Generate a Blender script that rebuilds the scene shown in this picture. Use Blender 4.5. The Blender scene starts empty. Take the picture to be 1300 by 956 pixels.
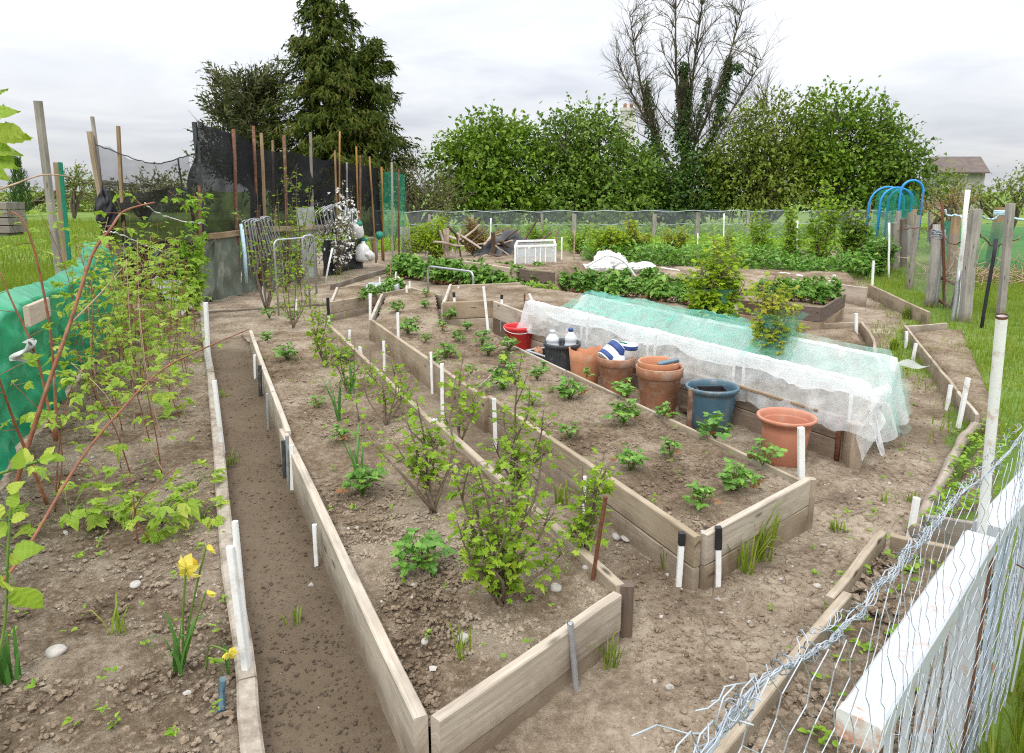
import bpy, math, random
import numpy as np
from mathutils import Vector, Matrix
rnd = random.Random(7); RS = np.random.RandomState(11)
S = bpy.context.scene; COL = S.collection
R = math.radians
# ------------------------------------------------------------------ camera model (used to survey the plot)
F, CX, CY, HY, H = 900., 650., 433., 243., 1.65
TH = math.atan((CY-HY)/F); CT, ST = math.cos(TH), math.sin(TH)
def ray(x, y):
    u, v = (x-CX)/F, (CY-y)/F
    return u, CT+v*ST, -ST+v*CT
def P(x, y, z=0.):                       # survey point on the level z
    a, b, c = ray(x, y); t = (z-H)/c
    return Vector((a*t, b*t, z))
def D(x, y, Y):                          # survey point at distance Y
    a, b, c = ray(x, y); t = Y/b
    return Vector((a*t, Y, H+c*t))
def W(x, y, A, B):                       # survey point on the upright plane through A, B
    a, b, c = ray(x, y); ex, ey = B[0]-A[0], B[1]-A[1]
    t = (A[0]*ey-A[1]*ex)/(a*ey-b*ex)
    return Vector((a*t, b*t, H+c*t))
def V3(*a): return Vector(a)
# ------------------------------------------------------------------ noise
_T = np.random.RandomState(3).rand(256, 256)
def vnoise(x, y):
    x = np.asarray(x, float); y = np.asarray(y, float)
    xi = np.floor(x).astype(int); yi = np.floor(y).astype(int)
    fx = x-xi; fy = y-yi; fx = fx*fx*(3-2*fx); fy = fy*fy*(3-2*fy)
    g = lambda a, b: _T[a & 255, b & 255]
    return (g(xi,yi)*(1-fx)+g(xi+1,yi)*fx)*(1-fy)+(g(xi,yi+1)*(1-fx)+g(xi+1,yi+1)*fx)*fy
def fbm(x, y, o=4):
    x = np.asarray(x, float); y = np.asarray(y, float)
    s = 0; a = .5
    for k in range(o):
        s = s+a*(vnoise(x*2**k+17.3*k, y*2**k+5.1*k)-.5)*2; a *= .5
    return s
def sstep(a, b, x):
    t = np.clip((x-a)/(b-a), 0, 1); return t*t*(3-2*t)
# ------------------------------------------------------------------ scene objects
def props(o, label=None, cat=None, group=None, kind=None):
    if label: o['label'] = label
    if cat: o['category'] = cat
    if group: o['group'] = group
    if kind: o['kind'] = kind
    return o
def thing(name, label, cat, loc, group=None, rz=0.):
    o = bpy.data.objects.new(name, None); COL.objects.link(o)
    o.location = loc; o.rotation_euler[2] = rz; o.empty_display_size = .1
    return props(o, label, cat, group)
def link(name, me, mat, parent=None, loc=None):
    me.materials.clear()
    for m in (mat if isinstance(mat, (list, tuple)) else [mat]): me.materials.append(m)
    o = bpy.data.objects.new(name, me); COL.objects.link(o)
    if parent is not None: o.parent = parent
    elif loc is not None: o.location = loc
    return o
def copy_tree(o, parent=None):
    c = o.copy(); COL.objects.link(c)
    if parent is not None: c.parent = parent
    for ch in list(o.children): copy_tree(ch, c)
    return c
class MB:
    def __init__(s): s.v = []; s.f = []; s.uv = []; s.mi = []; s.sm = []
    def face(s, idx, uv=None, m=0, smooth=False):
        s.f.append(tuple(idx)); s.uv.append(uv or [(0, 0)]*len(idx)); s.mi.append(m); s.sm.append(smooth)
    def ring_skin(s, rings, us, vs, closed=True, m=0, smooth=False, cap=True):
        n = len(rings[0]); b = len(s.v)
        for r in rings: s.v.extend([tuple(p) for p in r])
        for i in range(len(rings)-1):
            for j in range(n if closed else n-1):
                k = (j+1) % n
                s.face((b+i*n+j, b+i*n+k, b+(i+1)*n+k, b+(i+1)*n+j),
                       [(us[i], vs[j]), (us[i], vs[j+1]), (us[i+1], vs[j+1]), (us[i+1], vs[j])], m, smooth)
        if cap and closed:
            for ring, rev in ((0, True), (len(rings)-1, False)):
                idx = [b+ring*n+j for j in range(n)]
                if not rev: uvv = [(us[ring]+vs[j]*.3, vs[j]) for j in range(n)]
                else: uvv = [(us[ring]+vs[j]*.3, vs[j]) for j in range(n)][::-1]
                s.face(idx[::-1] if rev else idx, uvv, m)
    def beam(s, p0, p1, w, h, up=(0, 0, 1), ch=.004, seg=1, warp=0., m=0):
        p0 = Vector(p0); p1 = Vector(p1); d = (p1-p0); L = d.length; d = d/L
        up = Vector(up); side = d.cross(up)
        if side.length < 1e-4: side = d.cross(Vector((1, 0, 0)))
        side.normalize(); upn = side.cross(d).normalized()
        a, b = w/2, h/2; ch = min(ch, a*.5, b*.5)
        prof = [(-a+ch, -b), (a-ch, -b), (a, -b+ch), (a, b-ch), (a-ch, b), (-a+ch, b), (-a, b-ch), (-a, -b+ch)]
        ou, ov = rnd.random()*40, rnd.random()*40
        vs = [ov]
        for j in range(8):
            q = prof[(j+1) % 8]; vs.append(vs[-1]+math.hypot(q[0]-prof[j][0], q[1]-prof[j][1]))
        rings = []; us = []
        ph = rnd.random()*9
        for i in range(seg+1):
            t = i/seg; c = p0+d*(L*t)
            if warp and 0 < i < seg or (warp and seg == 1):
                c = c+side*(warp*math.sin(ph+t*5))+upn*(warp*.6*math.sin(ph*2+t*7))
            rings.append([c+side*(x*(1+.0))+upn*y for x, y in prof]); us.append(ou+L*t)
        s.ring_skin(rings, us, vs, True, m)
    def tube(s, pts, r, n=6, m=0, smooth=True, cap=True, flat=1.):
        pts = [Vector(p) for p in pts]; k = len(pts)
        rs = r if isinstance(r, (list, tuple)) else [r]*k
        ref = None; rings = []; us = []; L = rnd.random()*20
        for i in range(k):
            d = (pts[min(i+1, k-1)]-pts[max(i-1, 0)])
            if d.length < 1e-9: d = Vector((0, 0, 1))
            d.normalize()
            if ref is None:
                ref = d.cross(Vector((0, 0, 1)) if abs(d.z) < .9 else Vector((1, 0, 0)))
            else: ref = ref-d*ref.dot(d)
            if ref.length < 1e-6: ref = d.cross(Vector((.3, .9, .2)))
            ref.normalize(); bi = d.cross(ref)
            rings.append([pts[i]+(ref*math.cos(2*math.pi*j/n)+bi*(flat*math.sin(2*math.pi*j/n)))*rs[i] for j in range(n)])
            if i: L += (pts[i]-pts[i-1]).length
            us.append(L)
        pr = 2*math.pi*rs[0]/n; o = rnd.random()*20
        s.ring_skin(rings, us, [o+pr*j for j in range(n+1)], True, m, smooth, cap)
    def lathe(s, c, prof, n=32, m=0, wob=0., rib=None):
        c = Vector(c); rings = []; us = []; L = 0; ph = rnd.random()*6
        for i, (r, z) in enumerate(prof):
            ring = []
            for j in range(n):
                a = 2*math.pi*j/n; rr = r*(1+wob*math.sin(2*a+ph)+wob*.5*math.sin(3*a+ph*2))
                if rib and rib[0] <= i <= rib[1]: rr *= 1+(rib[2] if j % 2 else 0)
                ring.append(c+Vector((rr*math.cos(a), rr*math.sin(a), z)))
            rings.append(ring)
            if i: L += math.hypot(r-prof[i-1][0], z-prof[i-1][1])
            us.append(L)
        s.ring_skin(rings, us, [j*.03 for j in range(n+1)], True, m, True, False)
        b = len(s.v)-len(prof)*n
        if prof[0][0] > 1e-4: s.face([b+j for j in range(n)][::-1], None, m)
    def sheet(s, fn, nu, nv, m=0, smooth=True, us=1., vs=1., keep=None):
        b = len(s.v)
        for i in range(nu+1):
            for j in range(nv+1): s.v.append(tuple(fn(i/nu, j/nv)))
        for i in range(nu):
            for j in range(nv):
                if keep and not keep((i+.5)/nu, (j+.5)/nv): continue
                a = b+i*(nv+1)+j
                s.face((a, a+nv+1, a+nv+2, a+1), [(i/nu*us, j/nv*vs), ((i+1)/nu*us, j/nv*vs), ((i+1)/nu*us, (j+1)/nv*vs), (i/nu*us, (j+1)/nv*vs)], m, smooth)
    def build(s, name, mat, parent=None, org=None, label=None):
        o = Vector(org) if org is not None else Vector((0, 0, 0))
        me = bpy.data.meshes.new(name)
        me.from_pydata([(p[0]-o.x, p[1]-o.y, p[2]-o.z) for p in s.v], [], s.f)
        uvl = me.uv_layers.new(name='UVMap')
        uvl.data.foreach_set('uv', np.array([c for f in s.uv for c in f], 'f').ravel())
        me.polygons.foreach_set('material_index', s.mi); me.polygons.foreach_set('use_smooth', s.sm)
        me.update()
        ob = link(name, me, mat, parent, o if parent is None else None)
        if label: ob['label'] = label
        return ob
def np_mesh(name, V, T, mat, parent=None, org=None, smooth=False, attrs=None):
    V = np.asarray(V, 'f'); T = np.asarray(T, 'i')
    if org is not None: V = V-np.array(org, 'f')
    me = bpy.data.meshes.new(name); k = T.shape[1]
    me.vertices.add(len(V)); me.vertices.foreach_set('co', V.ravel())
    me.loops.add(T.size); me.loops.foreach_set('vertex_index', T.ravel())
    me.polygons.add(len(T)); me.polygons.foreach_set('loop_start', np.arange(0, T.size, k, dtype='i'))
    me.polygons.foreach_set('loop_total', np.full(len(T), k, 'i'))
    me.polygons.foreach_set('use_smooth', np.full(len(T), smooth, bool))
    for an, av in (attrs or {}).items():
        at = me.attributes.new(an, 'FLOAT', 'POINT'); at.data.foreach_set('value', np.asarray(av, 'f'))
    me.update(calc_edges=True); me.validate()
    return link(name, me, mat, parent, org if parent is None else None)
# ------------------------------------------------------------------ leaves
def fan(outline, cz=0., center=(0, .45)):
    v = [(center[0], center[1], cz)]+[tuple(p) for p in outline]; n = len(outline)
    return np.array(v, float), np.array([(0, 1+i, 1+(i+1) % n) for i in range(n)])
def _lobed(angs):
    return [(r*math.sin(R(a)), .42+r*math.cos(R(a)), -.10*(r*2)**2+.07*(i % 2)) for i, (a, r) in enumerate(angs)]
def _join(ts):
    vs = []; fs = []; b = 0
    for v, f in ts: vs.append(v); fs.append(f+b); b += len(v)
    return np.vstack(vs), np.vstack(fs)
def _place(t, ang, off, sc, tilt=0.):
    v = t[0]*sc; c, s = math.cos(ang), math.sin(ang); v2 = v.copy()
    v2[:, 0] = v[:, 0]*c+v[:, 1]*s+off[0]; v2[:, 1] = -v[:, 0]*s+v[:, 1]*c+off[1]
    v2[:, 2] = v[:, 2]-tilt*np.hypot(v[:, 0], v[:, 1])+(off[2] if len(off) > 2 else 0)
    return v2, t[1]
OVATE = fan([(0, 0, 0), (.2, .1, .06), (.36, .32, .09), (.31, .45, .03), (.3, .6, .06), (.15, .82, -.02), (0, 1., -.12), (-.15, .82, -.02), (-.3, .6, .06), (-.31, .45, .03), (-.36, .32, .09), (-.2, .1, .06)], -.02)
OVAL = fan([(0, 0, 0), (.22, .25, .07), (.25, .6, .05), (0, 1., -.1), (-.25, .6, .05), (-.22, .25, .07)], -.02)
DIA = (np.array([(0, 0, 0), (.3, .45, .08), (0, 1, -.06), (-.3, .45, .08)], float), np.array([(0, 1, 2), (0, 2, 3)]))
CURR = fan(_lobed([(0, .55), (20, .42), (38, .33), (58, .5), (82, .4), (100, .3), (125, .42), (155, .38), (180, .28), (205, .38), (235, .42), (260, .3), (278, .4), (302, .5), (322, .33), (340, .42)]), .0, (0, .4))
_RB = fan([(.12, .03, .03), (.3, .2, .09), (.36, .36, .04), (.33, .5, .08), (.24, .7, .02), (.16, .78, .03), (0, 1., -.16), (-.16, .78, .03), (-.24, .7, .02), (-.33, .5, .08), (-.36, .36, .04), (-.3, .2, .09), (-.12, .03, .03)], -.03)
RASP = _join([_place(_RB, 0, (0, .38), .72, .08), _place(_RB, 1.15, (.02, .36, .01), .58, .15), _place(_RB, -1.15, (-.02, .36, .01), .58, .15),
              (np.array([(-.015, 0, 0), (.015, 0, 0), (.01, .4, .01), (-.01, .4, .01)]), np.array([(0, 1, 2), (0, 2, 3)]))])
_SB = fan([(.1, .02, .02), (.3, .22, .09), (.4, .45, .06), (.36, .62, .1), (.3, .78, .05), (.2, .84, .08), (.12, .97, .02), (0, .95, .05), (-.12, .97, .02), (-.2, .84, .08), (-.3, .78, .05), (-.36, .62, .1), (-.4, .45, .06), (-.3, .22, .09), (-.1, .02, .02)], -.04)
STRAW = _join([_place(_SB, 0, (0, 0), .62, .05), _place(_SB, 1.5, (.02, -.02), .56, .12), _place(_SB, -1.5, (-.02, -.02), .56, .12)])
SPRAY = (np.array([(0, 0, 0), (.10, .35, .03), (.04, .5, 0), (.17, .72, -.08), (.02, .68, -.02), (0, 1., -.12), (-.05, .66, -.02), (-.16, .8, -.1), (-.05, .48, 0), (-.11, .3, .03)], float),
         np.array([(0, 1, 9), (1, 2, 8), (1, 8, 9), (2, 3, 4), (2, 4, 6), (2, 6, 8), (4, 5, 6), (6, 7, 8)]))
def _pleat(n=11):
    v = []; f = []
    for i in range(n+1):
        y = i/n; w = .40*math.sin(math.pi*min(1, y*1.02+.02)**.72)**.85*(1-.25*y)+.004
        for k, a in enumerate((-1, -.5, 0, .5, 1)):
            er = (.03 if i % 2 else -.01)*(abs(a) == 1)
            v.append((a*w*(1+er*2), y+abs(a)*.07*(1-y)-er, .05*abs(a)-.10*a*a*y+(.022 if i % 2 else -.022)*(abs(a) > 0)-.2*y*y))
    for i in range(n):
        for k in range(4):
            a = i*5+k; f += [(a, a+1, a+6), (a, a+6, a+5)]
    return np.array(v, float), np.array(f)
PLEAT = _pleat()
BLOSS = _join([_place(OVAL, a, (0, 0), .55, -.3) for a in [i*1.2566 for i in range(5)]])
class Leaves:
    def __init__(s): s.b = {}
    def add(s, kind, p, d, n, size):
        s.b.setdefault(kind, []).append((tuple(p), tuple(d), tuple(n), size))
    def many(s, kind, Pn, Dn, Nn, Sn): s.b.setdefault(kind+'#', []).append((Pn, Dn, Nn, Sn))
    def arrays(s):
        vs = []; fs = []; b = 0
        for k, L in s.b.items():
            if k.endswith('#'):
                Pn = np.vstack([l[0] for l in L]); Dn = np.vstack([l[1] for l in L]); Nn = np.vstack([l[2] for l in L]); Sn = np.concatenate([l[3] for l in L])
            else:
                Pn = np.array([l[0] for l in L]); Dn = np.array([l[1] for l in L]); Nn = np.array([l[2] for l in L]); Sn = np.array([l[3] for l in L])
            tv, tf = KINDS[k.rstrip('#')]
            Dn = Dn/np.maximum(np.linalg.norm(Dn, axis=1, keepdims=True), 1e-6)
            X = np.cross(Dn, Nn); X /= np.maximum(np.linalg.norm(X, axis=1, keepdims=True), 1e-6); Z = np.cross(X, Dn)
            tvv = tv[None]*np.ones((len(Pn), 1, 1))
            tvv = tvv*(1+RS.normal(0, .12 if len(tv) < 50 else .03, tvv.shape)) if len(tv) > 4 else tvv
            tvv = tvv*RS.uniform(.78, 1.12, (len(Pn), 1, 1)); tvv[:, :, 2] *= RS.uniform(.4, 2.2, (len(Pn), 1))
            bend = RS.uniform(-.35, .25, (len(Pn), 1)); zz = tvv[:, :, 2]+bend*tvv[:, :, 1]**2
            vv = Pn[:, None, :]+Sn[:, None, None]*(tvv[:, :, 0:1]*X[:, None, :]+tvv[:, :, 1:2]*Dn[:, None, :]+zz[:, :, None]*Z[:, None, :])
            ff = tf[None]+(np.arange(len(Pn))*len(tv))[:, None, None]
            vs.append(vv.reshape(-1, 3)); fs.append(ff.reshape(-1, 3)+b); b += len(vs[-1])
        return np.vstack(vs), np.vstack(fs)
    def build(s, name, mat, parent=None, org=None):
        v, f = s.arrays(); return np_mesh(name, v, f, mat, parent, org)
KINDS = dict(pleat=PLEAT, ovate=OVATE, oval=OVAL, dia=DIA, curr=CURR, rasp=RASP, straw=STRAW, spray=SPRAY, bloss=BLOSS)
def rdir(zlo=-1., zhi=1.):
    z = rnd.uniform(zlo, zhi); a = rnd.uniform(0, 6.2832); q = math.sqrt(max(0, 1-z*z))
    return Vector((q*math.cos(a), q*math.sin(a), z))
def wander(p, d, L, n, curl=.15, lift=0.):
    p = Vector(p); d = Vector(d).normalized(); out = [p.copy()]
    for i in range(n):
        d = (d+rdir()*curl+Vector((0, 0, lift))).normalized(); p = p+d*(L/n); out.append(p.copy())
    return out
def spline(pts, n=6):
    pts = [Vector(p) for p in pts]; out = []
    for i in range(len(pts)-1):
        a = pts[max(i-1, 0)]; b = pts[i]; c = pts[i+1]; d = pts[min(i+2, len(pts)-1)]
        for k in range(n):
            t = k/n
            out.append(.5*((2*b)+(c-a)*t+(2*a-5*b+4*c-d)*t*t+(3*b-a-3*c+d)*t**3))
    out.append(pts[-1]); return out
def along(pts, t):
    k = t*(len(pts)-1); i = min(int(k), len(pts)-2); f = k-i
    return pts[i].lerp(pts[i+1], f), (pts[i+1]-pts[i]).normalized()
# ------------------------------------------------------------------ materials
def _mat(name):
    m = bpy.data.materials.new(name); m.use_nodes = True; nt = m.node_tree
    for n in list(nt.nodes): nt.nodes.remove(n)
    out = nt.nodes.new('ShaderNodeOutputMaterial')
    return m, nt, out
def N(nt, t, **kw):
    n = nt.nodes.new(t)
    for k, v in kw.items():
        if k in n.inputs: n.inputs[k].default_value = v
        else: setattr(n, k, v)
    return n
def L(nt, a, b): nt.links.new(a, b)
def ramp(nt, fac, stops):
    r = nt.nodes.new('ShaderNodeValToRGB'); e = r.color_ramp.elements
    while len(e) < len(stops): e.new(.5)
    for i, (p, c) in enumerate(stops): e[i].position = p; e[i].color = (*c, 1) if len(c) == 3 else c
    L(nt, fac, r.inputs[0]); return r.outputs[0]
def math_(nt, op, a, b=None):
    n = nt.nodes.new('ShaderNodeMath'); n.operation = op
    for i, x in enumerate((a, b)):
        if x is None: continue
        if isinstance(x, (int, float)): n.inputs[i].default_value = x
        else: L(nt, x, n.inputs[i])
    return n.outputs[0]
def mixc(nt, fac, a, b, mode='MIX'):
    n = nt.nodes.new('ShaderNodeMix'); n.data_type = 'RGBA'; n.blend_type = mode
    for i, x in ((0, fac), (6, a), (7, b)):
        if isinstance(x, (int, float)): n.inputs[i].default_value = x
        elif isinstance(x, tuple): n.inputs[i].default_value = (*x, 1)
        else: L(nt, x, n.inputs[i])
    return n.outputs[2]
def noise(nt, scale, detail=4., vec=None, rough=.55, dist=0.):
    n = N(nt, 'ShaderNodeTexNoise', Scale=scale, Detail=detail, Roughness=rough, Distortion=dist)
    if vec is not None: L(nt, vec, n.inputs['Vector'])
    return n.outputs['Fac']
def bump(nt, h, strength=.4, dist=.01):
    b = N(nt, 'ShaderNodeBump', Strength=strength, Distance=dist); L(nt, h, b.inputs['Height']); return b.outputs[0]
def coords(nt, which='Object'):
    return nt.nodes.new('ShaderNodeTexCoord').outputs[which]
def worldpos(nt): return nt.nodes.new('ShaderNodeNewGeometry').outputs['Position']
def mapping(nt, v, sc):
    m = nt.nodes.new('ShaderNodeMapping'); L(nt, v, m.inputs[0]); m.inputs['Scale'].default_value = sc; return m.outputs[0]
def principled(nt, out, col, rough=.8, metal=0., spec=.3, nrm=None):
    p = nt.nodes.new('ShaderNodeBsdfPrincipled'); p.inputs['Roughness'].default_value = rough if isinstance(rough, (int, float)) else .5
    if not isinstance(rough, (int, float)): L(nt, rough, p.inputs['Roughness'])
    p.inputs['Metallic'].default_value = metal; p.inputs['Specular IOR Level'].default_value = spec
    if isinstance(col, tuple): p.inputs['Base Color'].default_value = (*col, 1)
    else: L(nt, col, p.inputs['Base Color'])
    if nrm is not None: L(nt, nrm, p.inputs['Normal'])
    L(nt, p.outputs[0], out.inputs[0]); return p
def m_plain(name, col, rough=.6, metal=0., spec=.3, var=.25, sc=25., dirt_or_sheen=None, dirt_or_sheen_amt=.5, bmp=.1, dirt_or_sheen_sc=9.):
    m, nt, out = _mat(name); v = worldpos(nt)
    f = noise(nt, sc, 5., v)
    c = ramp(nt, f, [(.25, tuple(x*(1-var) for x in col)), (.75, tuple(min(.9, x*(1+var*.6)) for x in col))])
    if dirt_or_sheen:
        f2 = noise(nt, dirt_or_sheen_sc, 6., v, .65); fac = ramp(nt, f2, [(.62-.25*dirt_or_sheen_amt, (0, 0, 0)), (.8-.2*dirt_or_sheen_amt, (1, 1, 1))])
        c = mixc(nt, fac, c, dirt_or_sheen)
    principled(nt, out, c, rough, metal, spec, bump(nt, f, bmp, .004)); return m
def m_wood(name, ca, cb, cc, rough=.85, gsc=1., stain=(.07, .055, .04), knots=True):
    m, nt, out = _mat(name); uv = coords(nt, 'UV')
    g1 = noise(nt, 1., 5., mapping(nt, uv, (2.6*gsc, 60*gsc, 1)), .65, .9)
    g2 = noise(nt, 1., 3., mapping(nt, uv, (5*gsc, 240*gsc, 1)), .7)
    g = math_(nt, 'ADD', math_(nt, 'MULTIPLY', g1, .65), math_(nt, 'MULTIPLY', g2, .35))
    c = ramp(nt, g, [(.25, ca), (.47, cb), (.66, cc)])
    w = noise(nt, 1., 5., mapping(nt, uv, (2.2, 7, 1)), .6)
    c = mixc(nt, ramp(nt, w, [(.5, (0, 0, 0)), (.78, (.75, .75, .75))]), c, stain)
    if knots:
        vo = N(nt, 'ShaderNodeTexVoronoi', Scale=1.); L(nt, mapping(nt, uv, (2.6, 9, 1)), vo.inputs['Vector'])
        k = ramp(nt, vo.outputs['Distance'], [(.05, (1, 1, 1)), (.13, (0, 0, 0))])
        c = mixc(nt, k, c, tuple(x*.8 for x in stain))
    oi = nt.nodes.new('ShaderNodeObjectInfo'); hs = nt.nodes.new('ShaderNodeHueSaturation')
    L(nt, math_(nt, 'ADD', math_(nt, 'MULTIPLY', oi.outputs['Random'], .45), .78), hs.inputs['Value']); L(nt, math_(nt, 'ADD', math_(nt, 'MULTIPLY', oi.outputs['Random'], -.5), 1.2), hs.inputs['Saturation']); L(nt, c, hs.inputs['Color']); c = hs.outputs[0]
    sx = nt.nodes.new('ShaderNodeSeparateXYZ'); L(nt, worldpos(nt), sx.inputs[0])
    mud = math_(nt, 'SUBTRACT', math_(nt, 'MULTIPLY', noise(nt, 14., 5., worldpos(nt), .7), .22), sx.outputs['Z'])
    c = mixc(nt, ramp(nt, math_(nt, 'ADD', mud, .5), [(.46, (0, 0, 0)), (.58, (.7, .7, .7))]), c, (.15, .105, .07))
    pale = noise(nt, 3., 4., worldpos(nt))
    c = mixc(nt, ramp(nt, pale, [(.45, (0, 0, 0)), (.7, (.35, .35, .35))]), c, tuple(min(.6, x*1.25) for x in cc))
    principled(nt, out, c, rough, 0, .2, bump(nt, g, .4, .003)); return m
def m_leaf(name, ca, cb, cc=None, trans=.35, rough=.5, island=True, spec=.3, bsc=2.2):
    m, nt, out = _mat(name); g = nt.nodes.new('ShaderNodeNewGeometry')
    st = [(.0, ca), (.6, cb)]+([(1., cc)] if cc else [])
    big = noise(nt, bsc, 3., g.outputs['Position'])
    f = math_(nt, 'ADD', math_(nt, 'MULTIPLY', g.outputs['Random Per Island'], .75), math_(nt, 'MULTIPLY', math_(nt, 'SUBTRACT', big, .35), .7)) if island else big
    c = ramp(nt, f, st)
    p = nt.nodes.new('ShaderNodeBsdfPrincipled'); p.inputs['Roughness'].default_value = rough; p.inputs['Specular IOR Level'].default_value = spec
    L(nt, c, p.inputs['Base Color'])
    t = nt.nodes.new('ShaderNodeBsdfTranslucent'); tc = mixc(nt, .5, c, tuple(min(.8, x*1.5) for x in cb)); L(nt, tc, t.inputs[0])
    mx = N(nt, 'ShaderNodeMixShader'); mx.inputs[0].default_value = trans
    L(nt, p.outputs[0], mx.inputs[1]); L(nt, t.outputs[0], mx.inputs[2]); L(nt, mx.outputs[0], out.inputs[0]); return m
def m_net(name, col, cover, var=.25, sc=6., trans=.3, weave=0.):
    """thin net or fleece: threads cover the given share, gaps let everything through"""
    m, nt, out = _mat(name); v = worldpos(nt)
    d = nt.nodes.new('ShaderNodeBsdfDiffuse'); d.inputs[0].default_value = (*col, 1)
    t = nt.nodes.new('ShaderNodeBsdfTranslucent'); t.inputs[0].default_value = (*col, 1)
    a = N(nt, 'ShaderNodeMixShader'); a.inputs[0].default_value = trans; L(nt, d.outputs[0], a.inputs[1]); L(nt, t.outputs[0], a.inputs[2])
    tr = nt.nodes.new('ShaderNodeBsdfTransparent')
    f = noise(nt, sc, 5., v, .6)
    cov = math_(nt, 'ADD', math_(nt, 'MULTIPLY', math_(nt, 'SUBTRACT', f, .5), var*2), cover)
    if weave:
        w = N(nt, 'ShaderNodeTexVoronoi', Scale=weave); w.feature = 'DISTANCE_TO_EDGE'; L(nt, coords(nt, 'UV'), w.inputs['Vector'])
        th = math_(nt, 'LESS_THAN', w.outputs['Distance'], .09); cov = math_(nt, 'MULTIPLY', th, math_(nt, 'ADD', cov, .3))
    cl = N(nt, 'ShaderNodeClamp'); L(nt, cov, cl.inputs[0])
    mx = N(nt, 'ShaderNodeMixShader'); L(nt, cl.outputs[0], mx.inputs[0]); L(nt, tr.outputs[0], mx.inputs[1]); L(nt, a.outputs[0], mx.inputs[2])
    L(nt, mx.outputs[0], out.inputs[0]); return m
def m_soil(name, dark, mid, pale, grassy=None, cracks=False, bs=.7):
    m, nt, out = _mat(name); v = worldpos(nt)
    n1 = noise(nt, 2.3, 5., v, .6); n2 = noise(nt, 28., 6., v, .7); n3 = noise(nt, 170., 5., v, .75)
    f = math_(nt, 'ADD', math_(nt, 'ADD', math_(nt, 'MULTIPLY', n1, .45), math_(nt, 'MULTIPLY', n2, .35)), math_(nt, 'MULTIPLY', n3, .25))
    c = ramp(nt, f, [(.40, dark), (.505, mid), (.60, pale)])
    vo = N(nt, 'ShaderNodeTexVoronoi', Scale=46.); L(nt, v, vo.inputs['Vector'])
    grit = math_(nt, 'MULTIPLY', math_(nt, 'LESS_THAN', vo.outputs['Distance'], .22), math_(nt, 'GREATER_THAN', N_sep(nt, vo.outputs['Color']), .93))
    c = mixc(nt, math_(nt, 'MULTIPLY', grit, .8), c, (.42, .37, .31))
    h = math_(nt, 'ADD', math_(nt, 'MULTIPLY', n2, 1.), math_(nt, 'MULTIPLY', n3, .5))
    h = math_(nt, 'ADD', h, math_(nt, 'MULTIPLY', grit, .25))
    if cracks:
        at = N(nt, 'ShaderNodeAttribute', attribute_name='crack')
        wv = N(nt, 'ShaderNodeVectorMath'); wv.operation = 'ADD'
        nn = N(nt, 'ShaderNodeTexNoise', Scale=6., Detail=3.); L(nt, v, nn.inputs['Vector'])
        sc2 = N(nt, 'ShaderNodeVectorMath'); sc2.operation = 'SCALE'; sc2.inputs['Scale'].default_value = .12; L(nt, nn.outputs['Color'], sc2.inputs[0])
        L(nt, v, wv.inputs[0]); L(nt, sc2.outputs[0], wv.inputs[1])
        ck = N(nt, 'ShaderNodeTexVoronoi', Scale=11.); ck.feature = 'DISTANCE_TO_EDGE'; L(nt, wv.outputs[0], ck.inputs['Vector'])
        brk = ramp(nt, noise(nt, 4.5, 3., v), [(.42, (0, 0, 0)), (.6, (1, 1, 1))])
        lim = ramp(nt, ck.outputs['Distance'], [(.0, (1, 1, 1)), (.035, (0, 0, 0))])
        kf = math_(nt, 'MULTIPLY', math_(nt, 'MULTIPLY', lim, brk), at.outputs['Fac'])
        h = math_(nt, 'SUBTRACT', h, math_(nt, 'MULTIPLY', kf, 1.6))
        dm = N(nt, 'ShaderNodeAttribute', attribute_name='damp'); c = mixc(nt, math_(nt, 'MULTIPLY', dm.outputs['Fac'], .85), c, (mid[0]*.52, mid[1]*.49, mid[2]*.46))
        c = mixc(nt, math_(nt, 'MULTIPLY', kf, .5), c, tuple(x*.4 for x in dark))
    if grassy:
        at = N(nt, 'ShaderNodeAttribute', attribute_name='grass')
        gf = math_(nt, 'ADD', at.outputs['Fac'], math_(nt, 'MULTIPLY', math_(nt, 'SUBTRACT', noise(nt, 3., 6., v, .7), .5), 1.1))
        gf = ramp(nt, math_(nt, 'MULTIPLY', gf, 1.), [(.42, (0, 0, 0)), (.62, (1, 1, 1))])
        gc = ramp(nt, math_(nt, 'ADD', math_(nt, 'MULTIPLY', noise(nt, .35, 5., v, .6), .7), math_(nt, 'MULTIPLY', noise(nt, 20., 3., v), .3)), grassy)
        c = mixc(nt, gf, c, gc)
    principled(nt, out, c, .95, 0, .1, bump(nt, h, bs, .028)); return m
def N_sep(nt, col):
    s = nt.nodes.new('ShaderNodeSeparateColor'); L(nt, col, s.inputs[0]); return s.outputs[0]
# ================================================================== materials
M = {}
M['soil'] = m_soil('bed_soil', (0.096, 0.065, 0.040), (0.231, 0.170, 0.111), (0.394, 0.322, 0.237), bs=1.)
M['soil_rough'] = m_soil('rough_soil', (0.081, 0.055, 0.034), (0.206, 0.150, 0.099), (0.390, 0.318, 0.236), bs=1.)
M['ground'] = m_soil('trodden_ground', (0.098, 0.071, 0.050), (0.221, 0.171, 0.119), (0.360, 0.300, 0.225),
                     grassy=[(.3, (.075, .13, .022)), (.5, (.13, .20, .04)), (.64, (.20, .235, .075)), (.78, (.27, .25, .13))], cracks=True, bs=.55)
M['clod'] = m_soil('soil_clods', (0.096, 0.067, 0.045), (0.224, 0.167, 0.113), (0.384, 0.314, 0.234), bs=.6)
M['clod_dark'] = m_soil('damp_crumbs', (.05, .037, .026), (.10, .076, .055), (.17, .135, .10), bs=.5)
M['stone'] = m_plain('pale_stone', (.40, .37, .33), .85, var=.35, sc=30, bmp=.4)
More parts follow.
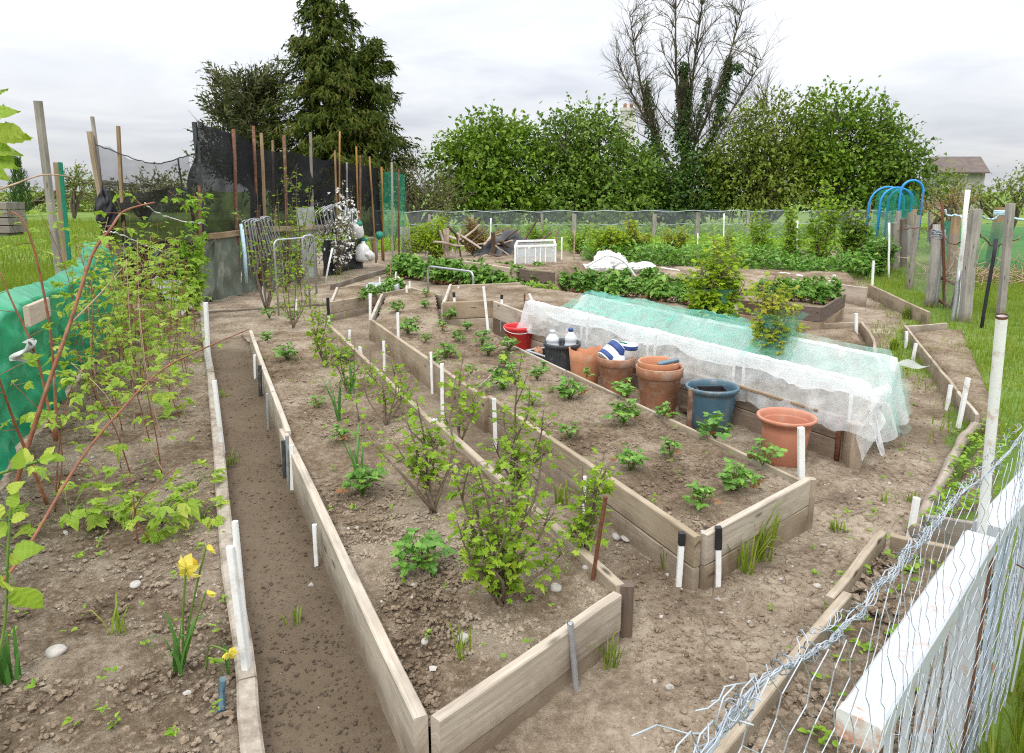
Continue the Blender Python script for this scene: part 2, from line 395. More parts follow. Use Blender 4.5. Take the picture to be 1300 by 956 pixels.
M['wood'] = m_wood('weathered_board', (.20, .15, .10), (.335, .272, .195), (.45, .385, .295))
M['wood_dark'] = m_wood('dark_board', (.05, .032, .022), (.10, .068, .048), (.16, .115, .085))
M['wood_grey'] = m_wood('silvered_post', (.13, .115, .10), (.24, .215, .185), (.36, .33, .29))
M['wood_tan'] = m_wood('tan_pole', (0.170, 0.111, 0.064), (0.281, 0.196, 0.119), (0.383, 0.289, 0.187))
M['wood_orange'] = m_wood('orange_cane', (0.213, 0.107, 0.041), (0.344, 0.189, 0.074), (0.410, 0.262, 0.131), knots=False)
M['wood_sand'] = m_wood('sandy_board', (.24, .175, .12), (.34, .262, .185), (.42, .345, .255))
M['log'] = m_wood('bark_log', (.10, .075, .055), (.24, .185, .14), (.40, .33, .265), gsc=.6)
M['edging'] = m_plain('pale_edging', (.36, .31, .25), .9, var=.3, sc=35, dirt_or_sheen=(.16, .12, .085), dirt_or_sheen_amt=.6, bmp=.5)
M['white_pl'] = m_plain('white_plastic', (.78, .78, .76), .4, var=.06, sc=40, dirt_or_sheen=(.45, .38, .30), dirt_or_sheen_amt=.25, bmp=.05)
M['white_paint'] = m_plain('white_paint', (.45, .475, .50), .5, var=.06, sc=60, dirt_or_sheen=(.42, .17, .06), dirt_or_sheen_amt=.22, bmp=.15, dirt_or_sheen_sc=16)
M['rust_paint'] = m_plain('peeling_white_paint', (.62, .62, .60), .6, var=.1, sc=40, dirt_or_sheen=(.40, .16, .07), dirt_or_sheen_amt=.8, bmp=.3, dirt_or_sheen_sc=22)
M['pole_paint'] = m_plain('white_pole_paint', (.80, .80, .79), .5, var=.06, sc=60, dirt_or_sheen=(.46, .20, .08), dirt_or_sheen_amt=.3, bmp=.15, dirt_or_sheen_sc=20)
M['blue_paint'] = m_plain('blue_grey_paint', (.42, .50, .58), .5, var=.12, sc=20, dirt_or_sheen=(.30, .14, .06), dirt_or_sheen_amt=.2, bmp=.15)
M['grey_metal'] = m_plain('galvanised', (.44, .46, .48), .45, .6, var=.2, sc=50, dirt_or_sheen=(.26, .2, .15), dirt_or_sheen_amt=.3)
M['wire'] = m_plain('galvanised_wire', (.43, .47, .51), .5, .2, var=.15, sc=60)
M['rust'] = m_plain('rusty_iron', (.16, .065, .035), .9, .1, var=.45, sc=60, bmp=.4)
M['rust_red'] = m_plain('rusty_pole', (.16, .078, .05), .9, 0, var=.4, sc=30, dirt_or_sheen=(.3, .2, .14), dirt_or_sheen_amt=.4, bmp=.3)
M['black'] = m_plain('black_tape', (.022, .022, .025), .5, var=.3)
M['dark_pl'] = m_plain('dark_plastic', (.05, .055, .06), .45, var=.3, sc=20, dirt_or_sheen=(.2, .17, .13), dirt_or_sheen_amt=.3)
M['slate_pl'] = m_plain('slate_blue_plastic', (.06, .125, .165), .28, spec=.5, var=.2, sc=14, dirt_or_sheen=(.20, .18, .15), dirt_or_sheen_amt=.35)
M['terra'] = m_plain('terracotta_plastic', (.46, .195, .12), .55, var=.12, sc=12, dirt_or_sheen=(.42, .28, .20), dirt_or_sheen_amt=.38)
M['clay'] = m_plain('weathered_clay', (.39, .185, .105), .85, var=.25, sc=16, dirt_or_sheen=(.42, .33, .26), dirt_or_sheen_amt=.55, bmp=.3, dirt_or_sheen_sc=13)
M['clay2'] = m_plain('orange_clay', (.48, .21, .11), .8, var=.15, sc=12, dirt_or_sheen=(.45, .33, .24), dirt_or_sheen_amt=.3, bmp=.2)
M['red_pl'] = m_plain('red_plastic', (.62, .035, .04), .4, spec=.5, var=.1, sc=10)
M['blue_pl'] = m_plain('blue_plastic', (.02, .25, .62), .4, spec=.5, var=.1)
M['navy'] = m_plain('navy_label', (.035, .07, .22), .45, var=.2)
M['green_pl'] = m_plain('green_plastic', (.02, .20, .13), .45, var=.25)
M['clear_pl'] = m_plain('cloudy_plastic', (.62, .66, .68), .25, spec=.5, var=.12)
M['green_sheet'] = m_plain('green_tarpaulin', (.013, .29, .135), .36, spec=.4, var=.3, sc=5, bmp=.12, dirt_or_sheen=(.09, .40, .25), dirt_or_sheen_amt=.28, dirt_or_sheen_sc=4)  # paler patches paint the sheet's teal highlights into its colour
M['grey_sheet'] = m_plain('grey_green_tarpaulin', (.15, .17, .13), .55, spec=.4, var=.3, sc=4, bmp=.2, dirt_or_sheen=(.27, .28, .23), dirt_or_sheen_amt=.4, dirt_or_sheen_sc=4)
M['pale_sheet'] = m_plain('pale_sheet', (.42, .44, .41), .5, var=.2, sc=5, dirt_or_sheen=(.22, .22, .17), dirt_or_sheen_amt=.4, dirt_or_sheen_sc=6)
M['black_sheet'] = m_plain('black_polythene', (.02, .02, .022), .4, spec=.4, var=.3, sc=8)
M['white_sack'] = m_plain('white_sack', (.72, .72, .70), .7, var=.08, sc=12, dirt_or_sheen=(.45, .40, .34), dirt_or_sheen_amt=.25, bmp=.4)
M['fleece'] = m_net('white_fleece', (.90, .92, .92), .52, .5, 7.5, .5)
M['green_net'] = m_net('green_netting', (.20, .58, .46), .27, .55, 6., .3)
M['pale_net'] = m_net('pale_green_netting', (.45, .70, .62), .22, .5, 5., .3)
M['black_net'] = m_net('black_windbreak_net', (.026, .026, .029), .87, .22, 3.5, .1)
M['black_net_low'] = m_net('doubled_black_net', (.026, .026, .029), .78, .2, 3.5, .1)
M['thin_black_net'] = m_net('thin_black_net', (.035, .035, .04), .42, .18, 2.5, .1)
M['hex_net'] = m_net('hexagonal_wire', (.38, .41, .45), .75, .2, 2., .1, weave=1.)
M['fine_wire'] = m_net('grey_wire_mesh', (.35, .38, .41), .24, .18, 3., .1)
M['far_green_net'] = m_net('far_green_net', (.03, .30, .19), .45, .25, 3., .2)
M['cloudy_pane'] = m_net('cloudy_pane', (.75, .78, .78), .35, .3, 3., .4)
M['rope'] = m_plain('pale_blue_rope', (.50, .68, .76), .7)
M['string'] = m_plain('pale_string', (.62, .62, .6), .8)
M['roof'] = m_plain('rusty_roof', (.13, .10, .088), .9, var=.3, sc=2., dirt_or_sheen=(.14, .15, .06), dirt_or_sheen_amt=.3, dirt_or_sheen_sc=.6)
M['render'] = m_plain('old_render', (.36, .34, .31), .9, var=.25, sc=1.5, dirt_or_sheen=(.2, .19, .17), dirt_or_sheen_amt=.4, dirt_or_sheen_sc=.8)
M['chimney'] = m_plain('pale_chimney', (.55, .53, .50), .9, var=.2, sc=2)
M['glass'] = m_plain('dark_pane', (.03, .035, .04), .1, spec=.5)
M['dead_wood'] = m_plain('split_timber', (.42, .33, .26), .9, var=.4, sc=9, bmp=.4)
M['bark'] = m_plain('grey_bark', (.13, .105, .08), .95, var=.4, sc=18, bmp=.5)
M['lichen_bark'] = m_plain('lichen_bark', (.095, .078, .052), .95, var=.4, sc=3., dirt_or_sheen=(.18, .14, .045), dirt_or_sheen_amt=.5, dirt_or_sheen_sc=1.2, bmp=.4)
M['cane'] = m_plain('red_brown_cane', (.24, .095, .05), .65, var=.4, sc=40, dirt_or_sheen=(.33, .22, .13), dirt_or_sheen_amt=.3)
M['cane_pale'] = m_plain('pale_dry_cane', (.42, .30, .20), .8, var=.3, sc=40)
M['twig'] = m_plain('grey_brown_stem', (.18, .135, .095), .9, var=.35, sc=50, bmp=.4)
M['green_stem'] = m_plain('green_stem', (.13, .22, .04), .6, var=.25, sc=40)
M['l_curr'] = m_leaf('currant_leaf', (0.139, 0.244, 0.013), (0.252, 0.399, 0.026), (0.407, 0.502, 0.051), .4)
M['l_goose'] = m_leaf('lime_bush_leaf', (0.184, 0.304, 0.012), (0.306, 0.442, 0.020), (0.520, 0.531, 0.061), .4)
M['l_goose2'] = m_leaf('yellow_bush_leaf', (0.187, 0.290, 0.015), (0.334, 0.399, 0.034), (0.560, 0.411, 0.087), .4)
M['l_rasp'] = m_leaf('raspberry_leaf', (0.170, 0.289, 0.027), (0.289, 0.417, 0.043), (0.527, 0.538, 0.097), .42)
M['l_straw'] = m_leaf('strawberry_leaf', (0.070, 0.190, 0.022), (0.152, 0.313, 0.041), (0.282, 0.437, 0.068), .25, .42, spec=.4)
M['l_straw_red'] = m_leaf('old_red_leaf', (.2, .05, .02), (.26, .12, .05), (.2, .16, .06), .2)
M['l_weed'] = m_leaf('weed_leaf', (0.132, 0.266, 0.019), (0.233, 0.386, 0.029), (0.321, 0.459, 0.048), .35)
M['l_hedge'] = m_leaf('hawthorn_leaf', (0.077, 0.156, 0.009), (0.147, 0.249, 0.014), (0.231, 0.329, 0.026), .2, bsc=.55)
M['l_hedge2'] = m_leaf('elder_leaf', (0.064, 0.127, 0.011), (0.122, 0.207, 0.018), (0.192, 0.276, 0.029), .2, bsc=.55)
M['l_hedge3'] = m_leaf('sallow_leaf', (0.091, 0.138, 0.012), (0.158, 0.210, 0.021), (0.243, 0.270, 0.040), .2, bsc=.55)
M['l_dark'] = m_leaf('dark_scrub_leaf', (0.028, 0.071, 0.009), (0.056, 0.117, 0.012), (0.101, 0.173, 0.020), .25, bsc=.55)
M['l_ivy'] = m_leaf('ivy_leaf', (0.026, 0.066, 0.014), (0.053, 0.108, 0.019), (0.099, 0.156, 0.024), .15)
M['l_con'] = m_leaf('cypress_spray', (.026, .046, .005), (.062, .088, .010), (.13, .115, .022), .15, .7, bsc=.7, spec=.12)
M['l_con2'] = m_leaf('cedar_spray', (0.037, 0.058, 0.016), (0.080, 0.093, 0.026), (0.151, 0.127, 0.044), .15, .7, bsc=.55)
M['l_brown'] = m_leaf('bronze_leaf', (.17, .11, .03), (.28, .19, .06), (.30, .26, .07), .3)
M['l_dry'] = m_leaf('bramble_leaf', (.06, .075, .018), (.11, .115, .03), (.18, .14, .055), .2, bsc=.55)
M['grass'] = m_leaf('grass_blade', (0.101, 0.170, 0.011), (0.187, 0.270, 0.023), (0.374, 0.340, 0.063), .35)
M['petal_w'] = m_plain('white_petal', (.82, .80, .76), .6, var=.1, sc=60)
M['petal_y'] = m_leaf('yellow_petal', (.72, .60, .06), (.80, .68, .12), (.82, .74, .25), .4)
M['petal_o'] = m_leaf('orange_trumpet', (.78, .42, .02), (.82, .55, .03), None, .3)
M['daff'] = m_leaf('daffodil_leaf', (.05, .15, .03), (.09, .22, .04), (.14, .28, .06), .3)
M['petal_p'] = m_plain('pink_bud', (.70, .22, .28), .6)
# ================================================================== sky and sun
w = bpy.data.worlds.new("World"); S.world = w; w.use_nodes = True
nt = w.node_tree
for n in list(nt.nodes): nt.nodes.remove(n)
sky = N(nt, 'ShaderNodeTexSky'); sky.sky_type = 'NISHITA'; sky.sun_disc = False
SUN_EL, SUN_AZ = R(48), R(200)
sky.sun_elevation = SUN_EL; sky.sun_rotation = SUN_AZ
g = coords(nt, 'Generated')
sep = nt.nodes.new('ShaderNodeSeparateXYZ'); L(nt, g, sep.inputs[0])
z = N(nt, 'ShaderNodeClamp'); L(nt, sep.outputs['Z'], z.inputs[0])
# cloud layer: project the view direction onto a flat overcast deck
dv = N(nt, 'ShaderNodeVectorMath'); dv.operation = 'DIVIDE'; L(nt, g, dv.inputs[0])
zz = math_(nt, 'ADD', z.outputs[0], .16); cb = nt.nodes.new('ShaderNodeCombineXYZ')
for i in range(3): L(nt, zz, cb.inputs[i])
L(nt, cb.outputs[0], dv.inputs[1])
cn = noise(nt, 1.15, 6., dv.outputs[0], .55, .4)
cl = ramp(nt, cn, [(.34, (.47, .487, .53)), (.48, (.55, .565, .598)), (.60, (.615, .622, .637))])
cie = math_(nt, 'ADD', math_(nt, 'MULTIPLY', z.outputs[0], 2.95), .76)
sc = N(nt, 'ShaderNodeVectorMath'); sc.operation = 'SCALE'; L(nt, cl, sc.inputs[0]); L(nt, math_(nt, 'MULTIPLY', cie, 10.), sc.inputs['Scale'])
mx = mixc(nt, .93, sky.outputs[0], sc.outputs[0])
bg = N(nt, 'ShaderNodeBackground', Strength=.1); L(nt, mx, bg.inputs[0])
wo = nt.nodes.new('ShaderNodeOutputWorld'); L(nt, bg.outputs[0], wo.inputs[0])
sl = bpy.data.lights.new('sun', 'SUN'); sl.energy = 1.2; sl.angle = R(20); sl.color = (1, .965, .91)
so = bpy.data.objects.new('sun', sl); COL.objects.link(so)
# sun_rotation is measured clockwise from +Y
sd = Vector((math.sin(SUN_AZ)*math.cos(SUN_EL), math.cos(SUN_AZ)*math.cos(SUN_EL), math.sin(SUN_EL)))
so.rotation_euler = sd.to_track_quat('Z', 'Y').to_euler()
# ================================================================== camera
cd = bpy.data.cameras.new('camera'); cam = bpy.data.objects.new('camera', cd); COL.objects.link(cam)
cam.location = (0, 0, H); cam.rotation_euler = (R(90)-TH, 0, 0)
cd.sensor_width = 36; cd.lens = F/1300*36; cd.shift_y = -(478-CY)/1300; cd.clip_start = .05; cd.clip_end = 3000
S.camera = cam
S.view_settings.view_transform = 'Standard'; S.view_settings.look = 'None'; S.view_settings.exposure = .53; S.view_settings.gamma = 1
S.render.engine = 'CYCLES'; cy = S.cycles
cy.max_bounces = 7; cy.diffuse_bounces = 3; cy.glossy_bounces = 2; cy.transmission_bounces = 3; cy.transparent_max_bounces = 14
cy.use_denoising = False; cy.pixel_filter_type = 'BLACKMAN_HARRIS'; cy.filter_width = 1.15; cy.use_adaptive_sampling = True; cy.adaptive_threshold = .006
try: cy.denoiser = 'OPENIMAGEDENOISE'; cy.denoising_input_passes = 'RGB_ALBEDO_NORMAL'
except Exception: pass
cy.sample_clamp_indirect = 6; cy.caustics_reflective = False; cy.caustics_refractive = False
# ================================================================== ground
def inside(poly, x, y):
    x = np.asarray(x); y = np.asarray(y); r = np.zeros(x.shape, bool); n = len(poly)
    for i in range(n):
        x1, y1 = poly[i][0], poly[i][1]; x2, y2 = poly[(i+1) % n][0], poly[(i+1) % n][1]
        c = ((y1 > y) != (y2 > y)) & (x < (x2-x1)*(y-y1)/((y2-y1) or 1e-9)+x1)
        r ^= c
    return r
def sd_line(x, y, a, b):                  # signed distance, positive to the right of a->b
    dx, dy = b[0]-a[0], b[1]-a[1]; l = math.hypot(dx, dy)
    return ((x-a[0])*dy-(y-a[1])*dx)/l
def edist(poly, x, y):
    m = np.full(np.shape(x), 1e9)
    for i in range(len(poly)):
        a = poly[i]; b = poly[(i+1) % len(poly)]; dx, dy = b[0]-a[0], b[1]-a[1]
        t = np.clip(((x-a[0])*dx+(y-a[1])*dy)/(dx*dx+dy*dy+1e-12), 0, 1)
        m = np.minimum(m, np.hypot(x-a[0]-t*dx, y-a[1]-t*dy))
    return m
FENCE_L = [(-2.0, 1.5), (-2.6, 3.2), (-4.99, 8.9), (-6.4, 10.6)]
FENCE_R = [(.2, .6), (1.11, 1.54), (6.0, 9.5), (7.1, 12.6), (12.5, 24.5)]
def gmask(x, y):
    x = np.asarray(x, float); y = np.asarray(y, float)
    left = np.maximum.reduce([np.minimum(sstep(.0, .25, -sd_line(x, y, (-2.0, 1.5), (-5.1, 9.1))), sstep(12, 10.5, y)),
                              np.minimum(sstep(.0, .6, -(x+5.6-(y-10.5)*.05)), sstep(10, 10.8, y)), sstep(24.5, 26.5, y)])
    # right of the fence, and the rough strip this side of it
    fx = np.interp(y, [p[1] for p in FENCE_R], [p[0] for p in FENCE_R])
    right = sstep(-.25, .25, x-fx)*np.where(y < 1.4, .9, 1.)
    strip = sstep(-1.1, -.3, x-fx)*sstep(5.2, 7.2, y)*.95
    bedf = np.where((x > 1.9) & (y < 8), sstep(.15, .8, sd_line(x, y, (1.95, 3.0), (3.3, 4.75)))*.4*sstep(2.6, 3.6, y), 0)
    back = sstep(19.5, 21.5, y)*.95
    pale = .12*np.clip(fbm(x*.5, y*.5, 3), 0, 1)
    return np.clip(np.maximum.reduce([left, right, strip, bedf, back, pale]), 0, 1)
def gz(x, y):
    x = np.asarray(x, float); y = np.asarray(y, float)
    far = sstep(9, 16, np.hypot(x, y))
    z = (.02*fbm(x*1.3, y*1.3, 3)+.016*fbm(x*7, y*7, 3)+.008*fbm(x*26+9, y*26, 2))*(1-.3*far)+.05*far*fbm(x*.3, y*.3, 3)
    ruts = np.clip(fbm(x*4+31, y*4, 3), -.5, .6)*.036*sstep(.2, 1.2, x)*(1-far)
    return z+ruts
def lines(segs):
    out = []
    for a, b, st in segs: out += list(np.arange(a, b, st))
    return np.array(out)
geo = lambda a, b, k: list(np.geomspace(a, b, k))
gx = np.concatenate([-np.array(geo(30, 1500, 16))[::-1], lines([(-29, -9, .6), (-9, -3.2, .09), (-3.2, 3.6, .022), (3.6, 7.6, .06), (7.6, 29, .6)]), np.array(geo(30, 1500, 16))])
gy = np.concatenate([np.array([-60, -20, -6, -2, 0, .8]), lines([(1.2, 5.6, .022), (5.6, 9, .04), (9, 16, .1), (16, 40, .6)]), np.array(geo(41, 2500, 22))])
XX, YY = np.meshgrid(gx, gy, indexing='ij'); nx, ny = XX.shape
ZZ = gz(XX, YY)
idx = np.arange(nx*ny).reshape(nx, ny)
T = np.stack([idx[:-1, :-1], idx[1:, :-1], idx[1:, 1:], idx[:-1, 1:]], -1).reshape(-1, 4)
crk = sstep(.35, .9, XX)*sstep(5.5, 3.5, YY)*sstep(3.4, 2.6, XX)
dmp = sstep(-.02, .08, -sd_line(XX, YY, (-.24, 1.74), (-2.74, 7.29)))*sstep(-3.8, -3, XX)*1.*sstep(.0, .05, sd_line(XX, YY, (-.62, 1.45), (-3.22, 7.3))+.25)*sstep(9, 6.5, YY)
dmp = np.maximum(dmp, .45*sstep(.02, .15, sd_line(XX, YY, (.40, 2.38), (-2.01, 7.75)))*sstep(.0, .1, -sd_line(XX, YY, (.77, 2.72), (-1.55, 7.83)))*sstep(2.3, 2.9, YY)*sstep(9, 7.5, YY))
dmp = np.maximum(dmp, .6*sstep(.35, .9, XX)*sstep(10, 7, YY)*sstep(.02, .3, fbm(XX*1.1+5, YY*1.1+2, 4))*sstep(2.2, 3.4, YY+.2*XX))
go = np_mesh('ground', np.stack([XX, YY, ZZ], -1).reshape(-1, 3), T, M['ground'], None, (0, 0, 0), True,
             {'grass': gmask(XX, YY).ravel(), 'crack': crk.ravel(), 'damp': dmp.ravel()})
props(go, kind='structure')
# ------------------------------------------------------------------ soil patches, clods
def soil_patch(name, poly, zfn, step, mat, parent=None, org=None, amp=1., slope=0.):
    xs = [p[0] for p in poly]; ys = [p[1] for p in poly]
    ax = np.arange(min(xs)-step, max(xs)+2*step, step); ay = np.arange(min(ys)-step, max(ys)+2*step, step)
    X, Y = np.meshgrid(ax, ay, indexing='ij'); n, m = X.shape
    Z = zfn(X, Y)+amp*(.03*fbm(X*3.1+3, Y*3.1, 3)+.020*fbm(X*13, Y*13+7, 3)+.012*np.abs(fbm(X*37, Y*37, 2)))
    if slope: Z = -.06+(Z+.06)*sstep(0, slope, edist(poly, X, Y)*np.where(inside(poly, X, Y), 1, 0))
    id_ = np.arange(n*m).reshape(n, m)
    q = np.stack([id_[:-1, :-1], id_[1:, :-1], id_[1:, 1:], id_[:-1, 1:]], -1).reshape(-1, 4)
    keep = inside(poly, X, Y) | (edist(poly, X, Y) < step*.75)
    kf = keep[:-1, :-1] & keep[1:, :-1] & keep[1:, 1:] & keep[:-1, 1:]
    q = q[kf.ravel()]; used = np.unique(q); re = np.full(n*m, -1); re[used] = np.arange(len(used))
    V = np.stack([X, Y, Z], -1).reshape(-1, 3)[used]
    return np_mesh(name, V, re[q], mat, parent, org, True)
_t = (1+5**.5)/2
ICO_V = np.array([(-1, _t, 0), (1, _t, 0), (-1, -_t, 0), (1, -_t, 0), (0, -1, _t), (0, 1, _t), (0, -1, -_t), (0, 1, -_t), (_t, 0, -1), (_t, 0, 1), (-_t, 0, -1), (-_t, 0, 1)])/1.9
ICO_F = np.array([(0,11,5),(0,5,1),(0,1,7),(0,7,10),(0,10,11),(1,5,9),(5,11,4),(11,10,2),(10,7,6),(7,1,8),(3,9,4),(3,4,2),(3,2,6),(3,6,8),(3,8,9),(4,9,5),(2,4,11),(6,2,10),(8,6,7),(9,8,1)])
def lumps(Pn, Sn, flat=.7):
    k = len(Pn); v = ICO_V[None]*np.ones((k, 1, 1))*(1+RS.normal(0, .22, (k, 12, 1)))
    a = RS.uniform(0, 6.28, k); c, s = np.cos(a)[:, None], np.sin(a)[:, None]
    st = RS.uniform(.7, 1.4, (k, 1))
    x = v[:, :, 0]*c*st-v[:, :, 1]*s; y = v[:, :, 0]*s*st+v[:, :, 1]*c; zz_ = v[:, :, 2]*flat
    vv = np.stack([x, y, zz_], -1)*Sn[:, None, None]+Pn[:, None, :]
    return vv.reshape(-1, 3), (ICO_F[None]+(np.arange(k)*12)[:, None, None]).reshape(-1, 3)
def scatter(name, poly, zfn, n, smin, smax, mat, pw=2.5, label=None, cat=None, near=None, parent=None, org=None):
    xs = [p[0] for p in poly]; ys = [p[1] for p in poly]; pts = []
    x = RS.uniform(min(xs), max(xs), n*8); y = RS.uniform(min(ys), max(ys), n*8)
    k = inside(poly, x, y)
    if near: k &= RS.rand(len(x)) < np.clip(near/np.hypot(x, y), 0, 1)**2
    x = x[k][:n]; y = y[k][:n]; s = smin+(smax-smin)*RS.rand(len(x))**pw
    v, f = lumps(np.stack([x, y, zfn(x, y)+s*.2], -1), s)
    o = np_mesh(name, v, f, mat, parent, org, False)
    if parent is None: props(o, label, cat, kind='stuff')
    return o
# ------------------------------------------------------------------ raised beds
def board(mb, a, b, zt, h, th=.035, inn=0., warp=.003, m=0):
    """edge plank from a to b, top at zt, height h, thickness th"""
    a = Vector((a[0], a[1], zt-h/2)); b = Vector((b[0], b[1], zt-h/2))
    mb.beam(a, b, th, h, seg=8, warp=warp, m=m)
def bed_board(root, org, a, b, zt, h, mat='wood', th=.035, label=None):
    mb = MB(); board(mb, a, b, zt, h, th); return mb.build('edge_board', M[mat], root, org, label)
def smoothz(base): return lambda x, y: np.full(np.shape(x), base)
# --- long bed with the currant bushes
B2 = dict(FL=(-.24, 1.74), FR=(.40, 2.38), BR=(-2.01, 7.75), BL=(-2.74, 7.29))
def z_b2(x, y): return .165-.17*sstep(6.6, 8.7, y-.45*(x+2.4))
org = V3(-.3, 3.2, 0)
bed2 = thing('raised_bed', 'long plank bed with the currant bushes, beside the dark path', 'raised bed', org, 'raised plank beds')
poly2 = [(-.235, 1.74), (.40, 2.37), (-.47, 4.32), (-2.0, 7.72), (-2.6, 9.0), (-3.4, 8.6), (-2.76, 7.3), (-1.40, 4.16)]
soil_patch('soil', poly2, z_b2, .017, M['soil'], bed2, org)
bed_board(bed2, org, (-2.74, 7.29), (-1.36, 4.10), .225, .30)
bed_board(bed2, org, (-1.42, 4.18), (-.255, 1.72), .215, .30, th=.042)
bed_board(bed2, org, (-.215, 1.715), (.385, 2.345), .215, .15, th=.038)
bed_board(bed2, org, (-.215, 1.725), (.385, 2.355), .062, .15, th=.036)
bed_board(bed2, org, (.405, 2.40), (-.47, 4.32), .215, .16, th=.04)
bed_board(bed2, org, (.415, 2.42), (-.46, 4.34), .050, .15, 'wood_dark', th=.036)
bed_board(bed2, org, (-.49, 4.30), (-2.02, 7.72), .205, .27, th=.036)
mb = MB(); mb.beam((.43, 2.415, -.05), (.43, 2.415, .21), .045, .05); mb.build('corner_post', M['wood_dark'], bed2, org)
# --- strawberry bed
B3 = dict(FL=(.77, 2.72), FR=(1.46, 3.34), R=(-.08, 6.8), BL=(-1.55, 7.83))
def z_b3(x, y): return .195+.0*x
org = V3(.6, 4.2, 0)
bed3 = thing('raised_bed', 'plank bed of spaced strawberry plants in front of the row of pots', 'raised bed', org, 'raised plank beds')
poly3 = [(.79, 2.77), (1.43, 3.34), (-.1, 6.78), (-.24, 7.55), (-.82, 7.83), (-1.12, 10.2), (-1.85, 10.7), (-1.54, 7.83)]
soil_patch('soil', poly3, z_b3, .02, M['soil'], bed3, org)
for zt, h, mt in ((.25, .14, 'wood'), (.105, .15, 'wood')):
    bed_board(bed3, org, (.772, 2.712), (-.16, 4.78), zt, h, mt)
    bed_board(bed3, org, (.80, 2.732), (1.475, 3.32), zt, h, mt)
bed_board(bed3, org, (-.18, 4.74), (-1.57, 7.82), .245, .29)
bed_board(bed3, org, (1.47, 3.35), (.45, 5.6), .222, .25, th=.02)
bed_board(bed3, org, (.44, 5.63), (-.09, 6.82), .218, .25, th=.02)
bed_board(bed3, org, (-1.60, 7.86), (-1.92, 10.7), .235, .25)
mb = MB(); mb.beam((1.50, 3.34, -.05), (1.50, 3.34, .24), .04, .045); mb.build('corner_post', M['wood'], bed3, org)
# --- raspberry bed on the left
def z_b1(x, y): return .045+.0*x
org = V3(-1.6, 2.8, 0)
bed1 = thing('raised_bed', 'wide raspberry bed with pale flat edging along the dark path', 'raised bed', org, 'raised plank beds')
e1 = [(-.62, 1.45), (-.88, 2.07), (-1.29, 2.95), (-2.42, 5.52), (-3.22, 7.3), (-4.55, 10.26)]
poly1 = [(-.64, 1.42), (-.9, 2.07), (-1.31, 2.95), (-2.44, 5.52), (-3.24, 7.3), (-4.5, 10.1), (-6.1, 10.1), (-5.0, 8.9), (-2.62, 3.2), (-2.0, 1.5), (-1.9, 1.2), (-.6, 1.2)]
soil_patch('soil', poly1, z_b1, .02, M['soil_rough'], bed1, org)
for i in range(5):
    a, b = Vector((*e1[i], 0)), Vector((*e1[i+1], 0)); d = (b-a).normalized()
    mb = MB(); mb.beam((a.x+d.x*.004, a.y+d.y*.004, .02), (b.x-d.x*.004, b.y-d.y*.004, .02+.002*i), .065, .10, seg=5, warp=.004, ch=.008); mb.build('edging', M['edging'], bed1, org)
# --- bed under the nets: deep timbers
ND = Vector((.513, -.858, 0)); NP = Vector((.858, .513, 0)); NO = Vector((.17, 7.33, 0)); NLEN, NWID = 3.76, .77
def nb(s, t, z=0.): q = NO+ND*(s-.38*t*s/3.76)+NP*t; return Vector((q.x, q.y, z))
org = nb(NLEN/2, NWID/2)
bedn = thing('raised_bed', 'deep timber bed under the white fleece and green netting', 'raised bed', org, 'raised plank beds')
soil_patch('soil', [nb(.02, .02)[:2], nb(NLEN-.02, .02)[:2], nb(NLEN-.02, NWID-.02)[:2], nb(.02, NWID-.02)[:2]], smoothz(.22), .03, M['soil'], bedn, org)
for zt, h in ((.29, .145), (.14, .16)):
    bed_board(bedn, org, nb(-.02, 0), nb(1.9, 0), zt, h, 'log', .05); bed_board(bedn, org, nb(1.92, .005), nb(NLEN-.09, .005), zt-.006, h, 'log', .05)
    bed_board(bedn, org, nb(NLEN-.03, .07), nb(NLEN-.03, NWID), zt, h, 'wood', .05); bed_board(bedn, org, nb(0, NWID), nb(NLEN, NWID), zt, h, 'wood', .05)
    bed_board(bedn, org, nb(.0, .03), nb(.0, NWID-.03), zt-.004, h, 'wood', .045)
mb = MB(); mb.beam(nb(NLEN-.02, .01, -.05), nb(NLEN-.02, .01, .27), .11, .075); mb.build('corner_post', M['wood_sand'], bedn, org)
mb = MB(); mb.tube([nb(NLEN-.11, -.025, -.03), nb(NLEN-.11, -.025, .29)], .016, 6); mb.build('corner_peg', M['rust'], bedn, org)
# --- other beds
def simple_bed(label, poly, zs, edges, step=.05, soil='soil', amp=.6, slope=0.):
    c = V3(sum(p[0] for p in poly)/len(poly), sum(p[1] for p in poly)/len(poly), 0)
    r = thing('raised_bed', label, 'raised bed', c, 'raised plank beds')
    soil_patch('soil', [(p[0], p[1]) for p in poly], smoothz(zs), step, M[soil], r, c, amp, slope)
    for e in edges: bed_board(r, c, *e)
    return r, c
q = lambda x, y, z: tuple(P(x, y, z)[:2])
c1, c2 = q(419, 384, .24), q(521, 366, .24); c3, c4 = q(505, 352, .2), q(428, 366, .2)
simple_bed('small seedling bed with a pale plank front, behind the black taped stake', [c1, c2, c3, c4], .19,
           [(c1, c2, .245, .15), (c1, c2, .09, .14, 'wood', .03), (c2, c3, .22, .2), (c1, c4, .22, .2), (c4, c3, .2, .18)])
d1, d2, d3, d4 = q(562, 384, .38), q(627, 382, .38), q(700, 411, .36), q(745, 372, .34)
d5 = q(660, 362, .3); d6 = q(572, 366, .3)
simple_bed('raised bed with a brown end wall, at the head of the strawberry bed', [d1, d2, d3, d4, d5, d6], .31,
           [(d1, d2, .385, .2, 'wood_sand'), (d1, d2, .18, .2, 'wood_sand', .034), (d2, d3, .38, .2, 'wood_sand'), (d2, d3, .175, .2, 'wood_dark', .034), (d1, d6, .36, .3, 'wood'), (d6, d5, .34, .25, 'wood')])
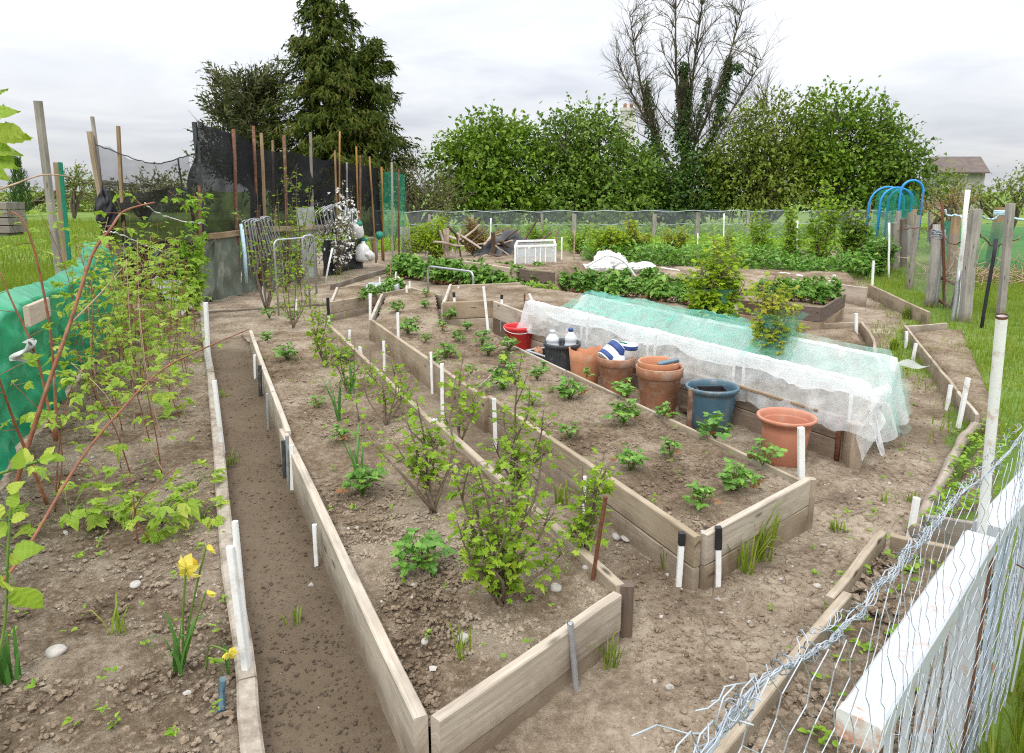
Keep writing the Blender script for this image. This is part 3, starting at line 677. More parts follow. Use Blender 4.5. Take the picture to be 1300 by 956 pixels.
g1, g2, g3, g4 = q(940, 381, .32), q(992, 386, .32), q(1043, 391, .32), q(1072, 374, .32); g5 = q(940, 366, .3)
simple_bed('dark brown box bed full of strawberry plants', [g1, g2, g3, g4, g5], .27,
           [(g1, g2, .32, .17, 'wood_dark'), (g2, g3, .325, .17, 'wood_dark'), (g3, g4, .325, .17, 'wood_dark'), (g1, g3, .15, .17, 'wood_sand', .03), (g3, g4, .15, .17, 'wood_sand', .03), (g4, g5, .3, .2, 'wood_dark'), (g1, g5, .3, .2, 'wood_dark')])
h1, h2, h3, h4 = q(1010, 411, .12), q(1094, 418, .12), q(1109, 431, .12), q(1040, 452, .12)
hb = q(1094, 409, .12)
simple_bed('low bare bed with thin edging behind the end of the net', [h1, hb, h3, q(1108, 470, .1), q(1020, 460, .1)], .075,
           [(h1, hb, .12, .14, 'wood', .025), (hb, h3, .13, .15, 'wood', .03), (h3, q(1112, 452, .12), .13, .15, 'wood', .03)], slope=.12)
f1, f2, f3 = q(1149, 414, .13), q(1192, 468, .13), q(1241, 528, .13); f4 = q(1160, 677, .1)
org = Vector((*f3, 0))
bedf = thing('raised_bed', 'weedy bed along the right path, edged with thin planks and a log', 'raised bed', org, 'raised plank beds')
polyf = [f1, f2, f3, f4, (2.6, 3.5), (3.6, 4.9), (5.5, 8.4), q(1205, 412, .1)]
soil_patch('soil', polyf, lambda x, y: .075-.04*sstep(.2, 1., sd_line(x, y, f4, f1)), .04, M['soil'], bedf, org, .6, .10)
for a, b in ((f1, f2), (f2, tuple(np.add(f2, np.subtract(f3, f2)*.55))), (tuple(np.add(f2, np.subtract(f3, f2)*.56)), f3)): bed_board(bedf, org, a, b, .14, .17, 'wood', .026)
bed_board(bedf, org, f1, q(1202, 411, .12), .13, .13, 'wood', .025)
mb = MB()
lg = [Vector((*f3, .06)), Vector((*q(1222, 560, .06), .065)), Vector((*q(1196, 610, .06), .06)), Vector((*q(1163, 672, .06), .05))]
mb.tube(spline(lg, 5), [.032+.006*math.sin(i*1.7) for i in range(16)], 9); mb.build('edge_log', M['log'], bedf, org)
j1, j2, j3 = q(1121, 675, .12), q(960, 866, .12), q(1212, 700, .12); jm = q(1062, 748, .12)
je = tuple(np.add(j2, np.subtract(j2, j1)*.35))
org = Vector((*jm, 0))
bedj = thing('raised_bed', 'plank bed of rough clods below the wire mesh and white rail', 'raised bed', org, 'raised plank beds')
soil_patch('soil', [j1, je, (.9, 1.25), (1.15, 1.6), (2.1, 2.75), j3], smoothz(.055), .02, M['soil_rough'], bedj, org, 1.5, .06)
bed_board(bedj, org, j1, tuple(np.add(jm, np.subtract(j2, j1)*.06)), .125, .16, 'wood', .034); bed_board(bedj, org, tuple(np.add(jm, (.028, -.03))), tuple(np.add(je, (.028, -.03))), .125, .16, 'wood', .036)
bed_board(bedj, org, tuple(np.add(j1, (.03, -.012))), (2.08, 2.78), .115, .14, 'wood', .032)
k1, k2 = q(1175, 654, .13), q(1248, 664, .13)
mb = MB(); board(mb, k1, k2, .13, .15, .03); props(mb.build('plank', M['wood_grey'], None, (*k1, 0)), 'short grey plank on edge behind the wire, beside the log end', 'plank')
# long planks edging the back of the plot
def plank(label, a, b, zt, h, mat='wood', th=.035):
    mb = MB(); board(mb, a, b, zt, h, th, warp=.008)
    return props(mb.build('edging_plank', M[mat], None, ((a[0]+b[0])/2, (a[1]+b[1])/2, 0)), label, 'plank', 'edging planks')
plank('long pale plank edging the sand strip behind the strawberry rows', q(800, 352, .2), q(898, 362, .2), .2, .22, 'wood_sand')
plank('long plank with a dark post at its middle, closing the right path', q(1003, 354, .28), q(1101, 365, .28), .28, .3, 'wood_sand')
plank('thin slanting plank along the right path, below the far fence posts', q(1104, 361, .2), q(1180, 396, .2), .2, .22)
plank('sandy top plank of the tall bed by the timber heap', q(588, 331, .42), q(657, 341, .42), .42, .2, 'wood_sand', .06)
plank('sandy lower plank of the tall bed by the timber heap', q(588, 331, .42), q(657, 341, .42), .21, .2, 'wood_sand', .05)
plank('dark brown upper plank under the white hoop', q(660, 341, .42), q(703, 346, .42), .42, .18, 'wood_dark', .06)
plank('brown lower plank under the white hoop', q(660, 341, .42), q(703, 346, .42), .23, .19, 'wood_sand', .05)
plank('short brown plank lying right of the white hoop', q(709, 342, .2), q(728, 344, .2), .28, .2, 'wood_dark', .07)
plank('thin plank edging beside the grey hoop legs', q(517, 363, .2), q(560, 375, .2), .2, .2)
plank('grey plank edging behind the end wall of the raised bed', q(572, 372, .25), q(650, 381, .25), .25, .2, 'wood_grey')
plank('low plank in front of the white sacks', q(728, 346, .12), q(800, 352, .12), .12, .14, 'wood_sand')
plank('dark plank stub right of the netted bush', q(898, 362, .2), q(945, 366, .2), .2, .16, 'wood_dark')
plank('narrow plank by the lidless green crate', q(432, 372, .12), q(470, 358, .12), .12, .14, 'wood_grey')
plank('weathered plank beside the far seedling strip', q(420, 361, .1), q(500, 338, .1), .1, .14, 'wood_grey')
plank('thin batten lying on the soil by the blossom tree', q(250, 396, .03), q(440, 384, .03), .035, .03, 'wood_grey', .03)
# sand heap soil behind the tall planks
sp = soil_patch('soil_bank', [q(588, 331, .42), q(657, 341, .42), q(703, 346, .42), q(760, 334, .3), q(690, 326, .3), q(595, 322, .3)], smoothz(.34), .08, M['soil'], None, (0, 0, 0), 1, .35); props(sp, kind='structure')
sp = soil_patch('soil_strip', [q(760, 347, .1), q(900, 360, .1), q(1003, 352, .1), q(1100, 362, .1), q(1090, 345, .1), q(900, 338, .1), q(740, 335, .1)], smoothz(.1), .08, M['soil'], None, (0, 0, 0), 1, .25); props(sp, kind='structure')
# ------------------------------------------------------------------ clods and stones
for nm, lab, po, zf, n, mx_, mt in (
    ('soil_clods', 'brown clods loose on the currant bed', poly2[:4]+poly2[6:], z_b2, 18000, .011, 'clod'),
    ('soil_clods', 'brown clods loose on the strawberry bed', poly3, z_b3, 14000, .011, 'clod'),
    ('soil_clods', 'brown clods loose in the raspberry bed', poly1, z_b1, 20000, .014, 'clod'),
    ('soil_clods', 'coarse clods in the plank bed under the wire', [j1, je, (.9, 1.25), (2.1, 2.75), j3], smoothz(.055), 5000, .020, 'clod'),
    ('soil_clods', 'crumbs of earth on the dark path', [(-.7, 1.6), (-.3, 1.65), (-2.8, 7.3), (-3.1, 7.1)], gz, 5000, .009, 'clod_dark'),
    ('soil_clods', 'crumbs of earth on the cracked path', [(.45, 1.6), (1.1, 1.7), (1.8, 3.0), (3.2, 4.8), (4.5, 7.8), (3.5, 7), (2.3, 4.2), (1.5, 3.3), (.8, 2.7), (.2, 3.6), (.1, 3.4), (.45, 2.4)], gz, 9000, .013, 'clod'),
    ('pebbles', 'pale pebbles on the raspberry bed', poly1, z_b1, 90, .016, 'stone'),
    ('pebbles', 'pale pebbles on the currant bed', poly2[:4]+poly2[6:], z_b2, 60, .014, 'stone'),
    ('pebbles', 'pale pebbles on the strawberry bed', poly3, z_b3, 90, .015, 'stone'),
    ('pebbles', 'pale pebbles on the paths', [(.45, 1.6), (1.1, 1.7), (1.8, 3.0), (3.2, 4.8), (2.3, 4.2), (.8, 2.7), (.2, 3.6), (.45, 2.4)], gz, 60, .016, 'stone')):
    scatter(nm, po, zf, n, .0025 if 'clod' in nm else .005, mx_, M[mt], 3.2, lab, 'soil' if 'clod' in nm else 'pebbles', near=2.4)
def rock(label, x, y, z, s, flat=.6):
    v, f = lumps(np.array([(0., 0., 0.)]), np.array([s]), flat)
    # one round of splitting for a rounder stone
    o = np_mesh('stone', v, f, M['stone'], None, (0, 0, 0)); p = P(x, y, z); o.location = (p.x, p.y, p.z+s*.15)
    md = o.modifiers.new('round', 'SUBSURF'); md.levels = md.render_levels = 2
    props(o, label, 'stone', 'larger stones')
rock('big grey stone on the raspberry bed, left of the daffodils', 72, 832, .05, .05)
rock('white stone behind the daffodil leaves', 173, 742, .05, .028)
rock('pale stone at the foot of the front currant bush, left of the plank corner', 745, 722, .17, .028)
rock('white chip of stone on the cracked path', 1037, 745, .0, .022)
rock('flat pale stone between the two long beds', 796, 686, .0, .04, .3)
rock('round stone at the foot of the strawberry bed planks', 782, 683, .0, .035)
rock('small grey stone on the soil near the front plank', 590, 812, .17, .026)
rock('pale stone in the front corner of the currant bed', 540, 815, .17, .02)
rock('white stone in the dark path', 395, 743, 0, .018)
rock('buff stone by the grey pipe in the front plank', 705, 748, .17, .03)
# ================================================================== trees and hedges
def unit_sphere(n):
    z = RS.uniform(-1, 1, n); a = RS.uniform(0, 6.2832, n); r = np.sqrt(1-z*z)
    return np.stack([r*np.cos(a), r*np.sin(a), z], 1)
def crown(lv, blobs, per_m3, size, kind='ovate', shell=.55, droop=.2, clump=.32, clumpn=16):
    """leaf clumps through the outer part of each blob (centre, radii)"""
    for c, r in blobs:
        c = np.array(c, float); r = np.array(r, float)
        nc = max(10, int(4.2*per_m3*r[0]*r[1]*r[2]))
        u = unit_sphere(nc); rad = shell+(1-shell)*RS.rand(nc)**.7
        lump = 1+.42*fbm(u[:, 0]*2.1+c[0], u[:, 1]*2.1+u[:, 2]*1.7+c[2], 3)
        cc = c+u*r*(rad*lump)[:, None]
        ok = cc[:, 2] > .15; cc = cc[ok]; uu = u[ok]; nc = len(cc)
        k = RS.poisson(clumpn, nc)+3; ii = np.repeat(np.arange(nc), k)
        cs = RS.uniform(.5, 1.3, nc)
        Pn = cc[ii]+RS.normal(0, 1, (len(ii), 3))*(clump*cs[ii])[:, None]*np.array([1, 1, .75])
        Dn = uu[ii]*.9+RS.normal(0, .7, (len(ii), 3))+np.array([0, 0, -droop])
        Nn = np.array([0, 0, 1.])+uu[ii]*.4+RS.normal(0, .55, (len(ii), 3))
        lv.many(kind, Pn, Dn, Nn, size*RS.uniform(.6, 1.35, len(ii)))
def limbs(mb, base, tips, r0, n=5, wob=.25, r1=.015):
    base = Vector(base)
    for t in tips:
        t = Vector(t); m1 = base.lerp(t, .35)+Vector((rnd.uniform(-wob, wob), rnd.uniform(-wob, wob), .12*(t-base).length)); m2 = base.lerp(t, .7)+Vector((rnd.uniform(-wob, wob), rnd.uniform(-wob, wob), .06*(t-base).length))
        pts = spline([base, m1, m2, t], 4); mb.tube(pts, [r0+(r1-r0)*i/(len(pts)-1) for i in range(len(pts))], n)
def bushy(name, label, cat, base, blobs, mat, per=9, size=.16, kind='ovate', sprigs=40, barkm='bark', group=None, shell=.55, droop=.2, clump=.3, clumpn=16, sprl=.9):
    base = Vector(base); root = thing(name, label, cat, base, group)
    lv = Leaves(); crown(lv, blobs, per, size, kind, shell, droop, clump, clumpn)
    mb = MB()
    tips = []
    for c, r in blobs:
        for k in range(4):
            u = rdir(-.1, 1); tips.append((c[0]+u.x*r[0]*.75, c[1]+u.y*r[1]*.75, c[2]+u.z*r[2]*.75))
    limbs(mb, base, tips, .09)
    for k in range(sprigs):                # long shoots that break the outline
        c, r = rnd.choice(blobs); u = rdir(-.2, 1)
        p = Vector((c[0]+u.x*r[0]*.85, c[1]+u.y*r[1]*.85, c[2]+u.z*r[2]*.85)); d = (u+Vector((0, 0, .5))+rdir()*.35).normalized()
        pts = wander(p, d, rnd.uniform(.5, 1.)*sprl, 4, .2); mb.tube(pts, [.014, .011, .008, .006, .004], 3)
        for j in range(9):
            q_, dd = along(pts, rnd.uniform(.15, 1)); lv.add(kind, q_+rdir()*.06, rdir(-.3, .8)+dd, rdir(.2, 1), size*rnd.uniform(.6, 1.1))
    mb.build('trunk', M[barkm], root, base); lv.build('crown', M[mat], root, base)
    return root
d_ = lambda x, y, Y: D(x, y, Y)
def blob(px, py, Y, rw, rh, dep=None):     # a lobe of a crown: centre seen at px,py, radii in pixels
    c = D(px, py, Y); s = Y/F
    return (tuple(c), (rw*s, (dep or rw)*s, rh*s))
def g0(px, Y): return V3((px-CX)/F*Y/1.0, Y, 0)
# --- cypress
Y = 27.
root = thing('cypress_tree', 'tall dark pyramid-shaped conifer with drooping sprays behind the black netting', 'tree', g0(445, Y))
mb = MB(); lv = Leaves(); sY = Y/F
def spire(px, top, bot, half, prof, n, mat=None):
    base = V3((px-CX)*sY*1.0, Y+rnd.uniform(-.6, .6), 0); zt = D(px, top, Y).z; zb = D(px, bot, Y).z
    mb.tube([base, base+V3(0, 0, zt*.5), V3(base.x, base.y, zt)], [.22, .14, .02], 6)
    for k in range(n):
        t = rnd.random()**.8; zc = zt-(zt-zb)*t; reach = half*sY*prof(t)*rnd.uniform(.72, 1.1); a = rnd.uniform(0, 6.283)
        dv_ = V3(math.cos(a), math.sin(a), .25)
        for j in range(10):
            s = (j+1)/10
            p = V3(base.x, base.y, zc)+dv_*(reach*s)+V3(0, 0, -.24*reach*s*s)
            for m in range(2 if s < .45 else 7):
                dd = dv_*.75+rdir()*.6+V3(0, 0, -.62-.2*s)
                lv.add('spray', p+rdir()*.18, dd, dv_+rdir()*.5, rnd.uniform(.2, .44)*(.7+.3*(1-t)+.25*t))
        if k % 3 == 0:
            pts = [V3(base.x, base.y, zc), V3(base.x, base.y, zc)+dv_*(reach*.5)+V3(0, 0, -.1*reach), V3(base.x, base.y, zc)+dv_*(reach*.9)+V3(0, 0, -.34*reach)]
            mb.tube(pts, [.05, .03, .012], 3)
spire(430, -6, 262, 78, lambda t: .14+1.05*min(1, t*1.25)**.8, 190)
spire(446, 6, 262, 68, lambda t: .12+1.05*min(1, t*1.3)**.85, 170)
spire(482, 52, 262, 50, lambda t: .16+.9*min(1, t*1.4)**.8, 120)
spire(410, 60, 262, 42, lambda t: .2+.9*t, 80)
mb.build('trunk', M['bark'], root, g0(445, Y)); lv.build('crown', M['l_con'], root, g0(445, Y))
# --- cedar beside it
Y = 26.; base = g0(330, Y); root = thing('cedar_tree', 'broad ragged conifer with bare tips sticking up, left of the tall conifer', 'tree', base)
mb = MB(); lv = Leaves(); zt = D(330, 100, Y).z; mb.tube([base, base+V3(.1, 0, zt*.6), base+V3(.3, 0, zt)], [.25, .15, .03], 6)
for k in range(190):
    t = rnd.random(); zc = zt*.28+(zt*.62)*t; a = rnd.uniform(0, 6.283); reach = (2.25-.75*t)*rnd.uniform(.55, 1.05)
    d = V3(math.cos(a), math.sin(a), .35+.5*t+rnd.uniform(-.1, .2)); pts = wander(base+V3(0, 0, zc), d, reach*1.12, 6, .13, .02)
    mb.tube(pts, [.05, .04, .03, .022, .016, .01, .005], 3)
    if rnd.random() < .45:
        p2 = wander(pts[-2], d+V3(0, 0, .6), rnd.uniform(.3, .8), 3, .2); mb.tube(p2, [.014, .01, .007, .004], 3)
    for j in range(44):
        p, dd = along(pts, rnd.uniform(.3, .97)); lv.add('spray', p+rdir()*.2, dd*.6+rdir()*.6+V3(0, 0, .1), rdir(.2, 1), rnd.uniform(.18, .4))
mb.build('trunk', M['bark'], root, base); lv.build('crown', M['l_con2'], root, base)
# --- green bushes in the middle
Y = 29.
bushy('hawthorn_bush', 'large round bright green bush right of the tall conifer', 'bush', g0(618, Y),
      [blob(618, 205, Y, 60, 50), blob(585, 215, Y, 36, 38), blob(655, 215, Y, 38, 48), blob(620, 250, Y, 74, 34), blob(600, 185, Y, 34, 26), blob(640, 180, Y, 30, 24), blob(625, 172, Y, 30, 18)], 'l_hedge', 7, .17, sprigs=70)
bushy('elder_bush', 'wide green bush in front of the chimney, right of the round bush', 'bush', g0(745, 30.),
      [blob(735, 190, 30, 60, 45), blob(770, 222, 30, 60, 44), blob(715, 225, 30, 45, 50), blob(800, 230, 30, 46, 40), blob(750, 255, 30, 95, 30), blob(735, 160, 30, 34, 22), blob(700, 190, 30, 32, 30), blob(762, 172, 30, 26, 22)], 'l_hedge2', 6.5, .16, sprigs=80)
bushy('ivy_thicket', 'dark ivy thicket at the foot of the bare tree', 'bush', g0(850, 31.),
      [blob(850, 205, 31, 42, 26), blob(870, 240, 31, 62, 32), blob(835, 225, 31, 40, 30), blob(905, 235, 31, 46, 34), blob(850, 260, 31, 70, 22)], 'l_dark', 6, .16, 'ovate', 25)
bushy('sallow_bush', 'olive green bush right of the bare tree', 'bush', g0(965, 30.),
      [blob(985, 170, 30, 48, 40), blob(950, 200, 30, 48, 40), blob(1000, 220, 30, 60, 45), blob(955, 240, 30, 60, 32), blob(975, 150, 30, 36, 22), blob(935, 225, 30, 36, 30)], 'l_hedge3', 6.5, .17, 'oval', 90)
bushy('hawthorn_bush', 'tall green bush between the olive bush and the dark bush', 'bush', g0(1060, 30.),
      [blob(1055, 150, 30, 42, 32), blob(1085, 185, 30, 52, 45), blob(1045, 195, 30, 48, 45), blob(1070, 235, 30, 70, 38), blob(1100, 160, 30, 36, 28)], 'l_hedge', 6.5, .16, sprigs=80)
bushy('hawthorn_bush', 'dark leafy bush with arching shoots, nearest the barn', 'bush', g0(1150, 29.),
      [blob(1132, 195, 29, 36, 34), blob(1125, 215, 29, 48, 42), blob(1150, 228, 29, 26, 28), blob(1115, 178, 29, 32, 28), blob(1140, 250, 29, 48, 24)], 'l_hedge2', 7, .15, sprigs=80, sprl=1.1)
bushy('bramble_thicket', 'brownish bramble thicket between the tall conifer and the round bush', 'bush', g0(530, 26.),
      [blob(535, 245, 26, 44, 28), blob(505, 240, 26, 30, 26), blob(560, 250, 26, 26, 24)], 'l_dry', 12, .11, 'oval', 70, shell=.4, clump=.22)
bushy('scrub_bush', 'low yellow-green scrub below the barn gable', 'bush', g0(1275, 27.),
      [blob(1280, 248, 27, 36, 16), blob(1322, 232, 27, 28, 24), blob(1245, 255, 27, 30, 11)], 'l_hedge3', 16, .12, 'oval', 40, sprl=.5)
bushy('scrub_bush', 'pale green scrub between the blue hoops and the barn', 'bush', g0(1205, 33.),
      [blob(1205, 246, 33, 30, 11), blob(1190, 240, 33, 22, 12)], 'l_hedge3', 8, .14, 'oval', 40)
bushy('garden_shrub', 'reddish green shrub right of the blue hoops', 'bush', g0(1188, 19.),
      [blob(1190, 268, 19, 20, 12), blob(1215, 262, 19, 14, 11)], 'l_brown', 26, .07, 'oval', 40, clump=.14, sprl=.5)
# far left field edge
bushy('field_hedge', 'low hedge across the far side of the field', 'hedge', g0(40, 60.),
      [blob(-60, 252, 60, 60, 12, 30), blob(20, 252, 60, 40, 11, 30), blob(90, 256, 60, 40, 13, 30), blob(150, 256, 60, 40, 14, 30), blob(200, 250, 60, 40, 20, 30), blob(240, 250, 60, 30, 18, 30)], 'l_hedge3', 1.8, .3, 'oval', 60, clump=.5)
bushy('field_shrub', 'thin pale shrub by itself in the far field', 'bush', g0(102, 45.),
      [blob(102, 242, 45, 16, 18), blob(96, 232, 45, 8, 14)], 'l_hedge3', 5, .15, 'oval', 60, shell=.2)
bushy('scrub_bush', 'brown-green scrub seen through the thin black netting', 'bush', g0(190, 40.),
      [blob(185, 245, 40, 42, 14), blob(215, 236, 40, 26, 14), blob(140, 256, 40, 22, 10)], 'l_dry', 4, .2, 'oval', 60)
Yc = 48.; base = g0(39, Yc); root = thing('cypress_tree', 'small narrow cypress standing alone in the left field', 'tree', base); mb = MB(); lv = Leaves()
zt = D(39, 203, Yc).z; mb.tube([base, base+V3(0, 0, zt)], [.12, .02], 5)
for k in range(900):
    t = rnd.random(); r = (.12+.5*min(1, t*1.6))*rnd.random()**.4; a = rnd.uniform(0, 6.28)
    lv.add('spray', base+V3(r*math.cos(a), r*math.sin(a), zt*(1-t*.97)), V3(math.cos(a)*.4, math.sin(a)*.4, .9)+rdir()*.4, V3(math.cos(a), math.sin(a), 0)+rdir()*.3, rnd.uniform(.3, .5))
mb.build('trunk', M['bark'], root, base); lv.build('crown', M['l_ivy'], root, base)
# --- bare ivy-clad tree
Y = 32.; base = V3((862-CX)*Y/F, Y, 0); root = thing('bare_tree', 'tall leafless tree with ivy up its limbs, above the green bushes', 'tree', base)
mb = MB(); iv = Leaves()
def grow(p, d, Ln, r, lev):
    n = 5 if lev < 2 else 4; pts = wander(p, d, Ln, n, .10+.05*lev, .035); mb.tube(pts, [r+(r*.45-r)*i/n for i in range(n+1)], 5 if lev < 1 else 3, cap=False)
    if lev >= 5 or r < .0035: return
    kids = (9, 8, 7, 6, 4)[lev]
    for k in range(kids):
        t = rnd.uniform(.22, 1) if k else 1.; q_, dd = along(pts, min(t, .999))
        side = rdir(); side = (side-dd*side.dot(dd)).normalized()
        nd = (dd*rnd.uniform(.8, 1.3)+side*rnd.uniform(.4, .9)+V3(0, 0, .13)).normalized()
        grow(q_, nd, Ln*rnd.uniform(.36, .58)*(1.15-.35*t), r*rnd.uniform(.34, .5)*(1.1-.4*t), lev+1)
sY = Y/F; LIMB = []; limb_px = [((838, 190), (795, 15), .12), ((866, 195), (852, -35), .16), ((872, 190), (890, -40), .15), ((878, 195), (940, 0), .13), ((885, 200), (985, 62), .11), ((845, 200), (782, 78), .09), ((890, 205), (968, 140), .08)]
mb.tube([base, base+V3(0, 0, 1.5), base+V3(.1, 0, D(866, 200, Y).z)], [.36, .28, .2], 8)
for (a, b, r) in limb_px:
    A_ = D(*a, Y); B_ = D(*b, Y); A_.y += rnd.uniform(-.4, .4); B_.y += rnd.uniform(-1.5, 1.5)
    mid = A_.lerp(B_, .5)+V3((A_.x-B_.x)*-.06, 0, .0)+rdir()*.15
    pts = spline([base+V3(0, 0, 2.0), A_, mid, B_], 6); n = len(pts); LIMB += pts[5:]; mb.tube(pts, [r*.72*(1-i/(n-1))+.010 for i in range(n)], 6)
    for k in range(18):
        t = rnd.uniform(.3, 1); q_, dd = along(pts, t*.999); side = rdir(); side = (side-dd*side.dot(dd)).normalized()
        rr = r*1.2*(1-t)+.012
        grow(q_, dd*rnd.uniform(.9, 1.4)+side*rnd.uniform(.4, .75)+V3(0, 0, .15), rnd.uniform(.9, 2.3)*(1.25-.55*t), max(.012, rr*.34), 2)
for (px0, py0), (px1, py1), wd, n in (((870, 200), (868, 82), .36, 2600), ((866, 190), (868, 105), .42, 1200), ((832, 190), (820, 105), .26, 900), ((885, 165), (900, 100), .2, 420), ((912, 150), (926, 72), .28, 1100), ((900, 190), (914, 140), .2, 420), ((930, 82), (938, 88), .3, 160)):
    A_, B_ = D(px0, py0, Y-.1), D(px1, py1, Y-.1)
    for k in range(n):
        t = rnd.random(); c = A_.lerp(B_, t); w_ = wd*(1.15-.6*t)*(.8+.4*math.sin(t*17+px0)); u = rdir()
        iv.add('oval', c+Vector((u.x*w_, u.y*w_, u.z*.2)), V3(u.x, u.y, -.7)+rdir()*.4, u+V3(0, 0, .6), rnd.uniform(.09, .18))
for k in range(210):                       # fine outer branches that round off the crown
    u = rdir(-.75, 1.); rr = rnd.uniform(.55, 1.)**.5
    tg = D(876+u.x*104*rr, 92-u.z*118*rr, Y); tg.y += u.y*2.6*rr
    st = min(LIMB, key=lambda p: (p-tg).length+max(0, p.z-tg.z+.5)*3)
    if (st-tg).length > 4.: continue
    m_ = st.lerp(tg, .5)+V3(0, 0, .12)+rdir()*.12; pts = spline([st, m_, tg], 4); n_ = len(pts); mb.tube(pts, [.022-.015*i/(n_-1) for i in range(n_)], 3, cap=False)
    for j in range(7):
        p, dd = along(pts, rnd.uniform(.35, .99)); q2 = wander(p, dd+rdir()*.7+V3(0, 0, .35), rnd.uniform(.35, .9), 3, .15); mb.tube(q2, [.009, .007, .006, .004], 3, cap=False)
mb.build('trunk', M['lichen_bark'], root, base); iv.build('ivy', M['l_ivy'], root, base)

# ================================================================== buildings
Yb = 68.; A_ = D(1196, 245, Yb); root = thing('barn', 'old barn with a rusty brown roof beyond the right hedge', 'barn', (A_.x+3, Yb, 0))
o = V3(A_.x+3, Yb, 0)
xl = D(1190, 220, Yb).x; xr = D(1251, 220, Yb).x; xe = D(1283, 215, Yb).x; ze = D(1250, 218, Yb).z; zr = D(1270, 199, Yb).z
dpt = 6.0; xm = (xr+xe)/2
mb = MB(); b = [(xl, Yb, 0), (xr, Yb, 0), (xe, Yb+dpt, 0), (xl+xe-xr, Yb+dpt, 0)]
top = [(x, y, ze) for x, y, _ in b]; apx = ((b[1][0]+b[2][0])/2, Yb+dpt/2, zr); apl = ((b[0][0]+b[3][0])/2, Yb+dpt/2, zr)
mb.v = b+top+[apx, apl]
for f in ((0, 1, 5, 4), (1, 2, 6, 8, 5), (2, 3, 7, 6), (3, 0, 4, 9, 7)): mb.face(f)
mb.build('wall', M['render'], root, o)
mb = MB()
def slab(a, b_, c, d, t):
    n = len(mb.v); mb.v += [Vector(p) for p in (a, b_, c, d)]+[Vector(p)+V3(0, 0, t) for p in (a, b_, c, d)]
    for f in ((3, 2, 1, 0), (4, 5, 6, 7), (0, 1, 5, 4), (1, 2, 6, 5), (2, 3, 7, 6), (3, 0, 4, 7)): mb.face([n+i for i in f])
slab((xl-.3, Yb-.5, ze-.16), (xr+.12, Yb-.5, ze-.16), (apx[0]+.15, apx[1], zr+.03), (apl[0]-.3, apl[1], zr+.03), .12)
slab((apl[0]-.3, apl[1], zr+.035), (apx[0]+.15, apx[1], zr+.035), (xe+.15, Yb+dpt+.5, ze-.16), (b[3][0]-.3, Yb+dpt+.5, ze-.16), .12)
mb.build('roof', M['roof'], root, o)
mb = MB(); ga = Vector(b[1]).lerp(Vector(b[2]), .32); gb = Vector(b[1]).lerp(Vector(b[2]), .5); zc = ze-.35
mb.beam((ga.x+.03, ga.y-.03, zc), (gb.x+.03, gb.y-.03, zc), .08, 1.0); mb.build('window', M['glass'], root, o)
Yh = 75.; ca = D(797, 152, Yh); root = thing('chimney', 'pale square chimney showing above the green bush, left of the bare tree', 'chimney', (ca.x, Yh, 0))
mb = MB(); zt = D(797, 141, Yh).z; mb.beam((ca.x, Yh, 0), (ca.x, Yh, zt), 1.3, 1.0, up=(0, 1, 0)); mb.build('stack', M['chimney'], root, (ca.x, Yh, 0))
mb = MB(); mb.beam((ca.x, Yh, zt-.02), (ca.x, Yh, zt+.28), 1.5, 1.2, up=(0, 1, 0)); mb.build('cap', M['chimney'], root, (ca.x, Yh, 0))
for dx in (-.32, .32):
    mb = MB(); mb.lathe((ca.x+dx, Yh, zt+.27), [(.2, 0), (.15, .4), (.17, .45), (.13, .45), (.12, .1)], 12); mb.build('chimney_pot', M['clay'], root, (ca.x, Yh, 0))
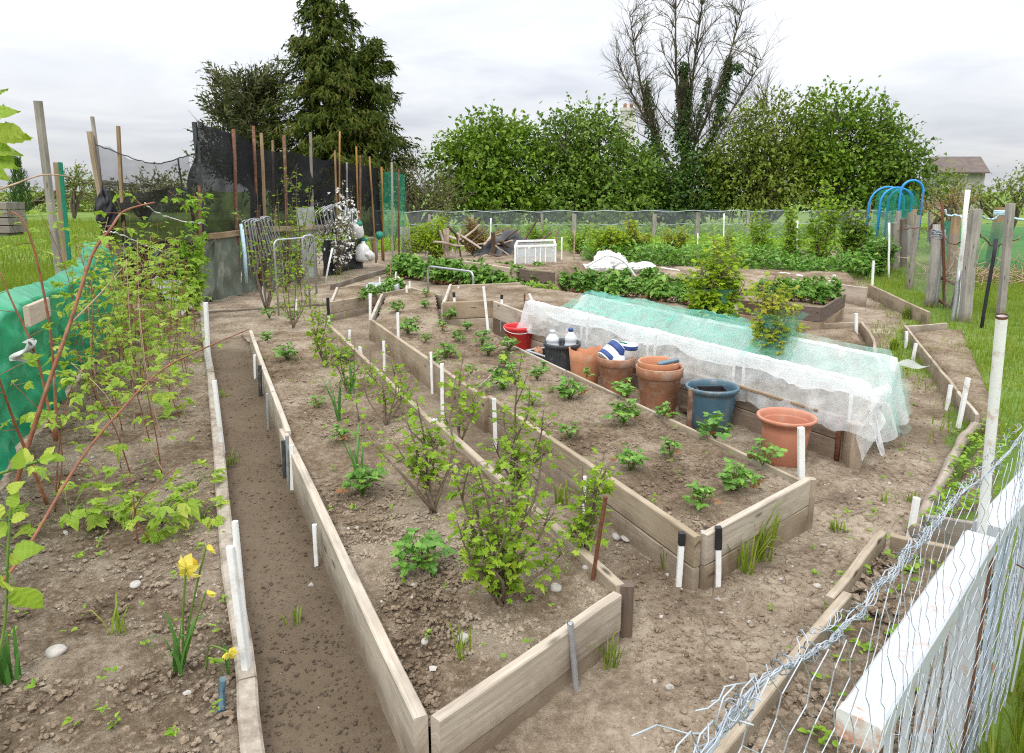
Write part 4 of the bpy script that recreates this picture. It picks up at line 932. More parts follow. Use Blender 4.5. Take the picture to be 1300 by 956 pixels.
# ================================================================== windbreak, left
WA, WB = (-4.78, 10.5), (-2.78, 18.6)
def wpt(px, py, off=0.):
    p = W(px, py, WA, WB)
    return p+V3(off*.97, -off*.24, 0)
def pole(label, top, bot, r, mat, rt=None, cat='pole', name='pole', group='windbreak poles', sq=False, parts=None, org=None):
    mb = MB(); top = Vector(top); bot = Vector(bot)
    if sq: r *= .8
    if 'windbreak' in group: r *= .82
    if sq: mb.beam(bot, top, r*2, r*2, up=(0, 1, .01), seg=5, warp=.006)
    else:
        pts = [bot.lerp(top, i/5)+rdir()*r*.25*(0 < i < 5) for i in range(6)]; mb.tube(pts, [r+((rt or r)-r)*i/5 for i in range(6)], 7)
    return props(mb.build(name, M[mat], None, (bot.x, bot.y, bot.z)), label, cat, group)
for lab, px, py, bx, r, mt, sq, off in (
    ('black square pole at the near end of the black windbreak netting', 243, 155, 256, .045, 'dark_pl', True, .05),
    ('rusty pole right of the black end pole', 290, 164, 291, .035, 'rust_red', False, .09),
    ('red-brown pole at the peak of the black netting', 319, 160, 323, .032, 'rust_red', False, .04),
    ('tan pole close beside the red-brown one at the netting peak', 323.5, 169, 328, .034, 'wood_tan', True, .12),
    ('reddish pole in front of the low netting, left of the conifer', 354, 172, 357, .036, 'rust_red', False, .1),
    ('pale short post between the two reddish poles, topped by the hidden net', 350, 178, 352, .03, 'wood_tan', True, -.06),
    ('grey-topped pole wrapped in black netting', 393, 168, 393, .036, 'wood_grey', True, .02),
    ('thin tan stake of the close pair beside the grey-topped pole', 419.5, 191, 421, .026, 'wood_tan', True, .1),
    ('tall orange cane rising above the netting in front of the conifer', 424, 167, 421, .022, 'wood_orange', False, .13),
    ('short grey stake at the dip of the netting', 437, 206, 436, .025, 'wood_grey', True, .06),
    ('pointed pale cane in the bundle by the blossom', 447, 186, 449, .025, 'wood_orange', False, .1),
    ('red painted stake in the bundle by the blossom', 450, 197, 447, .03, 'rust_red', True, .14),
    ('leaning orange cane right of the red stake', 463, 199, 470, .024, 'wood_orange', False, .12),
    ('leaning grey-tan cane right of the orange cane', 467, 206, 474, .024, 'wood_tan', False, .05),
    ('orange stake left of the green net end', 479.5, 212, 481, .03, 'wood_orange', False, .1),
    ('grey-green post in front of the green net end', 489.5, 206, 490, .036, 'wood_grey', True, .16),
    ('rusty stake on the green net end', 499.5, 215, 499, .03, 'rust_red', True, .14),
    ('dark stake between the tan pair and the red stake', 482.5, 214, 483, .025, 'wood_dark', True, .02)):
    t_ = wpt(px, py, off); b_ = wpt(bx, 330, off); b_.z = -.05
    b2 = W(bx, 300, WA, WB)+V3(off*.97, -off*.24, 0); b2.z = -.05
    pole(lab, t_, b2, r, mt, sq=sq)
# netting of the windbreak: folds hang between the poles
def netwall(name, label, A_, B_, tops, bots, mat, fold=.05, nu=90, nv=26, bow=.25, off=0., cat='netting', thick=0, s0=0):
    xs = [t[0] for t in tops]; mb = MB()
    def fn(u, v):
        px = xs[0]+(xs[-1]-xs[0])*u
        ty = np.interp(px, xs, [t[1] for t in tops]); by = np.interp(px, [t[0] for t in bots], [t[1] for t in bots])
        ty = ty+.5*math.sin(px*.31)
        p0 = W(px, ty, A_, B_); p1 = W(px, by, A_, B_)
        p = p0.lerp(p1, v)
        f = fold*(float(fbm(px*.045+s0, v*2.4-px*.03+s0, 4))*1.6+.6*math.sin(px*.11+v*5+3*float(fbm(px*.02, v*2, 2))))
        nrm_ = V3(B_[1]-A_[1], -(B_[0]-A_[0]), 0).normalized()
        return p+nrm_*(f+off)
    mb.sheet(fn, nu, nv, 0, True, 6, 2)
    c = W(xs[0], tops[0][1], A_, B_)
    return props(mb.build(name, M[mat], None, (c.x, c.y, 0)), label, cat)
netwall('windbreak_netting', 'black windbreak netting sagging between the leaning poles', WA, WB,
        [(243, 153), (262, 158), (290, 168), (305, 173), (323, 175), (327, 188), (353, 193), (370, 192), (393, 199), (412, 203), (425, 205), (440, 209), (450, 208), (470, 213), (484, 213)],
        [(243, 303), (290, 299), (330, 296), (393, 292), (440, 296), (484, 302)], 'black_net', .09, 160, 40)
netwall('windbreak_netting', 'bright green netting at the far end of the windbreak', WA, WB, [(481, 220), (495, 217), (511, 222)], [(481, 300), (511, 302)], 'far_green_net', .05, 30, 14, off=.05)
LA, LB = (-6.55, 10.75), (-4.78, 10.5)
netwall('windbreak_netting', 'see-through black netting slung low between the leaning poles and the black pole', LA, LB,
        [(124, 184), (138, 187), (150, 194), (165, 202), (185, 206), (205, 207), (225, 201), (243, 197)], [(124, 240), (243, 244)], 'thin_black_net', .05, 50, 16)
netwall('windbreak_netting', 'doubled darker netting at the foot of the leaning poles', LA, LB,
        [(126, 232), (150, 246), (185, 244), (215, 238), (246, 240)], [(130, 322), (246, 322)], 'black_net_low', .1, 50, 16, off=.04, s0=9)
netwall('black_sheeting', 'black polythene hanging low behind the raspberry canes', LA, LB, [(160, 300), (200, 306), (258, 302)], [(160, 375), (258, 388)], 'black_sheet', .12, 40, 16, off=.12, cat='sheeting', s0=4)
def lp(px, py, Y=10.6): return D(px, py, Y)
def lpole(lab, a, b_, r, mt, sq=True, Y=10.6):
    pole(lab, lp(*a, Y), lp(*b_, Y), r, mt, sq=sq)
lpole('leaning tan pole with a blackened middle at the left end of the netting', (113.5, 167), (142, 345), .045, 'wood_tan')
lpole('leaning grey pole crossing the tan one at the left end of the netting', (117, 148), (141, 345), .033, 'wood_grey', Y=10.7)
lpole('tan pole standing behind the thin netting', (150, 160), (160, 340), .034, 'wood_tan')
lpole('thin black stick holding the sagging thin netting', (226, 201), (232, 250), .014, 'black', Y=10.5)
lpole('short rusty stake in front of the doubled netting', (253, 235), (255, 330), .03, 'rust_red', Y=10.4)
# black wad of net on the leaning pole
c = lp(134, 272, 10.45); mb = MB()
def wad(u, v):
    a = u*6.2832; b = v*3.1416; k = 1+.5*float(fbm(2.2*math.cos(a)+4, 2.2*math.sin(a)+b*2.5, 5))+.12*math.sin(a*5+b*7)
    return c+V3((.13*k*math.sin(b)*math.cos(a)), .13*k*math.sin(b)*math.sin(a), .30*math.cos(b)*(1+.2*math.sin(a*3)))
mb.sheet(wad, 60, 34)
props(mb.build('netting_bundle', M['black'], None, (c.x, c.y, c.z)), 'black bundle of net wadded on the leaning pole above the green sheet', 'netting')
# rail and sheets under the windbreak
mb = MB(); mb.beam(wpt(256, 300, .12), wpt(330, 292, .12), .05, .09, seg=5, warp=.006); props(mb.build('rail', M['wood_tan'], None, wpt(256, 300)), 'tan wooden rail along the top of the grey-green sheet', 'rail', 'windbreak rails')
mb = MB(); mb.beam(wpt(332, 291, .12), wpt(440, 287, .12), .05, .09, seg=5, warp=.006); props(mb.build('rail', M['wood_tan'], None, wpt(332, 291)), 'tan wooden rail behind the apple stems', 'rail', 'windbreak rails')
def tarp(name, lab, x0, x1, t0, t1, mat, off, fold=.06, bz=0., nu=40, nv=16, cat='sheeting', s0=0):
    mb = MB()
    def fn(u, v):
        px = x0+(x1-x0)*u; p = wpt(px, t0+(t1-t0)*u, off); z = p.z*(1-v)+bz*v
        f = fold*(math.sin(u*9+2*float(fbm(u*3+s0, v*2, 3)))*(.4+.6*v)+float(fbm(u*8+s0, v*4, 3)))
        return V3(p.x+.97*f, p.y-.24*f, z)
    mb.sheet(fn, nu, nv); c = wpt(x0, t0, off)
    return props(mb.build(name, M[mat], None, (c.x, c.y, 0)), lab, cat)
tarp('tarpaulin', 'grey-green sheet hanging from the rail left of the metal hoops', 258, 298, 302, 298, 'grey_sheet', .08, s0=1)
tarp('tarpaulin', 'grey-green sheet hanging behind the metal hoops', 299, 352, 298, 294, 'grey_sheet', .05, s0=3)
tarp('tarpaulin', 'dark sheet low behind the blossom tree', 396, 450, 305, 303, 'black_sheet', .2, s0=5)
tarp('windbreak_sheet', 'pale panel standing behind the apple stems', 372, 395, 264, 262, 'pale_sheet', .06, .012, cat='panel', s0=6)
tarp('windbreak_sheet', 'grey panel standing left of the pale panel', 354, 371, 292, 291, 'grey_sheet', .05, .012, cat='panel', s0=7)
tarp('windbreak_sheet', 'white panel leaning at the far end of the windbreak', 491, 504, 288, 287, 'pale_sheet', .35, .01, cat='panel', s0=8)
# green crumpled sheet over the raspberry bed's end
mb = MB(); c = wpt(262, 310, .15)
mb.sheet(lambda u, v: V3(c.x-.25+.35*u+.06*math.sin(v*7+u*4), c.y-.35+.28*u-.25*v+.07*math.sin(u*9+v*3), .95-.9*v+.06*math.sin(u*7)), 20, 20)
props(mb.build('tarpaulin', M['grey_sheet'], None, (c.x, c.y, 0)), 'dark green crumpled sheet at the end of the raspberry bed', 'sheeting')
mb = MB(); c = P(240, 395, .05)
mb.sheet(lambda u, v: V3(c.x-.25+.3*u+.03*math.sin(v*9), c.y-.5+.7*v+.05*math.sin(u*5), .52-.46*u+.05*math.sin(v*6+u*3)), 16, 16)
props(mb.build('tarpaulin', M['pale_sheet'], None, (c.x, c.y, 0)), 'pale grey sheet sloping down beside the white edging pipe', 'sheeting')
# ================================================================== green sheet fence on the left
GA, GB = (-1.95, 1.2), (-4.99, 8.9)
mb = MB(); ga, gb = V3(*GA, 0), V3(*GB, 0)
def gfn(u, v):
    p = ga.lerp(gb, u); zt = .86+.13*u+.04*math.sin(u*17)+.05*float(fbm(u*9, 2, 3))
    if u > .82: zt += .10*math.sin((u-.82)/.18*math.pi)
    c1_ = float(fbm(u*13+v*1.5, v*1.6-u*6, 3)); c2_ = float(fbm(u*24-v*3, v*3+u*9+5, 3)); f = .03*math.sin(u*26+1.5*math.sin(v*3))*(.3+.7*v)+.10*(.3-min(.3, abs(c1_)))+.06*(.3-min(.3, abs(c2_)))+.02*float(fbm(u*40, v*3, 2))
    z = zt*(1-v)+.03*v
    if v < .1: f += -.12*(1-v/.1)
    return V3(p.x+f*.93, p.y+f*.37, z)
mb.sheet(gfn, 300, 50); props(mb.build('sheet_fence', M['green_sheet'], None, (-2.6, 3.2, 0)), 'bright green plastic sheet fence behind the raspberry canes', 'fence')
def fat(t, z, off=0.): p = ga.lerp(gb, t); return V3(p.x+.93*off, p.y+.37*off, z)
mb = MB(); mb.beam(D(14, 402, 3.95)+V3(.09, 0, 0), D(42, 390, 4.35)+V3(.09, 0, 0), .03, .12, seg=3); props(mb.build('board', M['wood_sand'], None, D(14, 402, 3.95)), 'short bare board fixed across the green sheet', 'board')
mb = MB(); mb.beam(D(95, 345, 7.3), D(108, 330, 7.7), .03, .16, seg=2); props(mb.build('board', M['wood_grey'], None, D(95, 345, 7.3)), 'grey board end showing at the top of the green sheet', 'board')
pole('tall grey weathered post leaning beside the green sheet', D(48, 128, 6.6), D(88, 440, 6.75), .034, 'wood_grey', sq=True, group='left fence posts', name='post', cat='post')
pole('shorter post with green tape down one side, behind the green sheet', D(72.5, 206, 7.4), D(92, 420, 7.6), .036, 'wood_tan', sq=True, group='left fence posts', name='post', cat='post')
mb = MB(); mb.beam(D(76.5, 206, 7.34), D(94.5, 400, 7.54), .045, .012, up=(0, 1, 0)); props(mb.build('tape', M['green_pl'], None, D(77, 206, 6.2)), 'green tape strip down the shorter left post', 'tape')
mb = MB(); cb_ = D(-6, 272, 16.)
for k in range(4): mb.beam(cb_+V3(-.5, 0, -.22+k*.17-.1), cb_+V3(.48, 0, -.22+k*.17-.1), .6, .15)
mb.beam(cb_+V3(-.4, 0, -.4), cb_+V3(.4, 0, -.4), .5, .12)
props(mb.build('timber_stack', M['wood_grey'], None, (cb_.x, cb_.y, 0)), 'grey stacked timbers at the left edge of the field', 'timber')
# ================================================================== back fence
BF = [D(470, 300, 23.5), D(560, 300, 24), D(690, 300, 24.3), D(728, 300, 24.2), D(885, 300, 24.6), D(952, 300, 24.8), D(1100, 300, 25.)]
for p in BF: p.z = 0
fp = [('grey post in the mesh fence left of the wooden heap', 545, 272), ('grey post behind the green scrub in the mesh fence', 600, 273), ('pale post of the mesh fence behind the bronze bush', 688, 271), ('thick pale post of the mesh fence above the white sacks', 729, 272), ('slim grey post of the mesh fence left of the thick grey post', 831, 272), ('thick grey post of the mesh fence', 886, 270), ('slim post of the mesh fence right of the bright currant bush', 950, 270), ('grey fence post half hidden by the tall green shoots', 1081, 263), ('grey fence post left of the blue hoops', 1104, 256)]
def bfy(px): return 24.0+(px-560)*.0016
for lab, px, py in fp:
    Yp = bfy(px); t_ = D(px, py, Yp); b_ = V3(t_.x, Yp, -.1)
    pole(lab, t_, b_, .085 if 'thick' in lab else .055, 'wood_grey', sq=True, group='mesh fence posts', name='fence_post', cat='fence post')
mb = MB(); xs = [D(px, 280, bfy(px)).x for px in (470, 545, 600, 688, 729, 831, 886, 950, 1081, 1104, 1160)]
x0, x1 = xs[0], xs[-1]
mb.sheet(lambda u, v: V3(x0+(x1-x0)*u, 23.95+.06*math.sin(u*90)+(u*1.1), (.98+.05*math.sin(u*63))*(1-v)+.02), 120, 6, 0, True, 22/.35, 1/.35)
props(mb.build('mesh_fence', M['fine_wire'], None, (x0, 24, 0)), 'grey wire mesh fence across the back of the plot', 'fence')
mb = MB(); mb.tube([V3(x0+(x1-x0)*i/60, 23.93+1.1*i/60, .99+.03*math.sin(i*1.3)) for i in range(61)], .012, 4)
mb.tube([V3(x0+(x1-x0)*i/60, 23.93+1.1*i/60, .55+.02*math.sin(i*1.9)) for i in range(61)], .008, 4)
props(mb.build('fence_wire', M['wire'], None, (x0, 24, 1)), 'line wires strung along the mesh fence', 'wire')
for lab, px, py, by, mt, r, Yp in (('thin white stake behind the timber heap', 623, 277, 300, 'white_pl', .022, 21.), ('thin white stake right of the white cold frame', 713, 301, 334, 'white_pl', .018, 0), ('brown cane left of the white sacks', 729, 292, 333, 'wood_tan', .016, 0), ('white pole standing among the far green shoots', 1012, 280, 334, 'white_pl', .022, 0), ('white pole at the end of the far strawberry strip', 1128.5, 283, 353, 'white_pl', .02, 0), ('white pole behind the bright currant bush', 919, 271, 305, 'white_pl', .02, 20.), ('thin white post in front of the thick grey post', 885.5, 296, 324, 'white_pl', .016, 0), ('brown cane behind the white cold frame', 706, 290, 330, 'wood_tan', .014, 0)):
    b_ = P(px, by, 0) if not Yp else D(px, by, Yp)
    t_ = D(px+.3, py, b_.y); pole(lab, t_, V3(b_.x, b_.y, -.05 if not Yp else min(b_.z, 0)), r, mt, group='thin stakes at the back', name='stake', cat='stake')
# ================================================================== right fence
def rpost(lab, tx, ty, bx, by, wpx, mt, sq=True, Yo=None, name='fence_post', cat='fence post', group='right fence posts'):
    b_ = P(bx, by, 0) if Yo is None else D(bx, by, Yo)
    t_ = D(tx, ty, b_.y+.02); r = wpx/2*b_.y/F/1.02
    return pole(lab, t_, b_-V3(0, 0, .06), r, mt, sq=sq, group=group, name=name, cat=cat)
rpost('round grey gate post wound with wire, left of the rusty frame', 1191, 285, 1179, 391, 12, 'wood_grey', False)
rpost('slim grey post behind the round gate post', 1165, 273, 1154, 367, 7, 'wood_grey')
rpost('split post with a paler lower half, right of the rusty frame', 1239, 266, 1224, 411, 14, 'wood_grey')
rpost('brown square post behind the rusty frame', 1214, 273, 1206, 352, 10, 'wood_tan')
rpost('brown square post tied with pale rope', 1271, 263, 1255, 350, 12, 'wood_tan')
rpost('tall grey post right of the rope-tied post', 1283, 258, 1270, 403, 10, 'wood_grey')
rpost('broad grey post beyond the round gate post', 1136, 283, 1136, 345, 9, 'wood_grey')
rpost('dark brown post with a rusty cap', 1147, 278, 1147, 340, 8, 'wood_dark')
for i, (tx, ty, by, mt) in enumerate(((1141, 268, 322, 'wood_grey'), (1155, 270, 325, 'wood_grey'), (1161, 266, 318, 'wood_tan'), (1182, 268, 316, 'wood_grey'))):
    rpost(('weathered stake left of the blue hoops foot', 'weathered stake between the dark post and the slim post', 'tan stake under the reddish shrub', 'grey stake right of the reddish shrub')[i], tx, ty, tx-2, by, 6, mt)
rpost('thin rusty rod on the round gate post', 1196, 257, 1200, 392, 3.6, 'rust', False, name='rod', cat='rod')
rpost('grey pipe behind the round gate post', 1197, 297, 1188, 391, 6.5, 'grey_metal', False, name='pipe', cat='pipe')
rpost('tall white pipe with a rusty foot at the rusty frame', 1229, 241, 1213, 404, 6, 'white_pl', False, name='pipe', cat='pipe')
rpost('grey pipe hinge bar right of the rusty frame', 1219, 343, 1209, 409, 6, 'grey_metal', False, name='pipe', cat='pipe')
rpost('black rod leaning in the right fence', 1265, 303, 1246, 417, 4.5, 'black', False, name='rod', cat='rod')
Yg = P(1190, 390).y; r0 = thing('rusty_gate', 'small rusty iron gate frame between the grey posts', 'gate', P(1200, 392))
mb = MB(); gp = [D(1191, 351, Yg), D(1215, 362, Yg-.3), D(1209, 391, Yg-.3), D(1188, 379, Yg)]; mb.tube([gp[0], gp[1]], .022, 6); mb.tube([gp[3], gp[2]], .022, 6); mb.build('rail', M['rust'], r0, P(1200, 392))
mb = MB(); mb.tube([gp[0]+V3(0, 0, .05), gp[3]-V3(0, 0, .05)], .03, 6); mb.tube([gp[1], gp[2]], .024, 6); mb.build('upright', M['rust'], r0, P(1200, 392))
# wires and net along the right fence
def wireline(name, lab, pts, r, mt, cat='wire', group='right fence wires', jit=.01, n=6):
    mb = MB(); pts = spline(pts, n); mb.tube([p+rdir()*jit for p in pts], r, 4)
    return props(mb.build(name, M[mt], None, pts[0]), lab, cat, group)
wireline('rope', 'thin cord along the top of the see-through netting', [lp(x, y, 10.55) for x, y in ((120, 183), (150, 194), (185, 206), (205, 207), (225, 201), (243, 196))], .008, 'black', 'cord', 'left cords')
wireline('rope', 'pale blue rope looped along the tops of the right posts', [D(1199, 266, 10.2), D(1204, 274, 10.2), D(1214, 273, 10.2), D(1228, 278, 9.6), D(1239, 270, 9.4), D(1252, 277, 9.6), D(1263, 278, 9.8), D(1270, 271, 9.8), D(1285, 277, 9.6), D(1310, 279, 9.4)], .014, 'rope', 'rope')
mb = MB()
for k in range(3): mb.tube([V3(0, 0, .03*k)+D(1271, 272+k, 9.75)+V3(.085*math.cos(a), .085*math.sin(a), 0) for a in [i*.5236 for i in range(13)]], .012, 4)
props(mb.build('rope', M['rope'], None, D(1271, 272, 9.75)), 'pale blue rope knotted round the brown square post', 'rope')
wireline('barbed_wire', 'rusty barbed wire sagging between the right posts', [D(1140, 292, 12.5), D(1165, 290, 11.8), D(1190, 295, 10.2), D(1208, 310, 9.9), D(1222, 305, 9.6), D(1240, 296, 9.4), D(1258, 311, 9.6), D(1275, 310, 9.4), D(1293, 303, 9.3)], .008, 'rust', jit=.02)
mb = MB()
for k in range(16):
    c = D(1191, 292+k*.6, 10.15); mb.tube([c+V3(.085*math.cos(a)+rnd.uniform(-.012, .012), .085*math.sin(a), rnd.uniform(-.02, .02)) for a in [i*.6 for i in range(11)]], .006, 3)
props(mb.build('wire_coil', M['wire'], None, D(1191, 295, 10.1)), 'tangle of wire wound round the top of the round gate post', 'wire')
fl = [(6.0, 9.5), (6.55, 11.), (7.1, 12.6), (9.6, 18), (12.4, 24.5)]
def flp(u):
    k = u*(len(fl)-1); i = min(int(k), len(fl)-2); f = k-i
    return fl[i][0]+(fl[i+1][0]-fl[i][0])*f, fl[i][1]+(fl[i+1][1]-fl[i][1])*f
mb = MB(); mb.sheet(lambda u, v: V3(flp(u)[0]+.05*math.sin(u*40), flp(u)[1], (1.05+.04*math.sin(u*30))*(1-v)), 60, 5, 0, True, 40, 3)
props(mb.build('mesh_fence', M['fine_wire'], None, (6, 9.5, 0)), 'grey wire mesh running away along the right fence posts', 'fence')
mb = MB(); gA, gB = D(1195, 300, 14.5), D(1400, 300, 13.2)
mb.sheet(lambda u, v: V3(gA.x+(gB.x-gA.x)*u, gA.y+(gB.y-gA.y)*u+.1*math.sin(u*30), (1.02+.05*math.sin(u*22))*(1-v)+.15*v), 60, 6, 0, True)
props(mb.build('netting_fence', M['far_green_net'], None, (gA.x, gA.y, 0)), 'dark green netting fence beyond the right posts', 'netting')
# heap of old wire mesh
mb = MB(); c = P(1268, 365)
for k in range(150):
    p = c+V3(rnd.uniform(-.9, 1.6), rnd.uniform(-.2, 1.2), rnd.uniform(.02, .15)); pts = wander(p, rdir(.1, 1), rnd.uniform(.4, .95), 5, .5, -.1); mb.tube([V3(q_.x, q_.y, max(.02, q_.z)) for q_ in pts], .007, 3)
props(mb.build('wire_heap', M['fine_wire'] if 0 else M['cane_pale'], None, c), 'heap of dead stems and old wire on the right field', 'heap')
# blue hoops with green net
Yh = 21.; r0 = thing('net_tunnel', 'blue plastic hoops hung with green netting in the far right corner', 'net tunnel', V3(D(1155, 280, Yh).x, Yh, 0)); oo = V3(D(1155, 280, Yh).x, Yh, 0)
for cx_, tp, hw, dy in ((1157, 229, 14, 0), (1150, 238, 20, .5), (1163, 240, 16, .8), (1156, 237, 23, 1.3)):
    cz = D(cx_, tp, Yh).z; xx = D(cx_, 250, Yh).x; rw = hw*Yh/F
    pts = [V3(xx-rw, Yh+dy, 0)]+[V3(xx-rw*math.cos(a), Yh+dy, cz-rw+rw*math.sin(a)) for a in [i*math.pi/14 for i in range(15)]]+[V3(xx+rw, Yh+dy, 0)]
    mb = MB(); mb.tube(pts, .035, 6); mb.build('hoop', M['blue_pl'], r0, oo)
mb = MB(); xx = D(1155, 250, Yh).x; zt = D(1156, 240, Yh).z
def tn(u, v):
    a = math.pi*(.06+.88*u); rw = .42; z = max(0, zt-rw+rw*math.sin(a)) if True else 0
    return V3(xx-rw*math.cos(a)*1.1, Yh+.1+1.2*v+.05*math.sin(u*20), z*(1 if .18 < u < .82 else .5*abs(math.sin(u*9)))+.0)
mb.sheet(tn, 24, 8); mb.sheet(lambda u, v: V3(xx-.45+.9*u+.04*math.sin(v*9), Yh+.15+.06*math.sin(u*14), (zt-.15-.6*abs(u-.5)**1.5)*(1-v)), 16, 10); mb.build('net', M['far_green_net'], r0, oo)
# ================================================================== plants
def leafy(lv, mb, pts, kind, size, n, t0=.15, k=(2, 3), pet=.03, up=.5, r0=.006, r1=.002, sides=4, taper=.5):
    mb.tube(pts, [r0+(r1-r0)*i/(len(pts)-1) for i in range(len(pts))], sides)
    for i in range(n):
        t = t0+(1-t0)*(i+rnd.random()*.8)/n; p, d = along(pts, min(t, .999))
        for j in range(rnd.randint(*k)):
            o = rdir(-.3, .8); o = (o-d*(o.dot(d)*.6)).normalized(); pt = p+o*pet*rnd.uniform(.5, 1.6)
            if pet > .015: mb.tube([p, pt], .0012, 3, cap=False)
            lv.add(kind, pt, o+V3(0, 0, rnd.uniform(-.45, .2)), V3(0, 0, up)+o*.3+rdir()*.5, size*rnd.uniform(.55, 1.15)*(1-taper*t*.6))
def shrub(name, lab, cat, base, tips, kind, size, n, mat, stem='twig', group=None, wob=.05, t0=.15, k=(2, 3), pet=.03, r0=.008, blossoms=None, bmat=None, bn=0, side=2, up=.5):
    base = Vector(base); root = thing(name, lab, cat, base, group); lv = Leaves(); mb = MB(); bl = Leaves()
    for t in tips:
        t = Vector(t); L_ = (t-base).length
        m1 = base.lerp(t, .35)+V3(rnd.uniform(-wob, wob), rnd.uniform(-wob, wob), .05*L_)+rdir()*wob*.5; m2 = base.lerp(t, .7)+rdir()*wob*.7
        pts = spline([base+rdir()*r0*1.5, m1, m2, t], 4); leafy(lv, mb, pts, kind, size, n, t0, k, pet, up, r0)
        for j in range(side):
            p, d = along(pts, rnd.uniform(.3, .85)); q_ = wander(p, d+rdir()*.8+V3(0, 0, .2), L_*rnd.uniform(.12, .28), 4, .2)
            leafy(lv, mb, q_, kind, size, max(3, n//4), .1, k, pet, up, r0*.45)
        for j in range(bn):
            p, d = along(pts, rnd.uniform(.25, .98)); c = p+rdir()*rnd.uniform(.02, .24)
            for m_ in range(rnd.randint(1, 4)): bl.add('bloss', c+rdir()*.035, rdir(), rdir(-.2, 1), blossoms*rnd.uniform(.8, 1.2))
    mb.build('stems', M[stem], root, base); lv.build('leaves', M[mat], root, base)
    if bn: bl.build('blossom', M[bmat], root, base)
    return root
Z2 = .165; Z3 = .20
def bpx(x, y, z): return P(x, y, z)
def tip(base, x, y, dy=0.): return D(x, y, base.y+dy)
# --- currant bushes along the long bed
b = P(638, 768, Z2); shrub('currant_bush', 'fullest bright green currant bush, nearest the front plank', 'bush', b,
   [tip(b, 566, 570, .0), tip(b, 583, 590, .12), tip(b, 603, 585, -.05), tip(b, 622, 610, .1), tip(b, 640, 640, -.1), tip(b, 655, 585, .15), tip(b, 690, 560, .1), tip(b, 676, 600, -.05), tip(b, 700, 640, .1), tip(b, 722, 692, .1), tip(b, 580, 660, -.1), tip(b, 615, 680, -.15), tip(b, 660, 700, -.1), tip(b, 596, 640, .1), tip(b, 645, 735, -.05), tip(b, 600, 720, -.05)], 'curr', .048, 11, 'l_curr', group='currant bushes', r0=.009, wob=.03, t0=.3, k=(2, 3), pet=.026, side=2, up=.6)
b = P(655, 640, Z2); shrub('currant_bush', 'tall currant bush behind the fullest one, with one grey stem reaching highest', 'bush', b,
   [tip(b, 663, 445, .05), tip(b, 640, 520, .1), tip(b, 690, 520, 0), tip(b, 672, 490, .1), tip(b, 700, 570, .05), tip(b, 655, 560, -.05), tip(b, 625, 560, .05)], 'curr', .05, 13, 'l_curr', group='currant bushes', r0=.008, t0=.3, k=(2, 3), up=.7)
b = P(742, 705, Z2); shrub('currant_bush', 'slim currant bush beside the thin rusty rod', 'bush', b,
   [tip(b, 768, 568, .1), tip(b, 740, 590, .1), tip(b, 757, 610, 0), tip(b, 745, 640, .05), tip(b, 772, 590, 0), tip(b, 728, 665, 0)], 'curr', .05, 8, 'l_curr', group='currant bushes', r0=.005, t0=.25, k=(2, 3), wob=.03, up=.7)
b = P(549, 650, Z2); shrub('currant_bush', 'sparse currant bush with a thick grey foot and one long stem leaning left', 'bush', b,
   [tip(b, 528, 505, .1), tip(b, 515, 530, .0), tip(b, 540, 540, .1), tip(b, 560, 555, .1), tip(b, 585, 490, .3), tip(b, 447, 516, .3), tip(b, 500, 560, -.05), tip(b, 530, 570, 0)], 'curr', .055, 10, 'l_curr', group='currant bushes', r0=.010, t0=.4, k=(1, 3), up=.7)
b = P(585, 560, Z2); shrub('currant_bush', 'wiry currant bush rising over the middle joint of the long bed planks', 'bush', b,
   [tip(b, 590, 445, .1), tip(b, 575, 480, .0), tip(b, 600, 500, .1), tip(b, 620, 480, .2), tip(b, 565, 520, 0)], 'curr', .05, 9, 'l_curr', group='currant bushes', r0=.006, t0=.3, k=(1, 3))
b = P(490, 540, Z2); shrub('currant_bush', 'thin twiggy currant bush left of the middle joint of the planks', 'bush', b,
   [tip(b, 470, 440, .1), tip(b, 495, 430, .2), tip(b, 510, 470, .1), tip(b, 455, 470, .1), tip(b, 480, 480, 0), tip(b, 520, 490, .2)], 'curr', .05, 9, 'l_curr', group='currant bushes', r0=.006, t0=.3, k=(1, 3))
b = P(440, 500, Z2); shrub('currant_bush', 'small twiggy currant bush halfway down the long bed', 'bush', b,
   [tip(b, 425, 425, .1), tip(b, 450, 430, .1), tip(b, 462, 460, .1), tip(b, 420, 460, 0)], 'curr', .05, 8, 'l_curr', group='currant bushes', r0=.006, t0=.3, k=(1, 3))
b = P(412, 466, Z2); shrub('currant_bush', 'upright narrow currant bush near the far end of the long bed', 'bush', b,
   [tip(b, 393, 375, .1), tip(b, 405, 385, .0), tip(b, 415, 400, .1), tip(b, 400, 420, 0), tip(b, 425, 430, .1)], 'curr', .055, 12, 'l_curr', group='currant bushes', r0=.006, t0=.2, k=(2, 3))
b = P(372, 416, .05); shrub('currant_bush', 'bare-footed currant bush beyond the far end of the long bed', 'bush', b,
   [tip(b, 366, 330, .1), tip(b, 378, 310, .1), tip(b, 358, 345, 0), tip(b, 390, 340, .1), tip(b, 400, 360, 0), tip(b, 350, 370, .1)], 'curr', .055, 11, 'l_curr', group='currant bushes', r0=.008, t0=.3, k=(2, 3))
